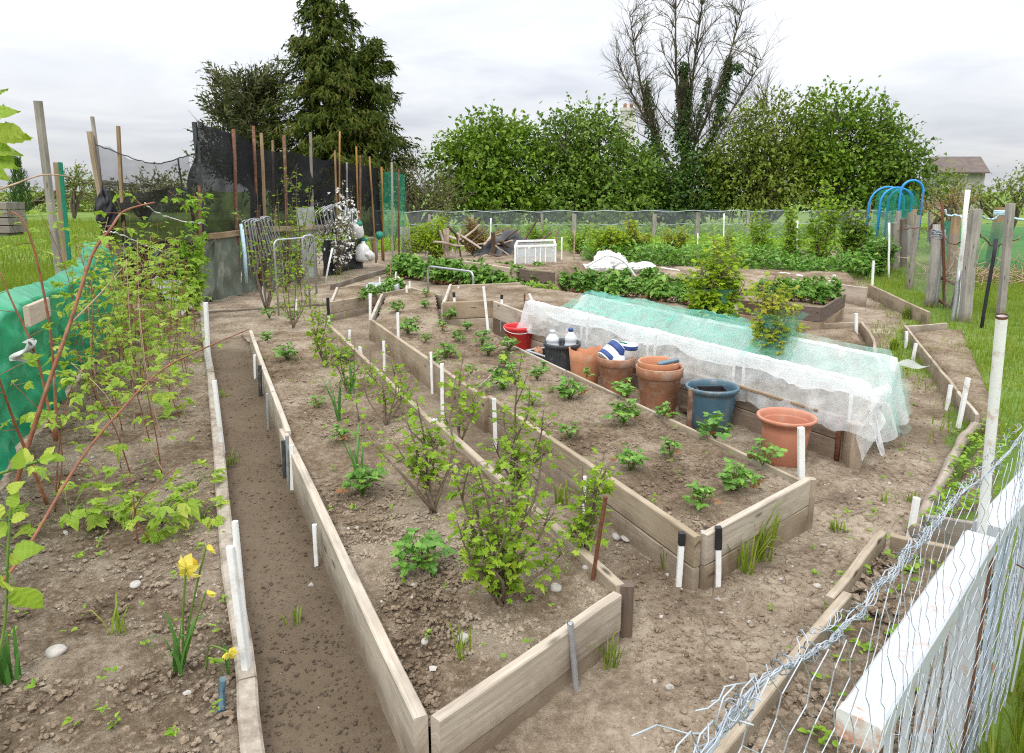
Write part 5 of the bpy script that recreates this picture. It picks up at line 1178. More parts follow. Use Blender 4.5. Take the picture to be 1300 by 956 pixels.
# --- bushes coming through the nets
b = nb(1.15, .62, .22); b = P(905, 420, .3); shrub('gooseberry_bush', 'taller lime green bush standing up through the green netting', 'bush', b,
   [tip(b, 905+dx, 295+dy, dd) for dx, dy, dd in ((0, 0, 0), (20, 5, .1), (-22, 20, 0), (38, 22, .1), (-35, 50, .1), (10, 25, -.1), (-10, 35, .15), (30, 50, -.1), (-25, 75, -.05), (42, 58, 0), (20, 75, .1), (0, 60, -.15), (8, 12, .1), (-14, 48, -.1), (28, 28, 0), (-30, 95, 0), (25, 100, 0), (12, 90, -.1))], 'curr', .085, 22, 'l_goose', r0=.009, t0=.1, k=(3, 4), pet=.045, wob=.04, group='bushes in the net bed', up=.8)
b = P(985, 465, .3); shrub('gooseberry_bush', 'smaller yellow-green bush poking through the green netting', 'bush', b,
   [tip(b, 985+dx, 345+dy, dd) for dx, dy, dd in ((0, 0, 0), (15, 20, .1), (-18, 15, 0), (25, 45, 0), (-22, 50, .1), (5, 40, -.1), (15, 70, .05), (-12, 75, -.05), (28, 70, .1), (-24, 35, 0))], 'curr', .075, 18, 'l_goose2', r0=.007, t0=.1, k=(2, 4), pet=.04, wob=.04, group='bushes in the net bed', up=.8)
# --- saplings and the blossom tree on the left
def saplings(lab, bx, by, tips_, size=.06, n=9, mat='l_goose', name='sapling', r0=.014, z=0., k=(1, 3), kind='oval', grp='young fruit trees', **kw):
    b = P(bx, by, z); return shrub(name, lab, 'young tree', b, [tip(b, x, y, dd) for x, y, dd in tips_], kind, size, n, mat, group=grp, r0=r0, k=k, t0=.3, **kw)
saplings('young apple tree with pink buds in front of the metal hoops', 339, 395, [(330, 260, 0), (345, 270, .2), (300, 265, .2), (320, 285, 0), (360, 300, .1), (345, 330, 0), (372, 330, .1)], .075, 11, 'l_curr')
saplings('young tree with a bright leafy leader in front of the grey-topped pole', 380, 362, [(377, 215, .1), (395, 235, 0), (370, 262, .1), (405, 262, .1), (388, 285, 0), (360, 290, .1), (410, 300, 0), (380, 320, .1), (395, 330, .1), (365, 320, .1)], .09, 16, 'l_curr', k=(2, 3))
saplings('thin whip of a tree right of the reddish pole', 364, 370, [(361, 195, .1), (352, 240, 0), (372, 250, 0), (358, 300, .1)], .07, 8, 'l_curr', r0=.01)
b = P(430, 349); shrub('blossom_tree', 'small fruit tree covered in white blossom', 'fruit tree', b, [tip(b, x, y, d) for x, y, d in ((435, 228, 0), (448, 235, .2), (425, 250, .1), (452, 270, .1), (412, 275, 0), (402, 305, .1), (396, 270, .2), (405, 255, .1), (390, 310, .1), (440, 290, -.1), (455, 305, .1), (420, 312, -.1), (430, 265, -.2), (442, 255, .2), (398, 290, .1))],
    'oval', .06, 9, 'l_curr', 'bark', r0=.018, t0=.5, blossoms=.05, bmat='petal_w', bn=24, k=(1, 2))
saplings('bare twiggy tree in front of the orange cane right of the blossom', 474, 322, [(460, 225, 0), (475, 235, .1), (485, 250, 0), (468, 262, 0), (490, 280, .1), (455, 275, 0)], .04, 6, 'l_goose', r0=.014)
saplings('pale green shrub growing against the green net end', 500, 318, [(497, 235, 0), (510, 250, .2), (488, 260, 0), (515, 275, .1), (505, 265, 0), (520, 290, .1), (492, 285, .1)], .085, 14, 'l_goose', k=(2, 3))
saplings('light green shrub by the end of the windbreak, left of the grey hoop', 522, 330, [(518, 285, 0), (530, 280, .2), (540, 295, 0), (510, 300, .1), (526, 305, 0)], .10, 12, 'l_goose', k=(2, 3))
# --- back garden shrubs
def tuftbush(name, lab, px, py, wpx, hpx, size, n, mat, kind='oval', z=0., k=(2, 4), grp='shrubs at the back of the plot', stems=12, **kw):
    b = P(px, py, z); s = b.y/F; ts = []
    for i in range(stems):
        a = rnd.uniform(-1, 1); ts.append(V3(b.x+a*wpx/2*s, b.y+rnd.uniform(-.5, .5)*wpx*s*.5, z+hpx*s*(1-.45*a*a)*rnd.uniform(.6, 1.05)))
    return shrub(name, lab, 'shrub', b, ts, kind, size, n, mat, group=grp, r0=.012, k=k, t0=.15, pet=.05, wob=.12, **kw)
tuftbush('fennel_bush', 'feathery light green bush left of the bronze shrub', 555, 330, 62, 52, .10, 22, 'l_goose', stems=26, k=(3, 4))
tuftbush('fennel_bush', 'feathery yellow-green bush behind the grey hoop', 530, 322, 46, 44, .10, 20, 'l_weed', stems=18, k=(3, 4))
tuftbush('garden_shrub', 'bronze-leaved shrub behind the timber heap', 601, 325, 36, 50, .09, 20, 'l_brown', stems=20, k=(3, 4))
tuftbush('garden_shrub', 'yellow and bronze shrub right of the timber heap', 645, 326, 52, 38, .08, 18, 'l_brown', stems=20, k=(2, 4))
tuftbush('garden_shrub', 'mid green shrub in front of the pale mesh fence post', 682, 318, 44, 34, .10, 16, 'l_weed', stems=16)
tuftbush('currant_bush', 'bright currant bush left of the white sacks', 770, 331, 62, 46, .10, 20, 'l_goose', 'curr', stems=22, k=(3, 4))
tuftbush('currant_bush', 'yellow-green currant bush behind the white sacks', 802, 329, 46, 56, .10, 20, 'l_goose2', 'curr', stems=18, k=(3, 4))
tuftbush('currant_bush', 'yellowish currant bush right of the white sacks', 853, 333, 36, 54, .09, 16, 'l_goose2', 'curr', stems=14, k=(2, 4))
tuftbush('raspberry_clump', 'tall leafy shoots right of the netted bush', 960, 338, 30, 78, .11, 18, 'l_curr', 'curr', stems=8)
tuftbush('raspberry_clump', 'tallest leafy shoots in front of the dark hedge', 1040, 342, 44, 108, .11, 20, 'l_curr', 'curr', stems=11)
tuftbush('raspberry_clump', 'leafy shoots left of the tallest ones', 1000, 340, 26, 80, .11, 18, 'l_curr', 'curr', stems=7)
tuftbush('raspberry_clump', 'leafy shoots between the tallest ones and the blue hoops', 1082, 345, 60, 84, .11, 20, 'l_hedge', 'curr', stems=14, k=(3, 4))
tuftbush('raspberry_clump', 'low dark leafy clump by the white pole at the path end', 1112, 350, 46, 56, .10, 18, 'l_straw', 'curr', stems=14, k=(3, 4))
tuftbush('raspberry_clump', 'thin leafy shoots behind the sand strip', 925, 335, 34, 48, .10, 12, 'l_curr', 'curr', stems=8)
tuftbush('herb_clump', 'fluffy green clump at the left end of the net bed', 690, 392, 44, 30, .06, 20, 'l_weed', stems=22, k=(3, 4), grp='herb clumps')
tuftbush('garden_shrub', 'pale green shrub among the fence mesh by the white stake', 735, 322, 40, 40, .10, 14, 'l_weed', stems=12)
tuftbush('garden_shrub', 'wispy grey-green plant standing before the round bush', 566, 312, 26, 66, .09, 9, 'l_hedge3', stems=7)
# --- strawberry plants: five of them, each a rosette, copied about
def straw_proto(n, s, red=.06, flowers=0):
    root = thing('strawberry_plant', 'strawberry plant', 'strawberry plant', (0, 0, 0), 'strawberry plants'); lv = Leaves(); rl = Leaves(); mb = MB(); rn = 0
    for i in range(n):
        a = rnd.uniform(0, 6.283); e = rnd.uniform(.25, 1.35); r = s*rnd.uniform(.55, 1.); d = V3(math.cos(a)*math.cos(e), math.sin(a)*math.cos(e), math.sin(e)*.95+.12)
        p = d*r; mb.tube([V3(0, 0, -.01), p*.55+V3(0, 0, .012), p], .0016, 3, cap=False)
        dd = V3(math.cos(a), math.sin(a), -.15)+rdir()*.35; nn = V3(0, 0, 1)+d*.35+rdir()*.3; z_ = s*rnd.uniform(.42, .72)
        if i >= 2 and rnd.random() > red: lv.add('straw', p, dd, nn, z_)
        else: p.z = min(p.z, .03); rl.add('straw', p*1.1, dd, nn, z_*.9)
    mb.build('stems', M['green_stem'], root); lv.build('leaves', M['l_straw'], root); rl.build('old_leaves', M['l_straw_red'], root)
    return root
protos = [straw_proto(22, .085), straw_proto(28, .10), straw_proto(34, .115, .04), straw_proto(18, .075, .1), straw_proto(30, .10, .1)]
big = [straw_proto(70, .20, .02), straw_proto(84, .22, .03), straw_proto(60, .17, .04)]
used = set()
def put(proto, x, y, z, lab, group, sc=1.):
    o = proto if id(proto) not in used else copy_tree(proto); used.add(id(proto))
    o.location = (x, y, z); o.rotation_euler[2] = rnd.uniform(0, 6.28); o.scale = (sc*.82, sc*.82, sc*1.08); o['label'] = lab; o['group'] = group; return o
S3 = [(541, 378, 'below the grey hoop, farthest in its bed', 1.3), (540, 391, 'second from the far end, under the grey hoop', 1), (504, 397, 'with reddish leaves by the far left plank', 1.2), (529, 409, 'behind the pair nearest the far left plank', .9), (571, 406, 'in front of the brown end wall', 1.3), (562, 420, 'with reddish old leaves, two rows from the brown end wall', 1.2), (593, 420, 'just left of the leaning tall white stake', 1), (518, 424, 'third along the left plank from the far end', 1.3), (541, 434, 'between the tall left stake and the bed middle', 1.1), (583, 433, 'in the middle row, left of the bushy one', 1), (612, 438, 'bushiest one left of the red bucket', 1.6), (646, 446, 'at the foot of the red bucket', 1.3), (566, 455, 'by the twin white stakes on the left plank', 1.1), (598, 475, 'left of the thin stick lying on the soil', 1.), (644, 466, 'in front of the grey tray', 1.1), (690, 470, 'at the plank by the slatted dark bucket', .8), (682, 483, 'in front of the slatted dark bucket', 1.), (639, 496, 'bushy and dark, right of the stick lying on the soil', 1.5), (676, 515, 'dark, behind the tall grey currant stem', 1.2), (722, 507, 'at the very middle of the bed, wide and open', 1.4), (745, 480, 'sprawling at the plank below the torn orange pot', .8), (792, 506, 'in front of the stack of two clay pots', 1.2), (792, 538, 'in front of the stacked pots, a row nearer', 1.2), (723, 556, 'right of the tall currant stem', 1.2), (846, 532, 'at the plank below the blue-grey pot', .9), (851, 580, 'small and compact below the blue-grey pot', 1.1), (801, 599, 'in the near middle of the bed', 1.2), (908, 557, 'at the plank between the blue-grey pot and the big orange pot', 1.15), (969, 592, 'largest one, in the corner by the tall white stake', 1.75), (934, 623, 'second from the near corner by the two taped stakes', 1.3), (889, 646, 'nearest the two black taped stakes', 1.3), (620, 452, 'low one just in front of the bushiest one', 1.1), (553, 463, 'small one beside the twin white stakes', .7), (700, 500, 'small one in the right half near the torn orange pot', .7)]
for i, (x, y, lb, sc) in enumerate(S3):
    p = P(x, y, Z3); put(protos[i % 5], p.x, p.y, Z3+.01, 'strawberry plant '+lb, 'strawberry plants in the bed by the pots', sc*1.0)
for i, (x, y, lb, sc, z) in enumerate([(365, 458, 'strawberry plant alone at the far end of the long bed', 1.4, Z2), (339, 433, 'small dusty strawberry plant at the far left plank', .8, .1), (342, 404, 'large strawberry clump on the soil beyond the long bed', 1.9, .02), (372, 407, 'strawberry plant right of the large clump with red leaves', 1.2, .02), (434, 562, 'strawberry plant below the first leek in the long bed', 1.1, Z2), (461, 628, 'strawberry plant under the tall arching leek leaves', 1.4, Z2), (534, 722, 'strawberry plant alone in the near part of the long bed', 1.2, Z2), (404, 518, 'faded strawberry plant near the left plank stakes', 1.1, Z2), (435, 460, 'strawberry plant behind the narrow currant bush', 1.2, Z2), (480, 402, 'strawberry plant behind the far end of the right plank', 1., .1)]):
    p = P(x, y, z); put(protos[(i+1) % 5], p.x, p.y, z+.01, lb, 'strawberry plants in the long bed', sc)
n = 0
def row(x0, y0, x1, y1, k, z, lab, group, sc=1.):
    for i in range(k):
        t = (i+.5)/k; x = x0+(x1-x0)*t+rnd.uniform(-3, 3); y = y0+(y1-y0)*t+rnd.uniform(-1, 1); p = P(x, y, z)
        o = put(big[rnd.randrange(3)], p.x, p.y, z, lab, group, sc*rnd.uniform(.85, 1.2)); o.scale[2] *= 1.6
row(490, 351, 700, 378, 17, 0, 'dense strawberry clump in the near row behind the grey hoop', 'near back row of strawberries', 1.05)
row(505, 346, 705, 362, 16, 0, 'dense strawberry clump in the far row below the sandy planks', 'far back row of strawberries')
row(712, 357, 905, 378, 17, 0, 'strawberry clump in the row below the long pale plank', 'strawberries below the long plank', .9)
row(700, 367, 790, 380, 8, 0, 'strawberry clump just behind the left half of the net', 'strawberries behind the net', .95)
row(790, 375, 890, 390, 8, 0, 'strawberry clump behind the middle of the net', 'strawberries behind the net middle', .9)
row(985, 375, 1062, 380, 7, .27, 'strawberry plant filling the back of the brown box bed', 'strawberries at the back of the box bed', .7)
row(960, 378, 1050, 386, 7, .27, 'strawberry plant filling the front of the brown box bed', 'strawberries at the front of the box bed', .7)
row(500, 344, 520, 350, 2, 0, 'big strawberry clump at the left end of the back rows', 'strawberries at the left row end', 1.2)
row(455, 382, 515, 366, 6, .2, 'seedling strawberry in the small bed behind the taped stake', 'seedlings in the small bed', .5)
# far strip of low green
def mass(name, lab, poly, n, z, size, mat, kind='oval', h=.15, cat='ground cover', pw=1.):
    xs = [p[0] for p in poly]; ys = [p[1] for p in poly]; x = RS.uniform(min(xs), max(xs), n*6); y = RS.uniform(min(ys), max(ys), n*6)
    k = inside(poly, x, y); x = x[k][:n]; y = y[k][:n]; m = len(x)
    zz_ = z+h*RS.rand(m)*(.6+.8*np.clip(fbm(x*2, y*2, 3)+.5, 0, 1))
    lv = Leaves(); lv.many(kind, np.stack([x, y, zz_], 1), RS.normal(0, 1, (m, 3))*np.array([1, 1, .4])+np.array([0, 0, .25]), np.array([0, 0, 1.])+RS.normal(0, .45, (m, 3)), size*RS.uniform(.5, 1.2, m))
    return props(lv.build(name, M[mat], None, (0, 0, 0)), lab, cat, kind='stuff')
mass('ground_cover', 'low dark green strip of leaves behind the sand strip', [q(740, 332, 0), q(850, 340, 0), q(1000, 348, 0), q(1110, 356, 0), q(1125, 346, 0), q(1000, 335, 0), q(850, 328, 0), q(740, 324, 0)], 9000, .0, .11, 'l_straw', 'oval', .38)
mass('ground_cover', 'rough herbage along the foot of the mesh fence', [(-6, 19.5), (13, 19.5), (14, 23.8), (-6, 23.8)], 8000, .0, .13, 'l_weed', 'oval', .28)
mass('ground_cover', 'taller herbage in front of the dark hedges', [(-4, 24.6), (16, 24.8), (16, 27), (-4, 27)], 7000, .0, .18, 'l_weed', 'oval', .45)
# --- grass
def blades(name, lab, area, n, h0, h1, wd, seed, mask=None, mat='grass', lean=.5):
    x = RS.uniform(area[0], area[1], n); y = RS.uniform(area[2], area[3], n)
    m = gmask(x, y)*(.55+1.2*np.clip(fbm(x*1.6+seed, y*1.6, 3)+.25, 0, 1))
    if mask is not None: m = m*mask(x, y)
    k = RS.rand(n) < m; x = x[k]; y = y[k]; n = len(x); h = (h0+(h1-h0)*RS.rand(n)**1.5)*(.6+.8*np.clip(fbm(x*.9+seed, y*.9, 3)+.5, 0, 1))
    a = RS.uniform(0, 6.283, n); ln = h*lean*RS.rand(n); dx, dy = np.cos(a)*ln, np.sin(a)*ln; b = RS.uniform(0, 6.283, n); wx, wy = np.cos(b)*wd, np.sin(b)*wd
    z = gz(x, y)-.01
    V = np.stack([np.stack([x-wx, y-wy, z], 1), np.stack([x+wx, y+wy, z], 1), np.stack([x+dx*.4+wx*.7, y+dy*.4+wy*.7, z+h*.6], 1), np.stack([x+dx*.4-wx*.7, y+dy*.4-wy*.7, z+h*.6], 1), np.stack([x+dx, y+dy, z+h], 1)], 1).reshape(-1, 3)
    o = (np.arange(n)*5)[:, None]; T_ = np.vstack([o+np.array([[0, 1, 2]]), o+np.array([[0, 2, 3]]), o+np.array([[3, 2, 4]])])
    return props(np_mesh(name, V, T_, M[mat], None, (0, 0, 0)), lab, 'grass', kind='stuff')
blades('grass', 'grass along and beyond the right fence', (2.5, 12.5, 4.5, 17), 150000, .03, .13, .004, 1)
blades('grass', 'rank grass behind the white gate rail', (.6, 4.2, .7, 4.6), 60000, .10, .42, .005, 2, lambda x, y: sstep(.06, .2, sd_line(x, y, (.63, 1.04), (1.55, 2.1))))
blades('grass', 'grass in the field on the left', (-13, -2.2, 2, 16), 130000, .05, .25, .005, 3)
blades('grass', 'distant grass of the left field', (-34, -4.8, 14, 40), 60000, .08, .3, .012, 4)
def tuft(lab, x, y, z, n, h, wd=.003, mat='grass', name='grass_tuft', cat='grass tuft', grp='grass tufts on the paths', spread=.03, lean=.6):
    p = P(x, y, z); lv = MB()
    for i in range(n):
        a = rnd.uniform(0, 6.283); l = h*rnd.uniform(.5, 1.1); b = p+V3(rnd.uniform(-spread, spread), rnd.uniform(-spread, spread), -.005); t = V3(math.cos(a), math.sin(a), 0)
        k = lean*rnd.uniform(.2, 1.2); sd = V3(-t.y, t.x, 0)*wd
        c = [b, b+t*l*k*.25+V3(0, 0, l*.45), b+t*l*k*.6+V3(0, 0, l*.8), b+t*l*k+V3(0, 0, l*(1-.35*k))]
        i0 = len(lv.v); lv.v += [c[0]-sd, c[0]+sd, c[1]-sd, c[1]+sd, c[2]-sd*.7, c[2]+sd*.7, c[3]]
        for f in ((0, 1, 3, 2), (2, 3, 5, 4), (4, 5, 6)): lv.face([i0+j for j in f], None, 0, True)
    return props(lv.build(name, M[mat], None, p), lab, cat, grp)
tuft('tall grass tuft against the near face of the strawberry bed', 968, 708, 0, 26, .3, .004)
tuft('second tall tuft at the strawberry bed face, nearer the taped stakes', 946, 727, 0, 18, .26, .004)
tuft('low grass tuft by the corner of the strawberry bed', 1012, 664, 0, 30, .07)
tuft('low weed tuft on the cracked path, right of the bed corner', 1062, 672, 0, 30, .06)
tuft('grass tuft at the left face of the strawberry bed corner', 848, 722, 0, 24, .13)
tuft('grass tuft at the end of the net bed', 1136, 540, 0, 30, .12)
tuft('leafy blade tuft at the plank stake between the two long beds', 712, 642, 0, 12, .14, .006)
tuft('thin grass tuft outside the front plank corner', 775, 845, 0, 22, .14)
tuft('thin grass tuft in the dark path by the white pipe', 296, 590, 0, 16, .12)
tuft('small grass tuft in the dark path further down', 286, 505, 0, 14, .08)
tuft('single tuft in the near part of the dark path', 372, 790, 0, 10, .07)
tuft('grass tuft in the middle of the raspberry bed', 150, 805, .05, 9, .14, .004)
tuft('blade tuft between the long beds, beside the pale stone', 812, 668, 0, 14, .09)
tuft('bright weed tuft beside the log', 1158, 640, 0, 18, .1)
tuft('grass tuft under the thin slanting plank', 1150, 405, 0, 60, .2, .006)
tuft('wide grass tuft at the corner of the weedy bed', 1135, 445, 0, 60, .16, .006)
tuft('yellowish blade tuft in the near corner of the currant bed', 585, 835, Z2, 9, .12)
tuft('thin bright tuft on the plank bed under the wire', 1128, 640, 0, 10, .08)
# leeks
tuft('leek with long arching leaves in the long bed, nearer one', 456, 612, Z2, 7, .34, .006, 'daff', 'leek', 'leek', 'leeks', .012, .5)
tuft('leek with long arching leaves in the long bed, farther one', 430, 535, Z2, 8, .34, .006, 'daff', 'leek', 'leek', 'leeks', .015, .5)
tuft('leek beside the narrow currant bush', 447, 500, Z2, 6, .30, .006, 'daff', 'leek', 'leek', 'leeks', .015, .6)
# seedlings
def weeds(lab, poly, z, n, size=.02):
    xs = [p[0] for p in poly]; ys = [p[1] for p in poly]; lv = Leaves(); c = 0
    while c < n:
        x, y = rnd.uniform(min(xs), max(xs)), rnd.uniform(min(ys), max(ys))
        if not inside(poly, np.array([x]), np.array([y]))[0] or rnd.random() > min(1, 2.6/math.hypot(x, y)): continue
        c += 1
        for k in range(rnd.choice((2, 2, 3, 5, 9))): lv.add('oval', V3(x, y, z+rnd.uniform(.002, .02))+rdir()*.008, rdir(.0, .6), V3(0, 0, 1)+rdir()*.5, size*rnd.uniform(.5, 1.5))
    props(lv.build('weed_seedlings', M['l_weed'], None, (0, 0, 0)), lab, 'weeds', kind='stuff')
weeds('tiny weed seedlings on the raspberry bed', poly1, .06, 150, .024); weeds('tiny weed seedlings on the currant bed', poly2[:3]+poly2[5:], .18, 70, .018); weeds('tiny weed seedlings on the strawberry bed', poly3, .21, 55, .015)
weeds('green weeds on the bed under the wire', [j1, j2, (1.0, 1.6), (1.9, 2.7)], .07, 45, .03); weeds('green weeds on the bed beside the log', [f3, f4, (2.5, 3.4), (3.4, 4.6)], .09, 160, .03)
weeds('sparse weeds on the trodden paths', [(.9, 2.4), (1.8, 3.0), (3.2, 4.8), (5, 8.5), (4, 7.4), (2.4, 4.2), (1.6, 3.3)], .01, 45, .022)
# --- raspberry canes
def cane(lab, pts, size, n, r0=.006, t0=.3, mat='l_rasp', stem='cane', grp='raspberry canes', kind='rasp', k=(1, 2), name='raspberry_cane', pet=.04, up=.6):
    pts = spline(pts, 5); root = thing(name, lab, 'raspberry cane', pts[0], grp); lv = Leaves(); mb = MB(); leafy(lv, mb, pts, kind, size, n, t0, k, pet, up, r0, r0*.4, 5, .3)
    mb.build('stem', M[stem], root, pts[0])
    if n: lv.build('leaves', M[mat], root, pts[0])
    return root
cane('longest bare cane arching from the lower left towards the metal hoops', [D(-40, 780, 1.45), D(24, 712, 1.6), D(98, 590, 1.85), D(150, 525, 2.0), D(205, 470, 2.2), D(264, 440, 2.4), D(316, 418, 2.6)], .04, 4, .005, .2)
cane('thick red-brown cane curving up over the green sheet, tip bent right', [D(12, 640, 2.05), D(52, 515, 2.1), D(88, 412, 2.2), D(117, 324, 2.35), D(140, 291, 2.4), D(158, 268, 2.5), D(196, 257, 2.6)], .05, 8, .0075, .1)
cane('slim red cane standing left of the thick curving one', [D(72, 560, 2.6), D(66, 440, 2.6), D(50, 345, 2.6), D(32, 285, 2.6), D(14, 268, 2.6)], .05, 7, .006, .1)
cane('red cane at the left edge in front of the bare board', [D(70, 560, 2.3), D(47, 455, 2.3), D(14, 380, 2.3), D(0, 345, 2.3)], .055, 6, .005, .1)
cane('dark cane crossing the lower left corner', [D(60, 640, 2.), D(20, 540, 1.9), D(-5, 470, 1.8)], .06, 5, .006, .1)
cane('pale dry cane tip reaching towards the white string', [D(88, 412, 2.2), D(125, 375, 2.3), D(155, 340, 2.4)], .03, 3, .003, .2, stem='cane_pale')
cane('thin dry cane hanging into the picture beside the two left posts', [D(-30, 250, 1.5), D(15, 235, 1.6), D(55, 222, 1.7), D(95, 225, 1.8)], .02, 0, .003, .3, stem='cane_pale')
CP = [(70, 650, .55), (175, 690, .35), (205, 600, .5), (165, 600, .75), (120, 560, .95), (190, 560, .7), (228, 530, .5), (150, 530, .85), (215, 500, .6), (180, 500, .85), (120, 500, .95), (238, 480, .45), (200, 470, .8), (160, 470, .95), (225, 455, .65), (185, 450, .9), (140, 455, 1.), (245, 445, .5), (215, 435, .8), (170, 430, .95), (235, 425, .75), (195, 420, .9), (155, 425, .8), (250, 415, .5), (225, 408, .85), (205, 405, .9), (180, 405, .9), (240, 400, .8), (190, 398, .8), (215, 395, .85), (232, 393, .8), (150, 490, .85), (172, 470, .9), (205, 440, .85), (190, 435, .8), (165, 440, .85), (228, 440, .8), (210, 420, .9)]
CP += [(rnd.uniform(70, 250)*.98, yy, rnd.uniform(.95, 1.25)) for yy in [398+i*10 for i in range(16)]]
CP = [(x, y, h) for (x, y, h) in CP if x > 150-(y-400)*.35 and x < 262-(y-400)*.02]
for (x, y, h) in CP:
    p = P(x, y, .05); lean = V3(rnd.uniform(-.16, .16), rnd.uniform(-.14, .1), 0); h *= rnd.uniform(.95, 1.3)
    near = 'near part' if y > 560 else ('middle part' if y > 450 else 'far end')
    pts = [p, p+lean*.3+V3(0, 0, h*.35), p+lean*.7+V3(0, 0, h*.7)+rdir()*.03, p+lean*1.3+V3(0, 0, h)]
    cane(f'leafy young raspberry cane in the {near} of the raspberry bed', pts, .10, int(5+h*8), .0042, .12 if y < 560 else .3, grp=f'young raspberry canes in the {near}', k=(1, 3), pet=.06, up=.9)
    if rnd.random() < .5:
        q_ = p+V3(rnd.uniform(-.1, .1), rnd.uniform(-.1, .1), 0); cane(f'bare old cane in the {near} of the raspberry bed', [q_, q_+V3(rnd.uniform(-.1, .1), 0, h*.5), q_+V3(rnd.uniform(-.25, .25), rnd.uniform(-.1, .1), h*rnd.uniform(.8, 1.1))], .06, 2, .004, .6, stem='cane_pale' if rnd.random() < .5 else 'cane', grp=f'bare canes in the {near}')
for lab, x, y, sc in (('low raspberry shoot left of the white pipe, with broad leaves', 205, 665, .15), ('low raspberry shoot under the thick curving cane', 88, 668, .15), ('small raspberry shoot near the edging', 258, 660, .10), ('raspberry shoot by the edging further back', 247, 620, .11), ('raspberry shoot in the middle of the bed', 160, 655, .12)):
    p = P(x, y, .05); root = thing('raspberry_shoot', lab, 'raspberry plant', p, 'low raspberry shoots'); lv = Leaves(); mb = MB()
    for i in range(11):
        a = rnd.uniform(0, 6.283); t = p+V3(math.cos(a)*sc*.8, math.sin(a)*sc*.8, sc*rnd.uniform(.3, 1.1)); mb.tube([p, p.lerp(t, .5)+V3(0, 0, .02), t], .0016, 3); lv.add('rasp', t, V3(math.cos(a), math.sin(a), -.1)+rdir()*.3, V3(0, 0, 1)+rdir()*.3, sc*rnd.uniform(.6, .95))
    mb.build('stems', M['green_stem'], root, p); lv.build('leaves', M['l_rasp'], root, p)
# tall leafy shoot beside the tarpaulin
p = P(238, 405, .05); shrub('raspberry_clump', 'tall bright leafy shoot in front of the black netting, left of the rail', 'shrub', p, [tip(p, 247, 245, -.2), tip(p, 243, 300, -.1), tip(p, 235, 320, 0), tip(p, 255, 330, 0)], 'rasp', .15, 18, 'l_weed', 'cane', r0=.008, t0=.2, k=(2, 3), pet=.05)
# leaves of a near branch at the left edge of the view, top and bottom
def spray_near(lab, pts, leaves, kind, mat, r=.003, name='raspberry_cane'):
    pts = spline(pts, 4); root = thing(name, lab, 'raspberry cane', pts[0], 'near shoots'); mb = MB(); lv = Leaves(); mb.tube(pts, r, 5)
    for (x, y, Y, dx, dz, s) in leaves:
        p = D(x, y, Y); d = V3(dx, .15, dz); c = min(pts, key=lambda a: (a-p).length); mb.tube([c, c.lerp(p, .5)+V3(0, 0, .005), p], .0012, 4); lv.add(kind, p, d, V3(.1, -.75, .7)+rdir()*.3, s)
    mb.build('stem', M['green_stem'], root, pts[0]); lv.build('leaves', M[mat], root, pts[0])
spray_near('out-of-the-frame shoot whose leaves enter high at the left edge', [D(-60, 330, .78), D(-30, 240, .8), D(-12, 170, .8), D(-8, 120, .8)], [(-6, 145, .8, .9, .35, 0.027), (-8, 168, .8, 1, -.05, 0.037), (-10, 182, .8, .6, -.5, 0.027), (-12, 205, .8, 1, -.1, 0.033), (-14, 215, .82, .9, -.35, 0.023), (-14, 128, .8, .4, .9, 0.023), (-12, 96, .8, .8, .0, 0.009), (-14, 160, .78, .3, .6, 0.031), (-20, 190, .8, .6, .1, 0.031)], 'pleat', 'l_rasp')
spray_near('young shoot with big pleated leaves in the lower left corner', [D(-20, 900, 1.35), D(5, 800, 1.4), D(10, 700, 1.4), D(14, 640, 1.42)], [(20, 745, 1.38, .35, -.9, 0.084), (2, 730, 1.38, -.3, -.9, 0.084), (16, 700, 1.4, .9, .1, 0.059), (8, 680, 1.4, -.6, .3, 0.050), (14, 660, 1.4, .9, .3, 0.046), (14, 645, 1.4, .2, .9, 0.042), (10, 625, 1.4, .7, .6, 0.042), (-2, 690, 1.4, -.9, -.2, 0.059), (12, 715, 1.42, .6, .5, 0.050), (0, 660, 1.4, -.5, .6, 0.050)], 'pleat', 'l_rasp')
p = D(30, 560, 1.25); spray_near('grey twig with opening leaves crossing the lower left edge', [D(-30, 610, 1.15), D(10, 598, 1.2), D(40, 588, 1.25), D(64, 582, 1.27)], [(50, 586, 1.25, .9, .3, .035), (58, 580, 1.27, .5, .8, .03), (36, 590, 1.25, -.2, .9, .03), (20, 596, 1.2, .3, .9, .035), (62, 582, 1.27, 1, -.2, .03)], 'ovate', 'l_rasp')
# --- daffodils
dp = P(232, 845, .05); root = thing('daffodil', 'open yellow daffodil with two buds on bent stems', 'daffodil', dp, 'daffodils'); mb = MB(); lv = Leaves(); pt = Leaves()
def stem_to(x, y, dy, mid):
    t = D(x, y, dp.y+dy); m = D(mid[0], mid[1], dp.y+dy*.6); pts = spline([dp+rdir()*.008, m, t], 5); mb.tube(pts, .0035, 6); return t, (pts[-1]-pts[-2]).normalized()
t, d = stem_to(236, 722, -.05, (232, 790)); fwd = V3(.35, .85, .25).normalized()
for i in range(6):
    a = i*1.0472+.2; u_ = V3(1, -.4, 0).normalized()*math.cos(a)+V3(0, .1, 1).normalized()*math.sin(a); pt.add('ovate', t, u_*1+fwd*.1-V3(0, 0, 0), -fwd+rdir()*.1, .058)
cup = MB(); ring = []
for (s_, r_) in ((0, .006), (.012, .011), (.026, .013), (.034, .017)):
    c = t+fwd*s_; ax = fwd.cross(V3(0, 0, 1)).normalized(); ay = ax.cross(fwd); ring.append([c+(ax*math.cos(k*.5236)+ay*math.sin(k*.5236))*r_*(1+.1*(k % 2)*(s_ > .03)) for k in range(12)])
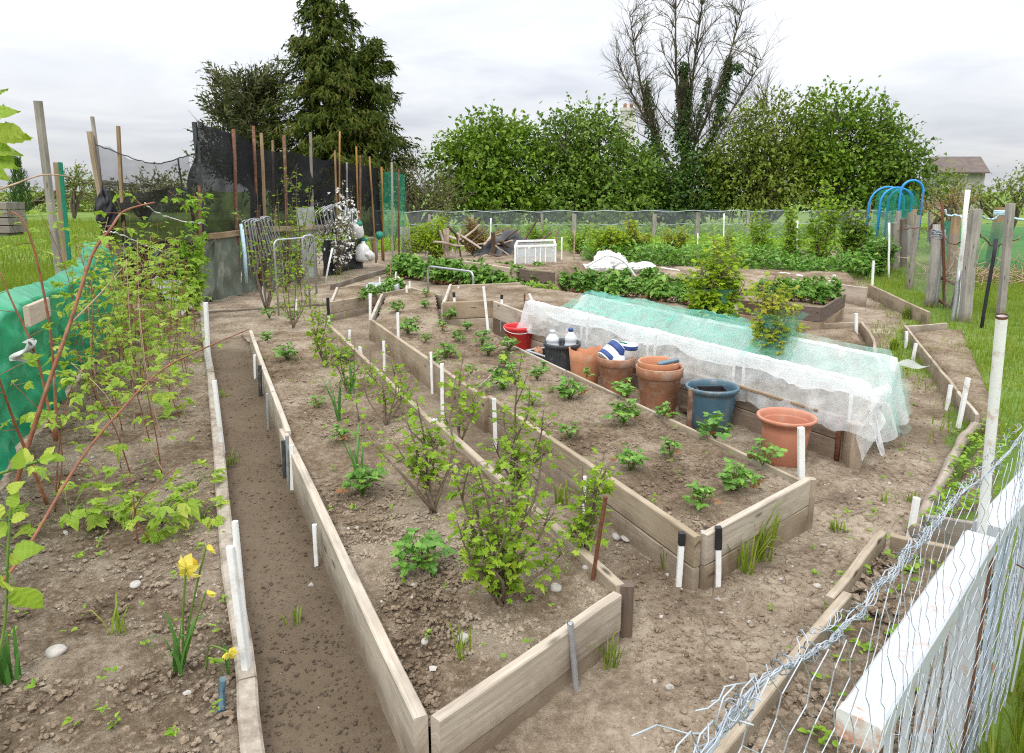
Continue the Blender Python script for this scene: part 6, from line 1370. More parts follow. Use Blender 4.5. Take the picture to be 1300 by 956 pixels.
cup.ring_skin(ring, [0, 1, 2, 3], list(range(13)), True, 0, True, False)
for x, y, mid in ((262, 692, (244, 770)), (262, 750, (248, 790))):
    t2, d2 = stem_to(x, y, -.02, mid); e = V3(.7, -.1, -.5).normalized()
    for k_ in range(5): pt.add('oval', t2, e+rdir()*.12, rdir(), .034)
mb.build('stem', M['green_stem'], root, dp); cup.build('trumpet', M['petal_o'], root, dp); pt.build('petals', M['petal_y'], root, dp)
tuft('clump of daffodil leaves under the open flower', 226, 850, .05, 15, .22, .0065, 'daff', 'daffodil_leaves', 'daffodil leaves', 'daffodil leaf clumps', .03, .55)
tuft('clump of daffodil leaves in the lower left corner', 14, 862, .05, 13, .20, .007, 'daff', 'daffodil_leaves', 'daffodil leaves', 'daffodil leaf clumps', .022, .3)
tuft('thin daffodil leaves beside the short blue-grey pipe', 283, 862, .05, 8, .17, .004, 'daff', 'daffodil_leaves', 'daffodil leaves', 'daffodil leaf clumps', .02, .3)
p = D(291, 828, P(283, 862, .05).y-.03); root = thing('daffodil', 'crumpled withered daffodil head over the edging', 'daffodil', p, 'daffodils'); pt = Leaves(); mb = MB()
for k_ in range(16): pt.add('oval', p+rdir()*.004, rdir(-.9, .4), rdir(), .028)
mb.tube(spline([p, p+V3(-.04, .0, .02), p+V3(-.09, .05, -.02), P(262, 850, .05)], 4), .003, 5); mb.build('stem', M['green_stem'], root, p); pt.build('petals', M['petal_y'], root, p)
# ================================================================== marker stakes
def stake(lab, tx, ty, bx, by, z, mat='white_pl', r=.012, sq=True, tape=None, dy=0., name='marker_stake', cat='stake', grp='marker stakes', flat=1.):
    b = P(bx, by, z); t = D(tx, ty, b.y+dy)
    if 'left plank' in lab and 'strawberry' not in lab: o = V3(-.034, -.016, 0); b = b+o; t = t+o
    d = (t-b).normalized(); root = None
    mb = MB(); lo = b-d*.04; hi = t
    if tape: hi = t-d*tape[1]
    if sq: mb.beam(lo, hi, r*2, r*2*flat, up=(0, 1, .02), ch=.002, seg=2, warp=.0015)
    else:
        mb.tube([lo, lo.lerp(hi, .5), hi], r, 9, cap=False)
        mb.tube([hi, hi-d*.02], r*.75, 9, cap=True)
    if not tape: return props(mb.build(name, M[mat], None, b), lab, cat, grp)
    root = thing(name, lab, cat, b, grp); mb.build('shaft', M[mat], root, b)
    mb = MB(); mb.beam(hi, t, r*2.35, r*2.35, up=(0, 1, .02), ch=.003, seg=2, warp=.001); mb.build('tape', M[tape[0]], root, b)
    return root
for a in (
    ('long white pipe standing against the edging, nearest the photographer', 298, 662, 317, 868, .0, 'white_pl', .011, False),
    ('second white strip tight beside the nearest white pipe', 292, 694, 315, 872, .0, 'white_pl', .011, True),
    ('white pipe lying along the edging halfway down the dark path', 272, 483, 283, 574, .0, 'white_pl', .012, True),
    ('white strip along the edging at the far part of the dark path', 261, 384, 266, 478, .0, 'white_pl', .016, True),
    ('white stake outside the left plank near its far end', 329, 450, 330, 480, 0, 'white_pl', .011, True),
    ('dark stake outside the left plank beside the far white one', 336, 463, 337, 503, 0, 'dark_pl', .012, True),
    ('grey pipe outside the left plank, third from the far end', 346, 499, 348, 543, 0, 'grey_metal', .011, False),
    ('dark stake at the joint of the left planks', 368, 558, 370, 606, 0, 'dark_pl', .010, True),
    ('grey pipe at the joint of the left planks', 373, 552, 375, 614, 0, 'grey_metal', .010, False),
    ('short white stake at the joint of the left planks', 379, 564, 380, 620, 0, 'white_pl', .010, True),
    ('white stake by itself outside the near left plank', 410, 664, 413, 716, 0, 'white_pl', .009, True),
    ('grey hollow pipe standing outside the front plank', 724, 791, 731, 872, .0, 'grey_metal', .011, False),
    ('white stake in the path between the beds, beside the far currant bushes', 487, 433, 488, 470, .0, 'white_pl', .012, True),
    ('white stake on the far left plank of the strawberry bed', 505, 397, 506, 452, .0, 'white_pl', .013, True),
    ('thin white stake behind the wiry currant bush', 547, 447, 549, 500, 0, 'white_pl', .010, True),
    ('tall white stake close right of the wiry currant bush', 561, 462, 562, 540, 0, 'white_pl', .012, True),
    ('white stake on the middle of the left plank of the strawberry bed', 627, 506, 629, 572, 0, 'white_pl', .013, True),
    ('low white stake on the near left plank of the strawberry bed', 742, 605, 742, 652, 0, 'white_pl', .010, True),
    ('short thick white stub on the right plank of the long bed', 552, 532, 553, 556, .1, 'white_pl', .018, False),
    ('tall leaning white stake inside the strawberry bed', 614, 364, 620, 424, .2, 'white_pl', .013, True),
    ('short white stake behind the plank end, left of the grey hoop leg', 582, 364, 582, 376, .2, 'white_pl', .013, True),
    ('leaning white stub on top of the raised bed behind the taped stake', 672, 373, 678, 388, .3, 'white_pl', .014, True),
    ('white stake at the corner of the small seedling bed', 516, 363, 517, 388, .0, 'white_pl', .014, True),
    ('second white stake at the corner of the small seedling bed', 520, 357, 521, 385, .0, 'white_pl', .012, True),
    ('thin pale stick in the strawberries left of the grey hoop', 496, 337, 496, 358, .0, 'wood_tan', .010, True),
    ('leaning pale stake in the seedling crate corner', 503, 345, 499, 372, .1, 'white_pl', .012, True),
    ('short white peg at the back of the seedling bed', 482, 352, 482, 368, .15, 'white_pl', .012, True),
    ('short white peg right of the seedling crate', 507, 356, 507, 370, .15, 'white_pl', .012, True),
    ('white stake at the foot of the apple tree', 334, 364, 335, 393, .0, 'white_pl', .014, True),
    ('white stake half hidden behind the far currant stems', 376, 380, 376, 398, .0, 'white_pl', .013, True),
    ('short white stub by the far end of the right plank', 444, 419, 444, 438, .0, 'white_pl', .014, True),
    ('white stub on the right plank near its far end', 457, 440, 459, 458, .0, 'white_pl', .015, True),
    ('white stake standing at the right corner of the strawberry bed', 1017, 543, 1018, 650, .0, 'white_pl', .015, True),
    ('short white stake on the outer face of the weedy bed plank', 1207, 489, 1202, 522, 0, 'white_pl', .012, True),
    ('long white stake leaning at the bend of the weedy bed plank', 1229, 480, 1216, 545, 0, 'white_pl', .013, True),
    ('white stake on the weedy bed plank, second from its far corner', 1163, 436, 1159, 458, 0, 'white_pl', .013, True),
    ('white stake at the far corner of the weedy bed', 1151, 421, 1150, 444, 0, 'white_pl', .013, True),
    ('white plank peg at the end of the log', 1164, 632, 1155, 682, 0, 'white_pl', .013, True),
    ('white stake on the inner side of the low bare bed', 1087, 398, 1087, 421, .05, 'white_pl', .016, True),
    ('tall white stake on the slanting far plank', 1109, 331, 1107, 366, 0, 'white_pl', .017, True),
    ('taller white stake of the pair in front of the end plank', 1059, 349, 1059, 378, 0, 'white_pl', .02, True),
    ('shorter white stake of the pair in front of the end plank', 1053, 356, 1053, 375, 0, 'white_pl', .016, True),
    ('white stake sticking up beside the netted bush', 938, 393, 938, 412, .0, 'white_pl', .016, True),
    ('brown wooden peg left of the two by the slatted bucket', 709, 451, 709, 478, .05, 'rust_red', .012, True),
    ('pale wooden peg right of the two by the slatted bucket', 717, 448, 717, 478, .05, 'wood_tan', .013, True),
    ('flat rusty peg in front of the blue-grey pot', 877, 494, 874, 548, .05, 'rust_red', .014, True),
    ('rusty rod inside the bed beside the taped stake near the red bucket', 666, 373, 666, 412, .1, 'rust', .010, True),
    ('thin rusty rod leaning at the corner of the currant bed', 769, 631, 752, 738, Z2, 'rust', .008, False)):
    stake(*a)
stake('white stake with a black taped top, left one at the bed corner', 866, 676, 861, 747, 0, 'white_pl', .0115, True, ('black', .055))
stake('white stake with a black taped top, right one at the bed corner', 912, 669, 911, 742, 0, 'white_pl', .0115, True, ('black', .10))
stake('leaning white stake with a black cap, inside the strawberry bed end', 576, 371, 579, 404, .15, 'white_pl', .014, True, ('black', .06))
stake('white stake with a wide black cap by the brown end wall', 637, 374, 637, 416, .1, 'white_pl', .014, True, ('black', .05))
stake('white stake with black tape by the red bucket', 668, 382, 668, 412, .1, 'white_pl', .014, True, ('black', .08))
stake('white stake with a black band at the seedling bed corner', 470, 373, 470, 410, .0, 'white_pl', .016, True, ('white_pl', .06))
stake('black stake with a white foot at the far end of the right plank', 416, 378, 418, 412, .0, 'white_pl', .014, True, ('black', .22))
mb = MB(); mb.tube([D(283, 862, 2.02), D(281, 880, 2.03), P(281, 905, .04)], .012, 8); props(mb.build('marker_stake', M['slate_pl'], None, P(281, 900, .04)), 'short blue-grey pipe among the daffodil leaves', 'stake', 'marker stakes')
mb = MB(); mb.tube([P(606, 492, .22), P(620, 480, .24), P(634, 462, .22)], .005, 5); props(mb.build('stick', M['dead_wood'], None, P(606, 492, .2)), 'thin stick lying on the soil of the strawberry bed', 'stick')
mb = MB(); mb.beam(P(1003, 372, .14), P(1003, 371, .30), .03, .03); mb.beam(P(1050, 372, -.02), P(1050, 372, .31), .06, .05, up=(0, 1, 0)); props(mb.build('peg', M['wood_dark'], None, P(1050, 372)), 'dark wooden post against the long end plank', 'peg')
# ================================================================== hoops and frames
def hoop(lab, a, b, h, r=.014, mat='white_pl', rc=.08, name='hoop_frame', grp='hoop frames', cap=None, dz=0.):
    a = Vector(a); b = Vector(b); ex = (b-a).normalized(); up = V3(0, 0, 1); L_ = (b-a).length
    pts = [a-up*.05, a+up*(h-rc)]
    for i in range(1, 6): t = i/6*math.pi/2; pts.append(a+up*(h-rc+rc*math.sin(t))+ex*(rc-rc*math.cos(t)))
    pts += [a+up*h+ex*rc, b+up*(h+dz)-ex*rc]
    for i in range(1, 6): t = i/6*math.pi/2; pts.append(b+up*(h+dz-rc+rc*math.cos(t))-ex*(rc-rc*math.sin(t)))
    pts += [b+up*(h+dz-rc), b-up*.05]
    mb = MB(); mb.tube(pts, r, 7); return props(mb.build(name, M[mat], None, a), lab, 'hoop', grp)
def hoopx(lab, x0, b0, x1, b1, ty, z=0, **k):
    a = P(x0, b0, z); b = P(x1, b1, z); h = D(x0, ty, a.y).z-z; return hoop(lab, a, b, h, **k)
hoopx('dark-topped grey hoop standing in the strawberry rows', 544, 378, 601, 388, 338, mat='grey_metal', r=.017)
hoopx('white hoop standing before the dark brown planks', 671, 357, 702, 355, 313, r=.022)
hoopx('low white hoop at the feathery bushes, left of the timber heap', 543, 325, 575, 325, 309, mat='white_pl', r=.025)
hoopx('slim silver hoop tangled among the apple stems', 354, 400, 394, 392, 305, mat='grey_metal', r=.013)
hoopx('grey hoop in front of the white bottles at the windbreak', 465, 332, 479, 331, 303, mat='grey_metal', r=.02)
hoopx('low white hoop lying beyond the long plank', 839, 346, 863, 350, 340, mat='white_pl', r=.018, rc=.05)
hoopx('low hoop with rusty ends in front of the far strawberry strip', 989, 352, 1019, 357, 346, mat='white_pl', r=.02, rc=.05)
hoopx('grey hoop behind the silver hoop in the apple stems', 388, 375, 402, 372, 300, mat='grey_metal', r=.018)
for i in range(4):
    hoop('white hoop under the front side of the fleece, %s from the dark bucket' % ('first', 'second', 'third', 'fourth')[i], nb(.06+i*.93, .03, .2), nb(.06+i*.93+.84, .03, .2), .325, r=.011, rc=.06, grp='hoops under the net')
    hoop('white hoop under the back side of the net, %s from the left end' % ('first', 'second', 'third', 'fourth')[i], nb(.06+i*.93, NWID-.03, .2), nb(.06+i*.93+.84, NWID-.03, .2), .325, r=.011, rc=.06, grp='hoops under the net')
# bundle of hoops on the rail
A_ = wpt(292, 284, .22); k = 0
for i in range(13):
    px = 293+i*2.5; t0 = wpt(px, 279+rnd.uniform(-2, 5), .2+.02*(i % 5)); ex = V3(.10, .985, 0)*(.26+rnd.uniform(-.04, .04)); dn = V3(.012*i-.02, .10+.02*i, -rnd.uniform(.62, .95))
    pts = spline([t0+dn, t0+dn*.1+V3(0, 0, .0), t0+V3(0, 0, .02)+ex*.12, t0+ex*.88+V3(0, 0, .02), t0+ex+dn*.1, t0+ex+dn*rnd.uniform(.8, 1.)], 3)
    mb = MB(); mb.tube(pts, .011, 6); props(mb.build('hoop_frame', M['grey_metal'], None, t0), 'silver hoop in the bundle hung over the tan rail', 'hoop', 'hoops hung on the rail')
for i in range(7):
    px = 388+i*3.3; t0 = wpt(px, 270-i*.9, .2+.03*(i % 3)); ex = V3(.25, .8, .28)*.42; dn = V3(.05, .1, -.42)
    pts = spline([t0+dn, t0+dn*.12, t0+ex*.1, t0+ex*.9, t0+ex+dn*.12, t0+ex+dn], 3)
    mb = MB(); mb.tube(pts, .011, 6); props(mb.build('hoop_frame', M['grey_metal'], None, t0), 'silver hoop in the stack propped left of the blossom', 'hoop', 'hoops propped by the blossom')
for i in range(5):
    t0 = wpt(424+i*2.2, 262+i, .25); mb = MB(); mb.tube([t0, t0+V3(.01, 0, -.5-.05*i)], .012, 5); props(mb.build('pipe', M['grey_metal'], None, t0), 'silver pipe hanging behind the blossom', 'pipe', 'pipes behind the blossom')
for i, (x0, y0, x1, y1) in enumerate(((443, 295, 437, 320), (444, 300, 448, 318), (452, 298, 453, 312), (422, 315, 413, 345))):
    b = P(x1, y1+14); a = D(x0, y0, b.y+.25); mb = MB(); mb.tube([a, a.lerp(b, .5)+rdir()*.02, b], .018, 6); props(mb.build('pipe', M['white_pl'], None, b), 'white pipe leaning below the blossom', 'pipe', 'white pipes below the blossom')
mb = MB(); t0 = wpt(290, 292, .24); mb.tube([t0+V3(0, 0, .1), t0+V3(.02, 0, -.4), t0+V3(0, .02, -.85)], .03, 6); props(mb.build('strap', M['rope'], None, t0), 'pale blue strap hanging left of the silver hoops', 'strap')
# black low wire frame
a, b = P(758, 352), P(828, 347); r0 = thing('low_rack', 'low black wire frame in front of the white sacks', 'frame', a); mb = MB(); h = .22
for t in (0, .33, .66, 1): p = a.lerp(b, t); mb.tube([p, p+V3(0, 0, h)], .012, 5)
mb.tube([a+V3(0, 0, h), b+V3(0, 0, h)], .014, 5); mb.build('frame', M['black'], r0, a); mb = MB(); c = a.lerp(b, .4)
mb.tube([c+V3(.35*math.cos(i*.35), .1*math.sin(i*.35), .14+.1*math.sin(i*.35+.5)) for i in range(19)], .009, 4); mb.build('loop', M['black'], r0, a)
# cold frame
a, b, c, d = P(654, 338, .3), P(705, 336, .3), P(703, 327, .3), P(657, 329, .3); r0 = thing('cold_frame', 'white framed cold frame with cloudy sides behind the white hoop', 'cold frame', a); mb = MB(); h = .34
Q4 = [Vector(x) for x in (a, b, c, d)]
for p in Q4: mb.beam(p-V3(0, 0, .1), p+V3(0, 0, h), .035, .035, up=(0, 1, 0))
for i in range(4): mb.beam(Q4[i]+V3(0, 0, h+.02), Q4[(i+1) % 4]+V3(0, 0, h+.02), .04, .04)
for t in (.25, .5, .62, .75): p = Q4[0].lerp(Q4[1], t); mb.beam(p, p+V3(0, 0, h), .025, .025, up=(0, 1, 0))
mb.build('frame', M['white_pl'], r0, a)
mb = MB()
for i in range(4):
    p, q_ = Q4[i], Q4[(i+1) % 4]; mb.beam(p.lerp(q_, .03)+V3(0, .0, h*.5), p.lerp(q_, .97)+V3(0, .0, h*.5), .008, h-.04)
mb.build('pane', M['cloudy_pane'], r0, a)
# timber heap
base = P(622, 326, .3)
for i in range(26):
    a = base+V3(rnd.uniform(-.7, .9), rnd.uniform(-.3, .5), rnd.uniform(.0, .3)); d = V3(rnd.uniform(-1, 1), rnd.uniform(-.5, .5), rnd.uniform(.0, .6)).normalized()*rnd.uniform(.3, .75)
    if i < 5: a = base+V3(-.75+rnd.uniform(-.2, .2), 0, 0); d = V3(rnd.uniform(-.25, .25), rnd.uniform(-.1, .2), 1)*rnd.uniform(.4, .6)
    mb = MB(); mb.beam(a, a+d, rnd.uniform(.05, .14), rnd.uniform(.02, .045), seg=3, warp=.025, ch=.012); props(mb.build('timber_piece', M['dead_wood'] if rnd.random() < .7 else M['wood_dark'], None, a), 'broken timber piece in the heap behind the sandy planks', 'timber', 'timber heap')
mb = MB(); c = base+V3(.2, .15, 0); mb.sheet(lambda u, v: V3(c.x-.55+1.5*u, c.y-.2+.8*v, .3+.5*math.sin(u*3.1)*math.sin(v*2.6)+.05*math.sin(u*17+v*9)), 22, 12)
props(mb.build('tarpaulin', M['black_sheet'], None, (c.x, c.y, 0)), 'black sheet under the timber heap', 'sheeting')
# white sacks
def sack(lab, px, py, rx, ry, rz, z=.1, twist=0, name='sack', mat='white_sack', cat='sack', grp='white sacks'):
    c = P(px, py, z); mb = MB(); n, m = 60, 34; sd_ = rnd.random()*9
    def fn(u, v):
        a = u*2*math.pi; b = v*math.pi; k = .95+.3*float(fbm(math.cos(a)*1.8+sd_, math.sin(a)*1.8+b*1.4, 3)); k += .22*(1-min(1, 4*abs(float(fbm(math.cos(a)*3+sd_, math.sin(a)*3+b*3, 4)))))-.1
        x = rx*math.sin(b)**.8*math.cos(a)*k; y = ry*math.sin(b)**.8*math.sin(a)*k; zz_ = rz*(.5-.5*math.cos(math.pi-b) if 0 else (1+math.cos(b))/2)*k
        return V3(c.x+x*math.cos(twist)-y*math.sin(twist), c.y+x*math.sin(twist)+y*math.cos(twist), z+zz_-.02)
    mb.sheet(fn, n, m); return props(mb.build(name, M[mat], None, c), lab, cat, grp)
sack('small white sack at the left end of the sack row', 747, 343, .24, .18, .13); sack('tall crumpled white sack in the middle of the sack row', 776, 343, .34, .22, .36); sack('flat white sack lying right of the tall crumpled one', 805, 346, .40, .22, .20, twist=.2); sack('second small white sack tucked before the tall crumpled one', 762, 345, .24, .2, .2)
c = P(768, 340, .45); mb = MB(); mb.tube(spline([c+V3(-.3, 0, .02), c+V3(-.1, 0, .14), c+V3(.05, 0, .2), c+V3(.3, 0, .1), c+V3(.5, 0, -.15)], 5), .035, 6, flat=.5); props(mb.build('sack', M['white_sack'], None, c), 'twisted empty white sack draped over the tall one', 'sack', 'white sacks')
# bottles, green can and panel by the windbreak
def bottle_big(lab, px, py, Y, s, tilt):
    c = D(px, py, Y); mb = MB(); prof = [(.02, -.01), (.13, 0), (.155, .05), (.155, .27), (.12, .34), (.05, .39), (.045, .44), (.0, .44)]
    mb.lathe((0, 0, 0), [(r*s, z*s) for r, z in prof], 20); o = mb.build('plastic_drum', M['white_sack'], None, (0, 0, 0)); o.location = c; o.rotation_euler = (tilt, rnd.uniform(-.3, .3), 0); props(o, lab, 'drum', 'white drums')
bottle_big('white rounded drum hung above the other by the windbreak', 455, 300, 15.4, .85, .4); bottle_big('white rounded drum standing on the ground by the windbreak', 459, 332, 15.4, 1.0, -.1); bottle_big('white drum lying on its side at the windbreak foot', 470, 326, 15.6, .75, 1.3)
def ball(name, lab, px, py, Y, r, mat, cat):
    c = D(px, py, Y); sd_ = rnd.random()*9; mb = MB(); mb.sheet(lambda u, v: c+V3(math.cos(u*6.2832)*math.sin(v*3.1416), math.sin(u*6.2832)*math.sin(v*3.1416), math.cos(v*3.1416))*r*(1+.45*float(fbm(2*math.cos(u*6.28)+sd_, 2*math.sin(u*6.28)+v*3, 4))), 34, 20)
    return props(mb.build(name, M[mat], None, c), lab, cat)
ball('net_ball', 'ball of green netting hanging by the grey hoop at the windbreak', 481, 299, 16., .085, 'green_pl', 'netting'); ball('net_ball', 'tuft of green netting above the white drums', 455, 285, 15.3, .075, 'green_pl', 'netting'); ball('net_ball', 'green netting pushed between the white drums', 462, 305, 15.5, .075, 'green_pl', 'netting')
# lidless green crate on seedling bed
c = P(487, 368, .22); r0 = thing('seed_tray', 'pale green tray among the pegs of the seedling bed', 'tray', c); mb = MB()
for (dx, dy, sx, sy) in ((0, -.14, .44, .02), (0, .14, .44, .02), (-.22, 0, .02, .26), (.22, 0, .02, .26)): mb.beam(c+V3(dx-sx/2, dy, .04), c+V3(dx+sx/2, dy, .04), sy, .1)
mb.build('rim', M['clear_pl'], r0, c); mb = MB(); mb.beam(c+V3(-.2, 0, .01), c+V3(.2, 0, .01), .25, .03); mb.build('base', M['pale_net'], r0, c)
# ================================================================== pots
POT = {}
def pot_at(cx, by, ry, w):
    b = P(cx, by, 0); h = D(cx, ry, b.y).z; return b, h, w/2*b.y/F*1.0
def pot(name, lab, cx, by, ry, w, mat, prof, grp='pots and buckets', n=40, rib=None, wob=.004, cat='pot', fill=None):
    b, h, r = pot_at(cx, by, ry, w); root = thing(name, lab, cat, b, grp); mb = MB(); mb.lathe(b, [(q_[0]*r, q_[1]*h) for q_ in prof], n, wob=wob, rib=rib); mb.build('body', M[mat], root, b); return root, b, h, r
CLAYP = [(.70, 0), (.71, .01), (.90, .78), (.915, .785), (.97, .80), (1., .985), (.985, 1.), (.93, .995), (.89, .97), (.86, .8), (.68, .1), (.0, .09)]
PLP = [(.66, 0), (.68, .01), (.80, .70), (.82, .86), (.90, .875), (.905, .90), (.985, .93), (1., .96), (.99, .99), (.95, 1.), (.90, .985), (.865, .95), (.83, .88), (.78, .7), (.66, .12), (0, .1)]
r8, b8, h8, rr8 = pot('flower_pot', 'big orange plastic pot, empty, at the near end of the row of pots', 994, 585, 527, 77, 'terra', PLP)
r7, b7, h7, rr7 = pot('flower_pot', 'ribbed blue-grey plastic pot holding dark soil and a tray', 901, 545, 489, 70, 'slate_pl', [(.60, 0), (.64, .01), (.74, .2), (.80, .45), (.84, .65), (.86, .8), (.88, .86), (.93, .885), (.985, .92), (1., .965), (.98, .995), (.93, 1.), (.885, .97), (.86, .88), (.82, .72), (0, .71)], n=96, rib=(2, 4, .028), wob=0)
mb = MB(); mb.lathe(b7+V3(0, 0, h7*.76), [(0, 0), (.5*rr7, .004), (.83*rr7, .0)], 28); mb.build('soil', M['soil_rough'], r7, b7)
t = b7+V3(.0, .02, h7*.83); root = thing('seed_tray', 'small black tray sunk inside the blue-grey pot', 'tray', t); mb = MB()
for (dx, dy, sx, sy) in ((0, -.07, .2, .012), (0, .07, .2, .012), (-.1, 0, .012, .13), (.1, 0, .012, .13)): mb.beam(t+V3(dx-sx/2, dy, 0), t+V3(dx+sx/2, dy, 0), sy, .05, ch=.002)
mb.build('rim', M['black'], root, t); mb = MB(); mb.beam(t+V3(-.09, 0, -.015), t+V3(.09, 0, -.015), .12, .012); mb.build('base', M['dark_pl'], root, t)
r6, b6, h6, rr6 = pot('flower_pot', 'large weathered clay pot carrying another pot stacked inside it', 835, 525, 464, 62, 'clay', CLAYP)
bi = b6+V3(-.012, 0, h6*.36); root = thing('flower_pot', 'upper clay pot of the stacked pair, with a blue scrap in it', 'pot', bi, 'pots and buckets'); mb = MB(); mb.lathe(bi, [(q_[0]*rr6*.86, q_[1]*h6*.74) for q_ in CLAYP], 40, wob=.006); mb.build('body', M['clay2'], root, bi)
mb = MB(); c = bi+V3(.07, -.03, h6*.74); mb.beam(c+V3(-.08, 0, -.02), c+V3(.07, .0, .015), .07, .02); props(mb.build('plastic_scrap', M['slate_pl'], None, c), 'dark blue plastic scrap lying in the upper stacked clay pot', 'scrap')
r5, b5, h5, rr5 = pot('flower_pot', 'weathered clay pot holding two blue tins, left of the stacked pair', 781, 502, 452, 50, 'clay', CLAYP)
mb = MB(); mb.lathe(b5+V3(0, 0, h5*.72), [(0, 0), (.84*rr5, 0)], 28); mb.build('soil', M['soil_rough'], r5, b5)
def tin(lab, c, r, h, rot, bands):
    root = thing('paint_tin', lab, 'tin', c, 'tins in the clay pot'); root.rotation_euler = rot
    mb = MB(); mb.lathe((0, 0, 0), [(r*.94, 0), (r, .004), (r, h*.98), (r*1.03, h), (r*.9, h), (r*.88, h*.96), (0, h*.95)], 28); mb.build('body', M['white_pl'], root)
    mb = MB()
    for z0, z1 in bands: mb.lathe((0, 0, 0), [(r*1.012, h*z0), (r*1.014, h*(z0+z1)/2), (r*1.012, h*z1)], 28)
    mb.build('label', M['navy'], root)
tin('larger blue and white tin tipped on its side in the clay pot', b5+V3(-.10, -.02, h5*.90), .085, .17, (R(-20), R(52), 0), ((.06, .3), (.62, .97)))
tin('blue-topped clear tub standing in the clay pot', b5+V3(.09, .03, h5*.78), .075, .17, (R(3), R(4), 0), ((.78, .97),))
c = b5+V3(.0, -.04, h5*.9); ball_c = c
mb = MB(); mb.lathe(c+V3(.01, -.05, -.01), [(.0, 0), (.05, .005), (.06, .03), (.045, .06), (0, .07)], 16, wob=.15); props(mb.build('plastic_bag', M['clear_pl'], None, c), 'crumpled cloudy plastic bag between the tins', 'bag')
mb = MB()
for i in range(4): mb.tube([b5+V3(.02+.05*math.cos(a)*(1+.2*i), .06+.03*math.sin(a), h5*1.12+.012*i+.03*math.sin(a+i)) for a in [j*.5236 for j in range(13)]], .006, 5)
props(mb.build('twine', M['green_pl'], None, b5+V3(0, .06, h5)), 'coil of green twine on the tins', 'twine')
# torn pot
b4, h4, rr4 = pot_at(742, 490, 443, 43); root = thing('flower_pot', 'orange pot with a torn jagged rim', 'pot', b4, 'pots and buckets'); mb = MB(); n = 40
rings = []
for q_ in ((.74, 0), (.76, .02), (.86, .4), (.93, .72), (1., 1.), (.96, 1.), (.9, .72), (.82, .4), (.7, .1)):
    ring = []
    for j in range(n):
        a = 2*math.pi*j/n; tear = (1+.12*(float(vnoise(j*.55, 3))-.45)*(1 if q_[1] > .9 else 0)+(.05*math.sin(a*2+2.) if q_[1] > .9 else 0)); ring.append(b4+V3(q_[0]*rr4*math.cos(a), q_[0]*rr4*math.sin(a), q_[1]*h4*tear))
    rings.append(ring)
mb.ring_skin(rings, [i*.05 for i in range(9)], [j*.02 for j in range(n+1)], True, 0, True, False); mb.lathe(b4+V3(0, 0, h4*.1), [(0, 0), (.72*rr4, 0)], 20); mb.build('body', M['clay2'], root, b4)
mb = MB(); mb.lathe(b4+V3(0, 0, h4*.68), [(0, .01), (.5*rr4, .004), (.9*rr4, 0)], 24, wob=.02); mb.build('soil', M['soil'], root, b4)
# slatted dark bucket with bottles
r3, b3, h3, rr3 = pot('bucket', 'dark slatted bucket holding water bottles', 713, 482, 434, 49, 'dark_pl', [(.78, 0), (.80, .01), (.86, .3), (.90, .6), (.935, .88), (.98, .9), (1., .95), (.99, 1.), (.95, 1.), (.92, .93), (.86, .5), (.8, .1), (0, .09)], n=72, rib=(2, 4, -.035), wob=0, cat='bucket')
mb = MB(); mb.lathe(b3+V3(0, 0, h3*.7), [(0, 0), (.88*rr3, 0)], 28); mb.build('contents', M['black'], r3, b3)
def bottle(lab, c, h, r, cap='navy'):
    root = thing('water_bottle', lab, 'bottle', c, 'bottles in the bucket'); mb = MB(); mb.lathe(c, [(r*.7, 0), (r, .015), (r, h*.35), (r*.92, h*.38), (r*.92, h*.5), (r, h*.53), (r*.95, h*.66), (r*.4, h*.86), (r*.33, h*.9), (0, h*.91)], 20, rib=(1, 2, -.05)); mb.build('body', M['clear_pl'], root, c)
    mb = MB(); mb.lathe(c, [(r*.42, h*.89), (r*.42, h), (r*.3, h*1.02), (0, h*1.02)], 14); mb.build('cap', M[cap], root, c)
bottle('clear bottle with a blue cap on the right of the slatted bucket', b3+V3(.075, .0, h3*.71), .22, .055); bottle('white capless jug on the left of the slatted bucket', b3+V3(-.085, .02, h3*.71), .2, .06, 'clear_pl')
# red bucket, trough
r1, b1_, h1_, rr1 = pot('bucket', 'bright red plastic bucket at the far end of the row', 659, 446, 413, 40, 'red_pl', [(.78, 0), (.80, .01), (.92, .85), (.985, .87), (1., .93), (1.0, 1.), (.95, 1.), (.93, .93), (.9, .85), (.78, .1), (0, .08)], n=40, cat='bucket')
mb = MB(); mb.tube([b1_+V3(rr1*math.cos(a), rr1*math.sin(a)-.01*math.sin(a), h1_*.95-.05*max(0, -math.sin(a))) for a in [math.pi+i*math.pi/12 for i in range(13)]], .004, 5); mb.build('handle', M['white_pl'], r1, b1_)
a, b = P(672, 468, .0), P(697, 477, .0); h = .16; ex = (b-a).normalized(); ey = V3(-ex.y, ex.x, 0); root = thing('trough', 'grey metal-edged trough between the red and the slatted bucket', 'trough', a); mb = MB(); L_ = .30; w_ = .22
c = [a-ex*.05, a+ex*L_, a+ex*L_+ey*w_, a-ex*.05+ey*w_]
for i in range(4): mb.beam(c[i]+V3(0, 0, h/2), c[(i+1) % 4]+V3(0, 0, h/2), .014, h)
mb.beam((c[0]+c[3])/2+V3(0, 0, .02), (c[1]+c[2])/2+V3(0, 0, .02), w_, .02); mb.build('body', M['dark_pl'], root, a); mb = MB()
for i in range(4): mb.beam(c[i]+V3(0, 0, h+.008), c[(i+1) % 4]+V3(0, 0, h+.008), .024, .014)
mb.build('rim', M['grey_metal'], root, a); ball('brick_lump', 'pinkish lump lying in the grey trough', 682, 447, (a.y+.1), .045, 'clay', 'lump')
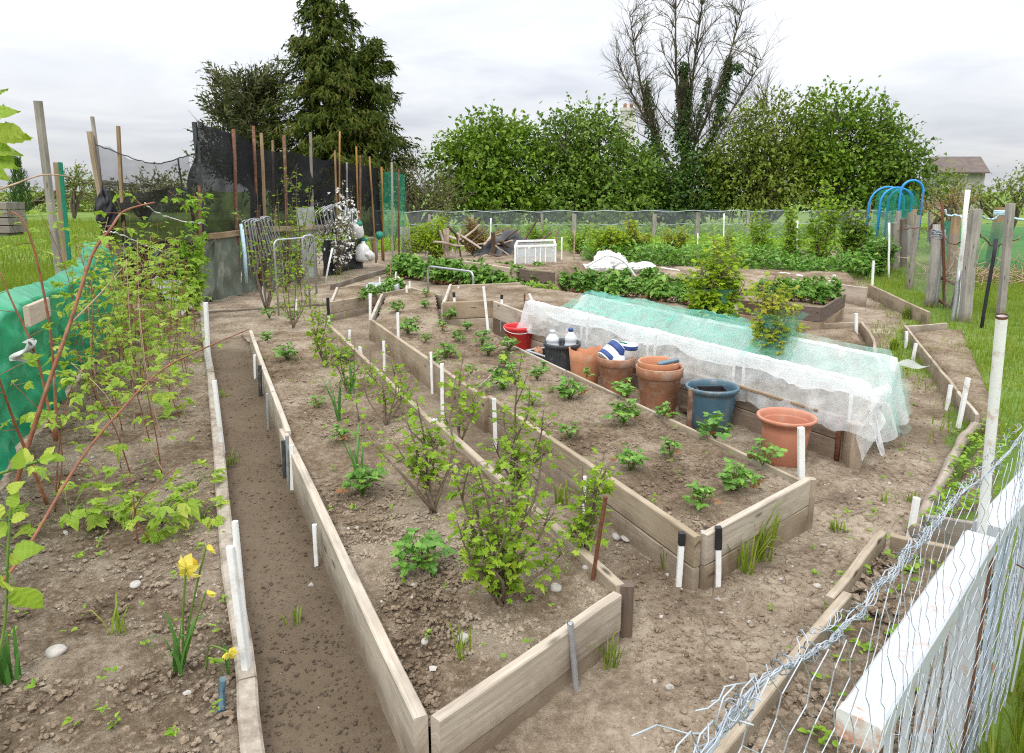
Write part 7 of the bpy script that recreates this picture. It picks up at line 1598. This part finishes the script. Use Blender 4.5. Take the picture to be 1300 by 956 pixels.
# ================================================================== fleece and nets over the deep bed
def nsheet(name, lab, s0, s1, prof, mat, seed, nu=110, nv=44, rip=.03, hem=.06, endr=True, endl=True, cat='netting', off=0.):
    mb = MB(); ts = np.linspace(0, 1, len(prof)); tt = [p_[0] for p_ in prof]; zz_ = [p_[1] for p_ in prof]
    def fn(u, v):
        s = s0+(s1-s0)*u; t_ = float(np.interp(v, ts, tt)); z = float(np.interp(v, ts, zz_))
        pr = .9*min(1, math.exp(-((t_-.01)/.05)**2)+math.exp(-((t_-NWID+.02)/.06)**2)); z += .014*pr; edge = min(1., abs(v-.5)*2); hemn = hem*float(fbm(s*2.3+seed, v*3, 3))*sstep(.75, 1, edge)
        z += hemn+(1-pr)*(-.05*math.sin(s/.93*math.pi*1.)**2*(1-sstep(.3, .6, edge))+rip*.8*float(fbm(s*3+seed, t_*4+z*4, 3))*1.2)
        w_ = float(fbm(s*6+t_*5+seed, z*7-s*2, 3)); z += rip*.5*(1-min(1, abs(w_)*5))*(1-pr*.5); w2 = float(fbm(s*4-t_*7+seed*2, z*5+t_*3, 3)); t_ += rip*.7*(1-min(1, abs(w2)*6))*(1-pr)*(-1 if v < .5 else 1)
        t_ += rip*1.4*float(fbm(s*5+seed, z*5+t_*2, 4))*(1-pr)+(.022*math.sin(s*23+3*math.sin(s*5+seed))*sstep(.55, 1, edge))
        x = s
        if endr and s > NLEN:
            k = (s-NLEN)/(s1-NLEN); z = min(z, .53-.40*k**.8+.05*float(fbm(t_*7, k*3+seed, 2))); x = NLEN+.05+.10*k+.04*math.sin(t_*16+seed)*k
        if endl and s < 0:
            k = s/s0; z = min(z, .53-.4*k**.8); x = -.04-.06*k+.03*math.sin(t_*14)*k
        return nb(x, t_, max(.03, z+off))
    mb.sheet(fn, nu, nv); return props(mb.build(name, M[mat], None, nb(NLEN/2, NWID/2, .5)), lab, cat)
nsheet('fleece', 'white fleece draped over the hoops of the deep bed', -.2, NLEN+.2, [(-.085, .20), (-.075, .27), (-.05, .36), (-.02, .50), (.02, .537), (.10, .46), (.22, .38), (.38, .34), (.52, .36), (.64, .45), (NWID-.03, .537), (NWID+.04, .48), (NWID+.09, .3), (NWID+.12, .16)], 'fleece', 2., 230, 80)
nsheet('green_netting', 'pale green netting lying over the back half of the fleece', .1, NLEN+.2, [(.30, .40), (.42, .37), (.52, .40), (.63, .48), (NWID-.02, .565), (NWID+.05, .5), (NWID+.11, .3), (NWID+.15, .1)], 'pale_net', 7., 110, 34, .035, .10, off=.012)
nsheet('green_netting', 'turquoise netting bunched around the two bushes', .9, 2.75, [(.24, .42), (.36, .40), (.50, .45), (.62, .52), (NWID-.04, .58), (NWID+.03, .55), (NWID+.1, .4)], 'green_net', 13., 80, 30, .06, .08, False, False, off=.02)
nsheet('green_netting', 'loose turquoise netting at the left end of the fleece', .05, .9, [(.38, .44), (.5, .46), (.64, .54), (NWID, .57), (NWID+.08, .4)], 'green_net', 19., 40, 20, .05, .08, False, False, off=.01)
for lab, px, py in (('green net gathered round the foot of the taller bush', 905, 420), ('green net gathered round the foot of the smaller bush', 985, 465)):
    b = P(px, py, .3); b.z = .46; mb = MB(); mb.lathe(b, [(.24, -.08), (.19, -.01), (.12, .08), (.10, .16), (.14, .24), (.17, .27)], 36, wob=.2); props(mb.build('green_netting', M['green_net'], None, b), lab, 'netting')
# hanging corner of fleece and ragged net
b = nb(NLEN+.07, -.02, .5); mb = MB()
mb.sheet(lambda u, v: nb(NLEN+.05+.06*u+.03*math.sin(v*7), -.06+.3*u-.04*v+.03*math.sin(v*9+u*6), .50-v*(.42-.18*u)+.0), 14, 18); props(mb.build('fleece', M['fleece'], None, b), 'torn corner of white fleece hanging at the near end of the bed', 'fleece')
mb = MB(); mb.sheet(lambda u, v: nb(NLEN+.09+.1*v*u+.03*math.sin(v*9+u*4), .35+.5*u, .5-v*.47+.02*math.sin(u*20)), 16, 16); props(mb.build('green_netting', M['pale_net'], None, b), 'pale green netting trailing to the ground at the near end', 'netting')
b = nb(NLEN-.03, NWID+.06, .45); mb = MB(); mb.sheet(lambda u, v: b+V3(.02+.26*v, -.1+.18*u*(1-v), .06-.02*v-.10*u*(1-v)+.02*math.sin(v*7)), 8, 12); props(mb.build('fleece', M['fleece'], None, b), 'pointed flap of fleece sticking out over the path', 'fleece')
mb = MB(); mb.beam(nb(2.75, -.05, .305), nb(3.5, -.06, .30), .02, .02); props(mb.build('batten', M['wood_tan'], None, nb(2.9, -.06, .3)), 'thin batten holding down the fleece behind the orange pot', 'batten')
mb = MB(); mb.beam(nb(2.35, -.1, .02), nb(2.75, -.1, .03), .05, .03); props(mb.build('batten', M['wood_dark'], None, nb(2.35, -.1, .02)), 'short dark offcut on the ground behind the blue-grey pot', 'batten')
# ================================================================== white gate, chicken wire
G0, G1 = V3(.63, 1.04, 0), V3(1.11, 1.54, 0); G2 = V3(1.402, 1.816, 0); GD = (G1-G0).normalized(); GN = V3(GD.y, -GD.x, 0); GD2 = (G2-G1).normalized()
r0 = thing('gate', 'white painted railing gate with rusty bars behind the wire mesh', 'gate', G0-GD*.1); oo = G0-GD*.1
mb = MB(); mb.beam(G0-GD*.13+V3(0, 0, .85), G1-GD*.03+V3(0, 0, .85), .062, .045, ch=.004, seg=4, warp=.001); mb.build('top_rail', M['white_paint'], r0, oo); mb = MB(); mb.beam(G0-GD*.155+V3(0, 0, .85), G0-GD*.131+V3(0, 0, .85), .064, .047, ch=.004); mb.build('rusty_end', M['rust_paint'], r0, oo)
mb = MB(); mb.beam(G0-GD*.13+V3(0, 0, .12), G1-GD*.03+V3(0, 0, .12), .05, .04); mb.build('bottom_rail', M['white_paint'], r0, oo)
for i in range(7):
    p = G0-GD*.06+GD*(i*.11); mb = MB(); tl = rnd.uniform(-.006, .006); mb.beam(p+V3(tl, 0, .14), p+V3(0, 0, .828), .016, .012, up=GN, ch=.002); mb.build('bar', M['white_paint'], r0, oo)
for i in range(2):
    p = G0+GD*(.1+i*.25); mb = MB(); mb.beam(p+V3(0, 0, .15)+GN*.012, p+GD*.22+V3(0, 0, .82)+GN*.012, .02, .006, up=GN, ch=.001); mb.build('brace', M['white_paint'], r0, oo)
mb = MB(); mb.beam(G1-GD*.02+V3(0, 0, .0), G1-GD*.02+V3(0, 0, .824), .04, .04, up=GN); mb.build('upright', M['white_paint'], r0, oo)
r1 = thing('panel_fence', 'white rail with blue-grey sheet panels right of the white pole', 'fence', G1+GD2*.1); oo = G1+GD2*.1
mb = MB(); mb.beam(G1+GD2*.035+V3(0, 0, .85), G1+GD2*.95+V3(0, 0, .86), .06, .045, ch=.004, seg=4, warp=.001); mb.build('top_rail', M['white_paint'], r1, oo)
mb = MB(); mb.beam(G1+GD2*.05+V3(0, 0, 0), G1+GD2*.05+V3(0, 0, .825), .05, .03, up=GN); mb.build('rusty_bracket', M['rust'], r1, oo)
mb = MB(); mb.beam(G1+GD2*.09+V3(0, 0, .12), G1+GD2*.09+V3(0, 0, .78), .13, .008, up=GN, ch=.001); mb.build('panel', M['blue_paint'], r1, oo)
mb = MB(); mb.beam(G1+GD2*.26+V3(0, 0, .10), G1+GD2*.26+V3(0, 0, .80), .16, .008, up=GN, ch=.001); mb.build('panel', M['blue_paint'], r1, oo)
mb = MB(); mb.beam(G1+GD2*.5+V3(0, 0, .12), G1+GD2*.5+V3(0, 0, .79), .17, .008, up=GN, ch=.001); mb.build('panel', M['blue_paint'], r1, oo)
for i in range(6):
    p = G1+GD2*(.14+i*.1); mb = MB(); mb.beam(p+V3(0, 0, .1)+GN*.014, p+GD2*.12+V3(0, 0, .81)+GN*.014, .014, .006, up=GN, ch=.001); mb.build('brace', M['white_paint'], r1, oo)
wp = W(1248, 690, G0, G1); pt_ = W(1272, 402, G0, G1)
root = thing('pole', 'tall white rusty pole at the corner of the gate', 'pole', (wp.x, wp.y+.03, 0)); o_ = V3(wp.x, wp.y+.03, 0)
pb = W(1244, 700, G0, G1); pb = D(1244, 700, pb.y+.035); pt2 = D(1272, 402, pt_.y+.035); d = (pt2-pb).normalized(); lo = pb-d*.8
mb = MB(); mb.tube([lo, pb, pb.lerp(pt2, .5), pt2], .0108, 12, cap=False); mb.build('shaft', M['pole_paint'], root, o_)
mb = MB(); mb.tube([pt2-d*.003, pt2+d*.003], .0113, 12, cap=False); mb.tube([pt2-d*.012, pt2-d*.008], .0098, 12); mb.build('rusty_rim', M['rust'], root, o_)
# bunched top of the chicken wire
BP = [(842, 868), (900, 870), (974, 861), (1027, 832), (1073, 797), (1116, 747), (1155, 698), (1180, 673), (1215, 631), (1257, 599), (1289, 563)]
def gw(x, y, off=.045): return W(x, y, G0+GN*off, G1+GN*off)
top = [gw(*p) for p in BP[2:]]; top = [gw(974, 861)-GD*.12+V3(0, 0, .0)]+top+[top[-1]+(top[-1]-top[-2])*1.2, top[-1]+(top[-1]-top[-2])*3]
TS = spline(top, 10)
r0 = thing('chicken_wire', 'grey hexagonal chicken wire with a bunched twisted top, in front of the gate', 'wire mesh', G0); oo = G0
mb = MB()
for k in range(7):
    ph = rnd.random()*6; am = rnd.uniform(.001, .006)
    mb.tube([p+V3(0, 0, am*math.sin(i*.7+ph)+rnd.uniform(-.004, .004))+GN*(am*math.cos(i*.6+ph)) for i, p in enumerate(TS)], .0008, 4, cap=False)
for i in range(0, len(TS)-1):
    if rnd.random() < .75:
        c = TS[i].lerp(TS[i+1], rnd.random()); k = rnd.uniform(.003, .008); pts = [c+V3(0, 0, k*math.sin(a*1.)+rnd.uniform(-.003, .003))+GN*k*math.cos(a)+GD*(.006*a-.02) for a in [j*.9+i for j in range(8)]]; mb.tube(pts, .0006, 3, cap=False)
for i in range(5, len(TS)-3, 7):
    for k in range(3): mb.tube([TS[i]+V3(0, 0, .009*math.sin(a))+GN*.009*math.cos(a)+GD*(.002*a) for a in [j*.8 for j in range(16)]], .0008, 4, cap=False)
mb.build('twisted_top', M['wire'], r0, oo)
sx = np.array([(p-G0).dot(GD) for p in TS]); sz = np.array([p.z for p in TS])
mb = MB(); a = .030; hx = a*1.5; seen = {}
s_min, s_max, z_lo = sx[0]+.02, 1.75, .25
jit = lambda i, j: ((float(_T[(i*7+3) & 255, (j*13+5) & 255])-.5), (float(_T[(i*11+9) & 255, (j*5+1) & 255])-.5))
def hv(i, j):                              # hexagon lattice vertex: i column, j row of half-cells
    s = s_min+i*a*.9; zt = float(np.interp(s, sx, sz)); z = zt-.005-j*a*1.72/2*1.05
    q = jit(i, j); sag = .02*math.sin(s*9)+.012*math.sin(z*14+s*5)
    return G0+GD*(s+q[0]*.010+sag*.4)+GN*(.045+.018*math.sin(s*7+z*4)+q[1]*.006)+V3(0, 0, z+q[1]*.009)
ni = int((s_max-s_min)/(a*.9)); nj = int((1.1-z_lo)/(a*.9))
def seg(p, q, r=.0006):
    mb.tube([p, q], r, 3, cap=False, smooth=False)
# brick-bond hexagons: zig-zag columns joined by twisted uprights
for i in range(0, ni):
    for j in range(0, nj):
        zig = (i+j) % 2
        p = hv(i, j)
        if i+1 < ni and (i+2*j) % 4 in (0, 1, 2, 3):
            # zig-zag line along s at every second row
            if j % 2 == 0:
                up0 = .0135 if ((i+j//2) % 2) else -.0135; up1 = -up0
                seg(hv(i, j)+V3(0, 0, up0), hv(i+1, j)+V3(0, 0, up1))
        if j % 2 == 0 and j+2 < nj and ((i+j//2) % 2 == 0):
            seg(hv(i, j)+V3(0, 0, -.0135), hv(i, j+2)+V3(0, 0, .0135), .0008)
mb.build('mesh', M['wire'], r0, oo)
# loose broken ends
mb = MB(); c0 = gw(974, 861)-GD*.02
for k in range(9):
    st = c0-GD*rnd.uniform(0, .10)+V3(0, 0, rnd.uniform(-.02, .02)); pts = wander(st, -GD+rdir()*.6+V3(0, 0, .1), rnd.uniform(.04, .09), 5, .6); mb.tube(pts, .0008, 4)
def cell(c, s_, e1, e2): mb.tube([c+e1*(s_*math.cos(k*1.0472))+e2*(s_*math.sin(k*1.0472)) for k in range(7)], .0008, 4)
for k in range(5): cell(c0-GD*(.02+.035*k)+V3(0, 0, .0+.012*(k % 2)), .02, GD, V3(0, 0, 1))
mb.build('loose_ends', M['wire'], r0, oo)
wireline('wire', 'rusty loose wire sticking out by the gate corner', [W(1253, 705, G0, G1)+GN*.06, W(1268, 716, G0, G1)+GN*.08, W(1281, 729, G0, G1)+GN*.07], .002, 'rust', jit=.002)
wireline('string', 'white string tied from the curving cane to the tall leafy shoot', [D(133, 294, 7.0), D(150, 297, 7.6), D(175, 308, 8.6), D(215, 322, 10.)], .008, 'string', 'string', 'strings')
wireline('string', 'upper white string sagging to the rail', [D(183, 258, 8.), D(200, 270, 8.6), D(225, 280, 9.4), D(260, 284, 10.3)], .008, 'string', 'string', 'strings')
p = D(34, 445, 2.3); mb = MB(); mb.sheet(lambda u, v: D(34+(u-.5)*13+3*math.sin(v*6), 435+v*24, 2.27)+V3(.02*math.sin(v*5+u*3), .03*math.sin(u*6+v*4), .01*math.sin(u*9)), 10, 12); props(mb.build('rag', M['pale_sheet'], None, p), 'grey-white rag caught on the cane by the bare board', 'rag')
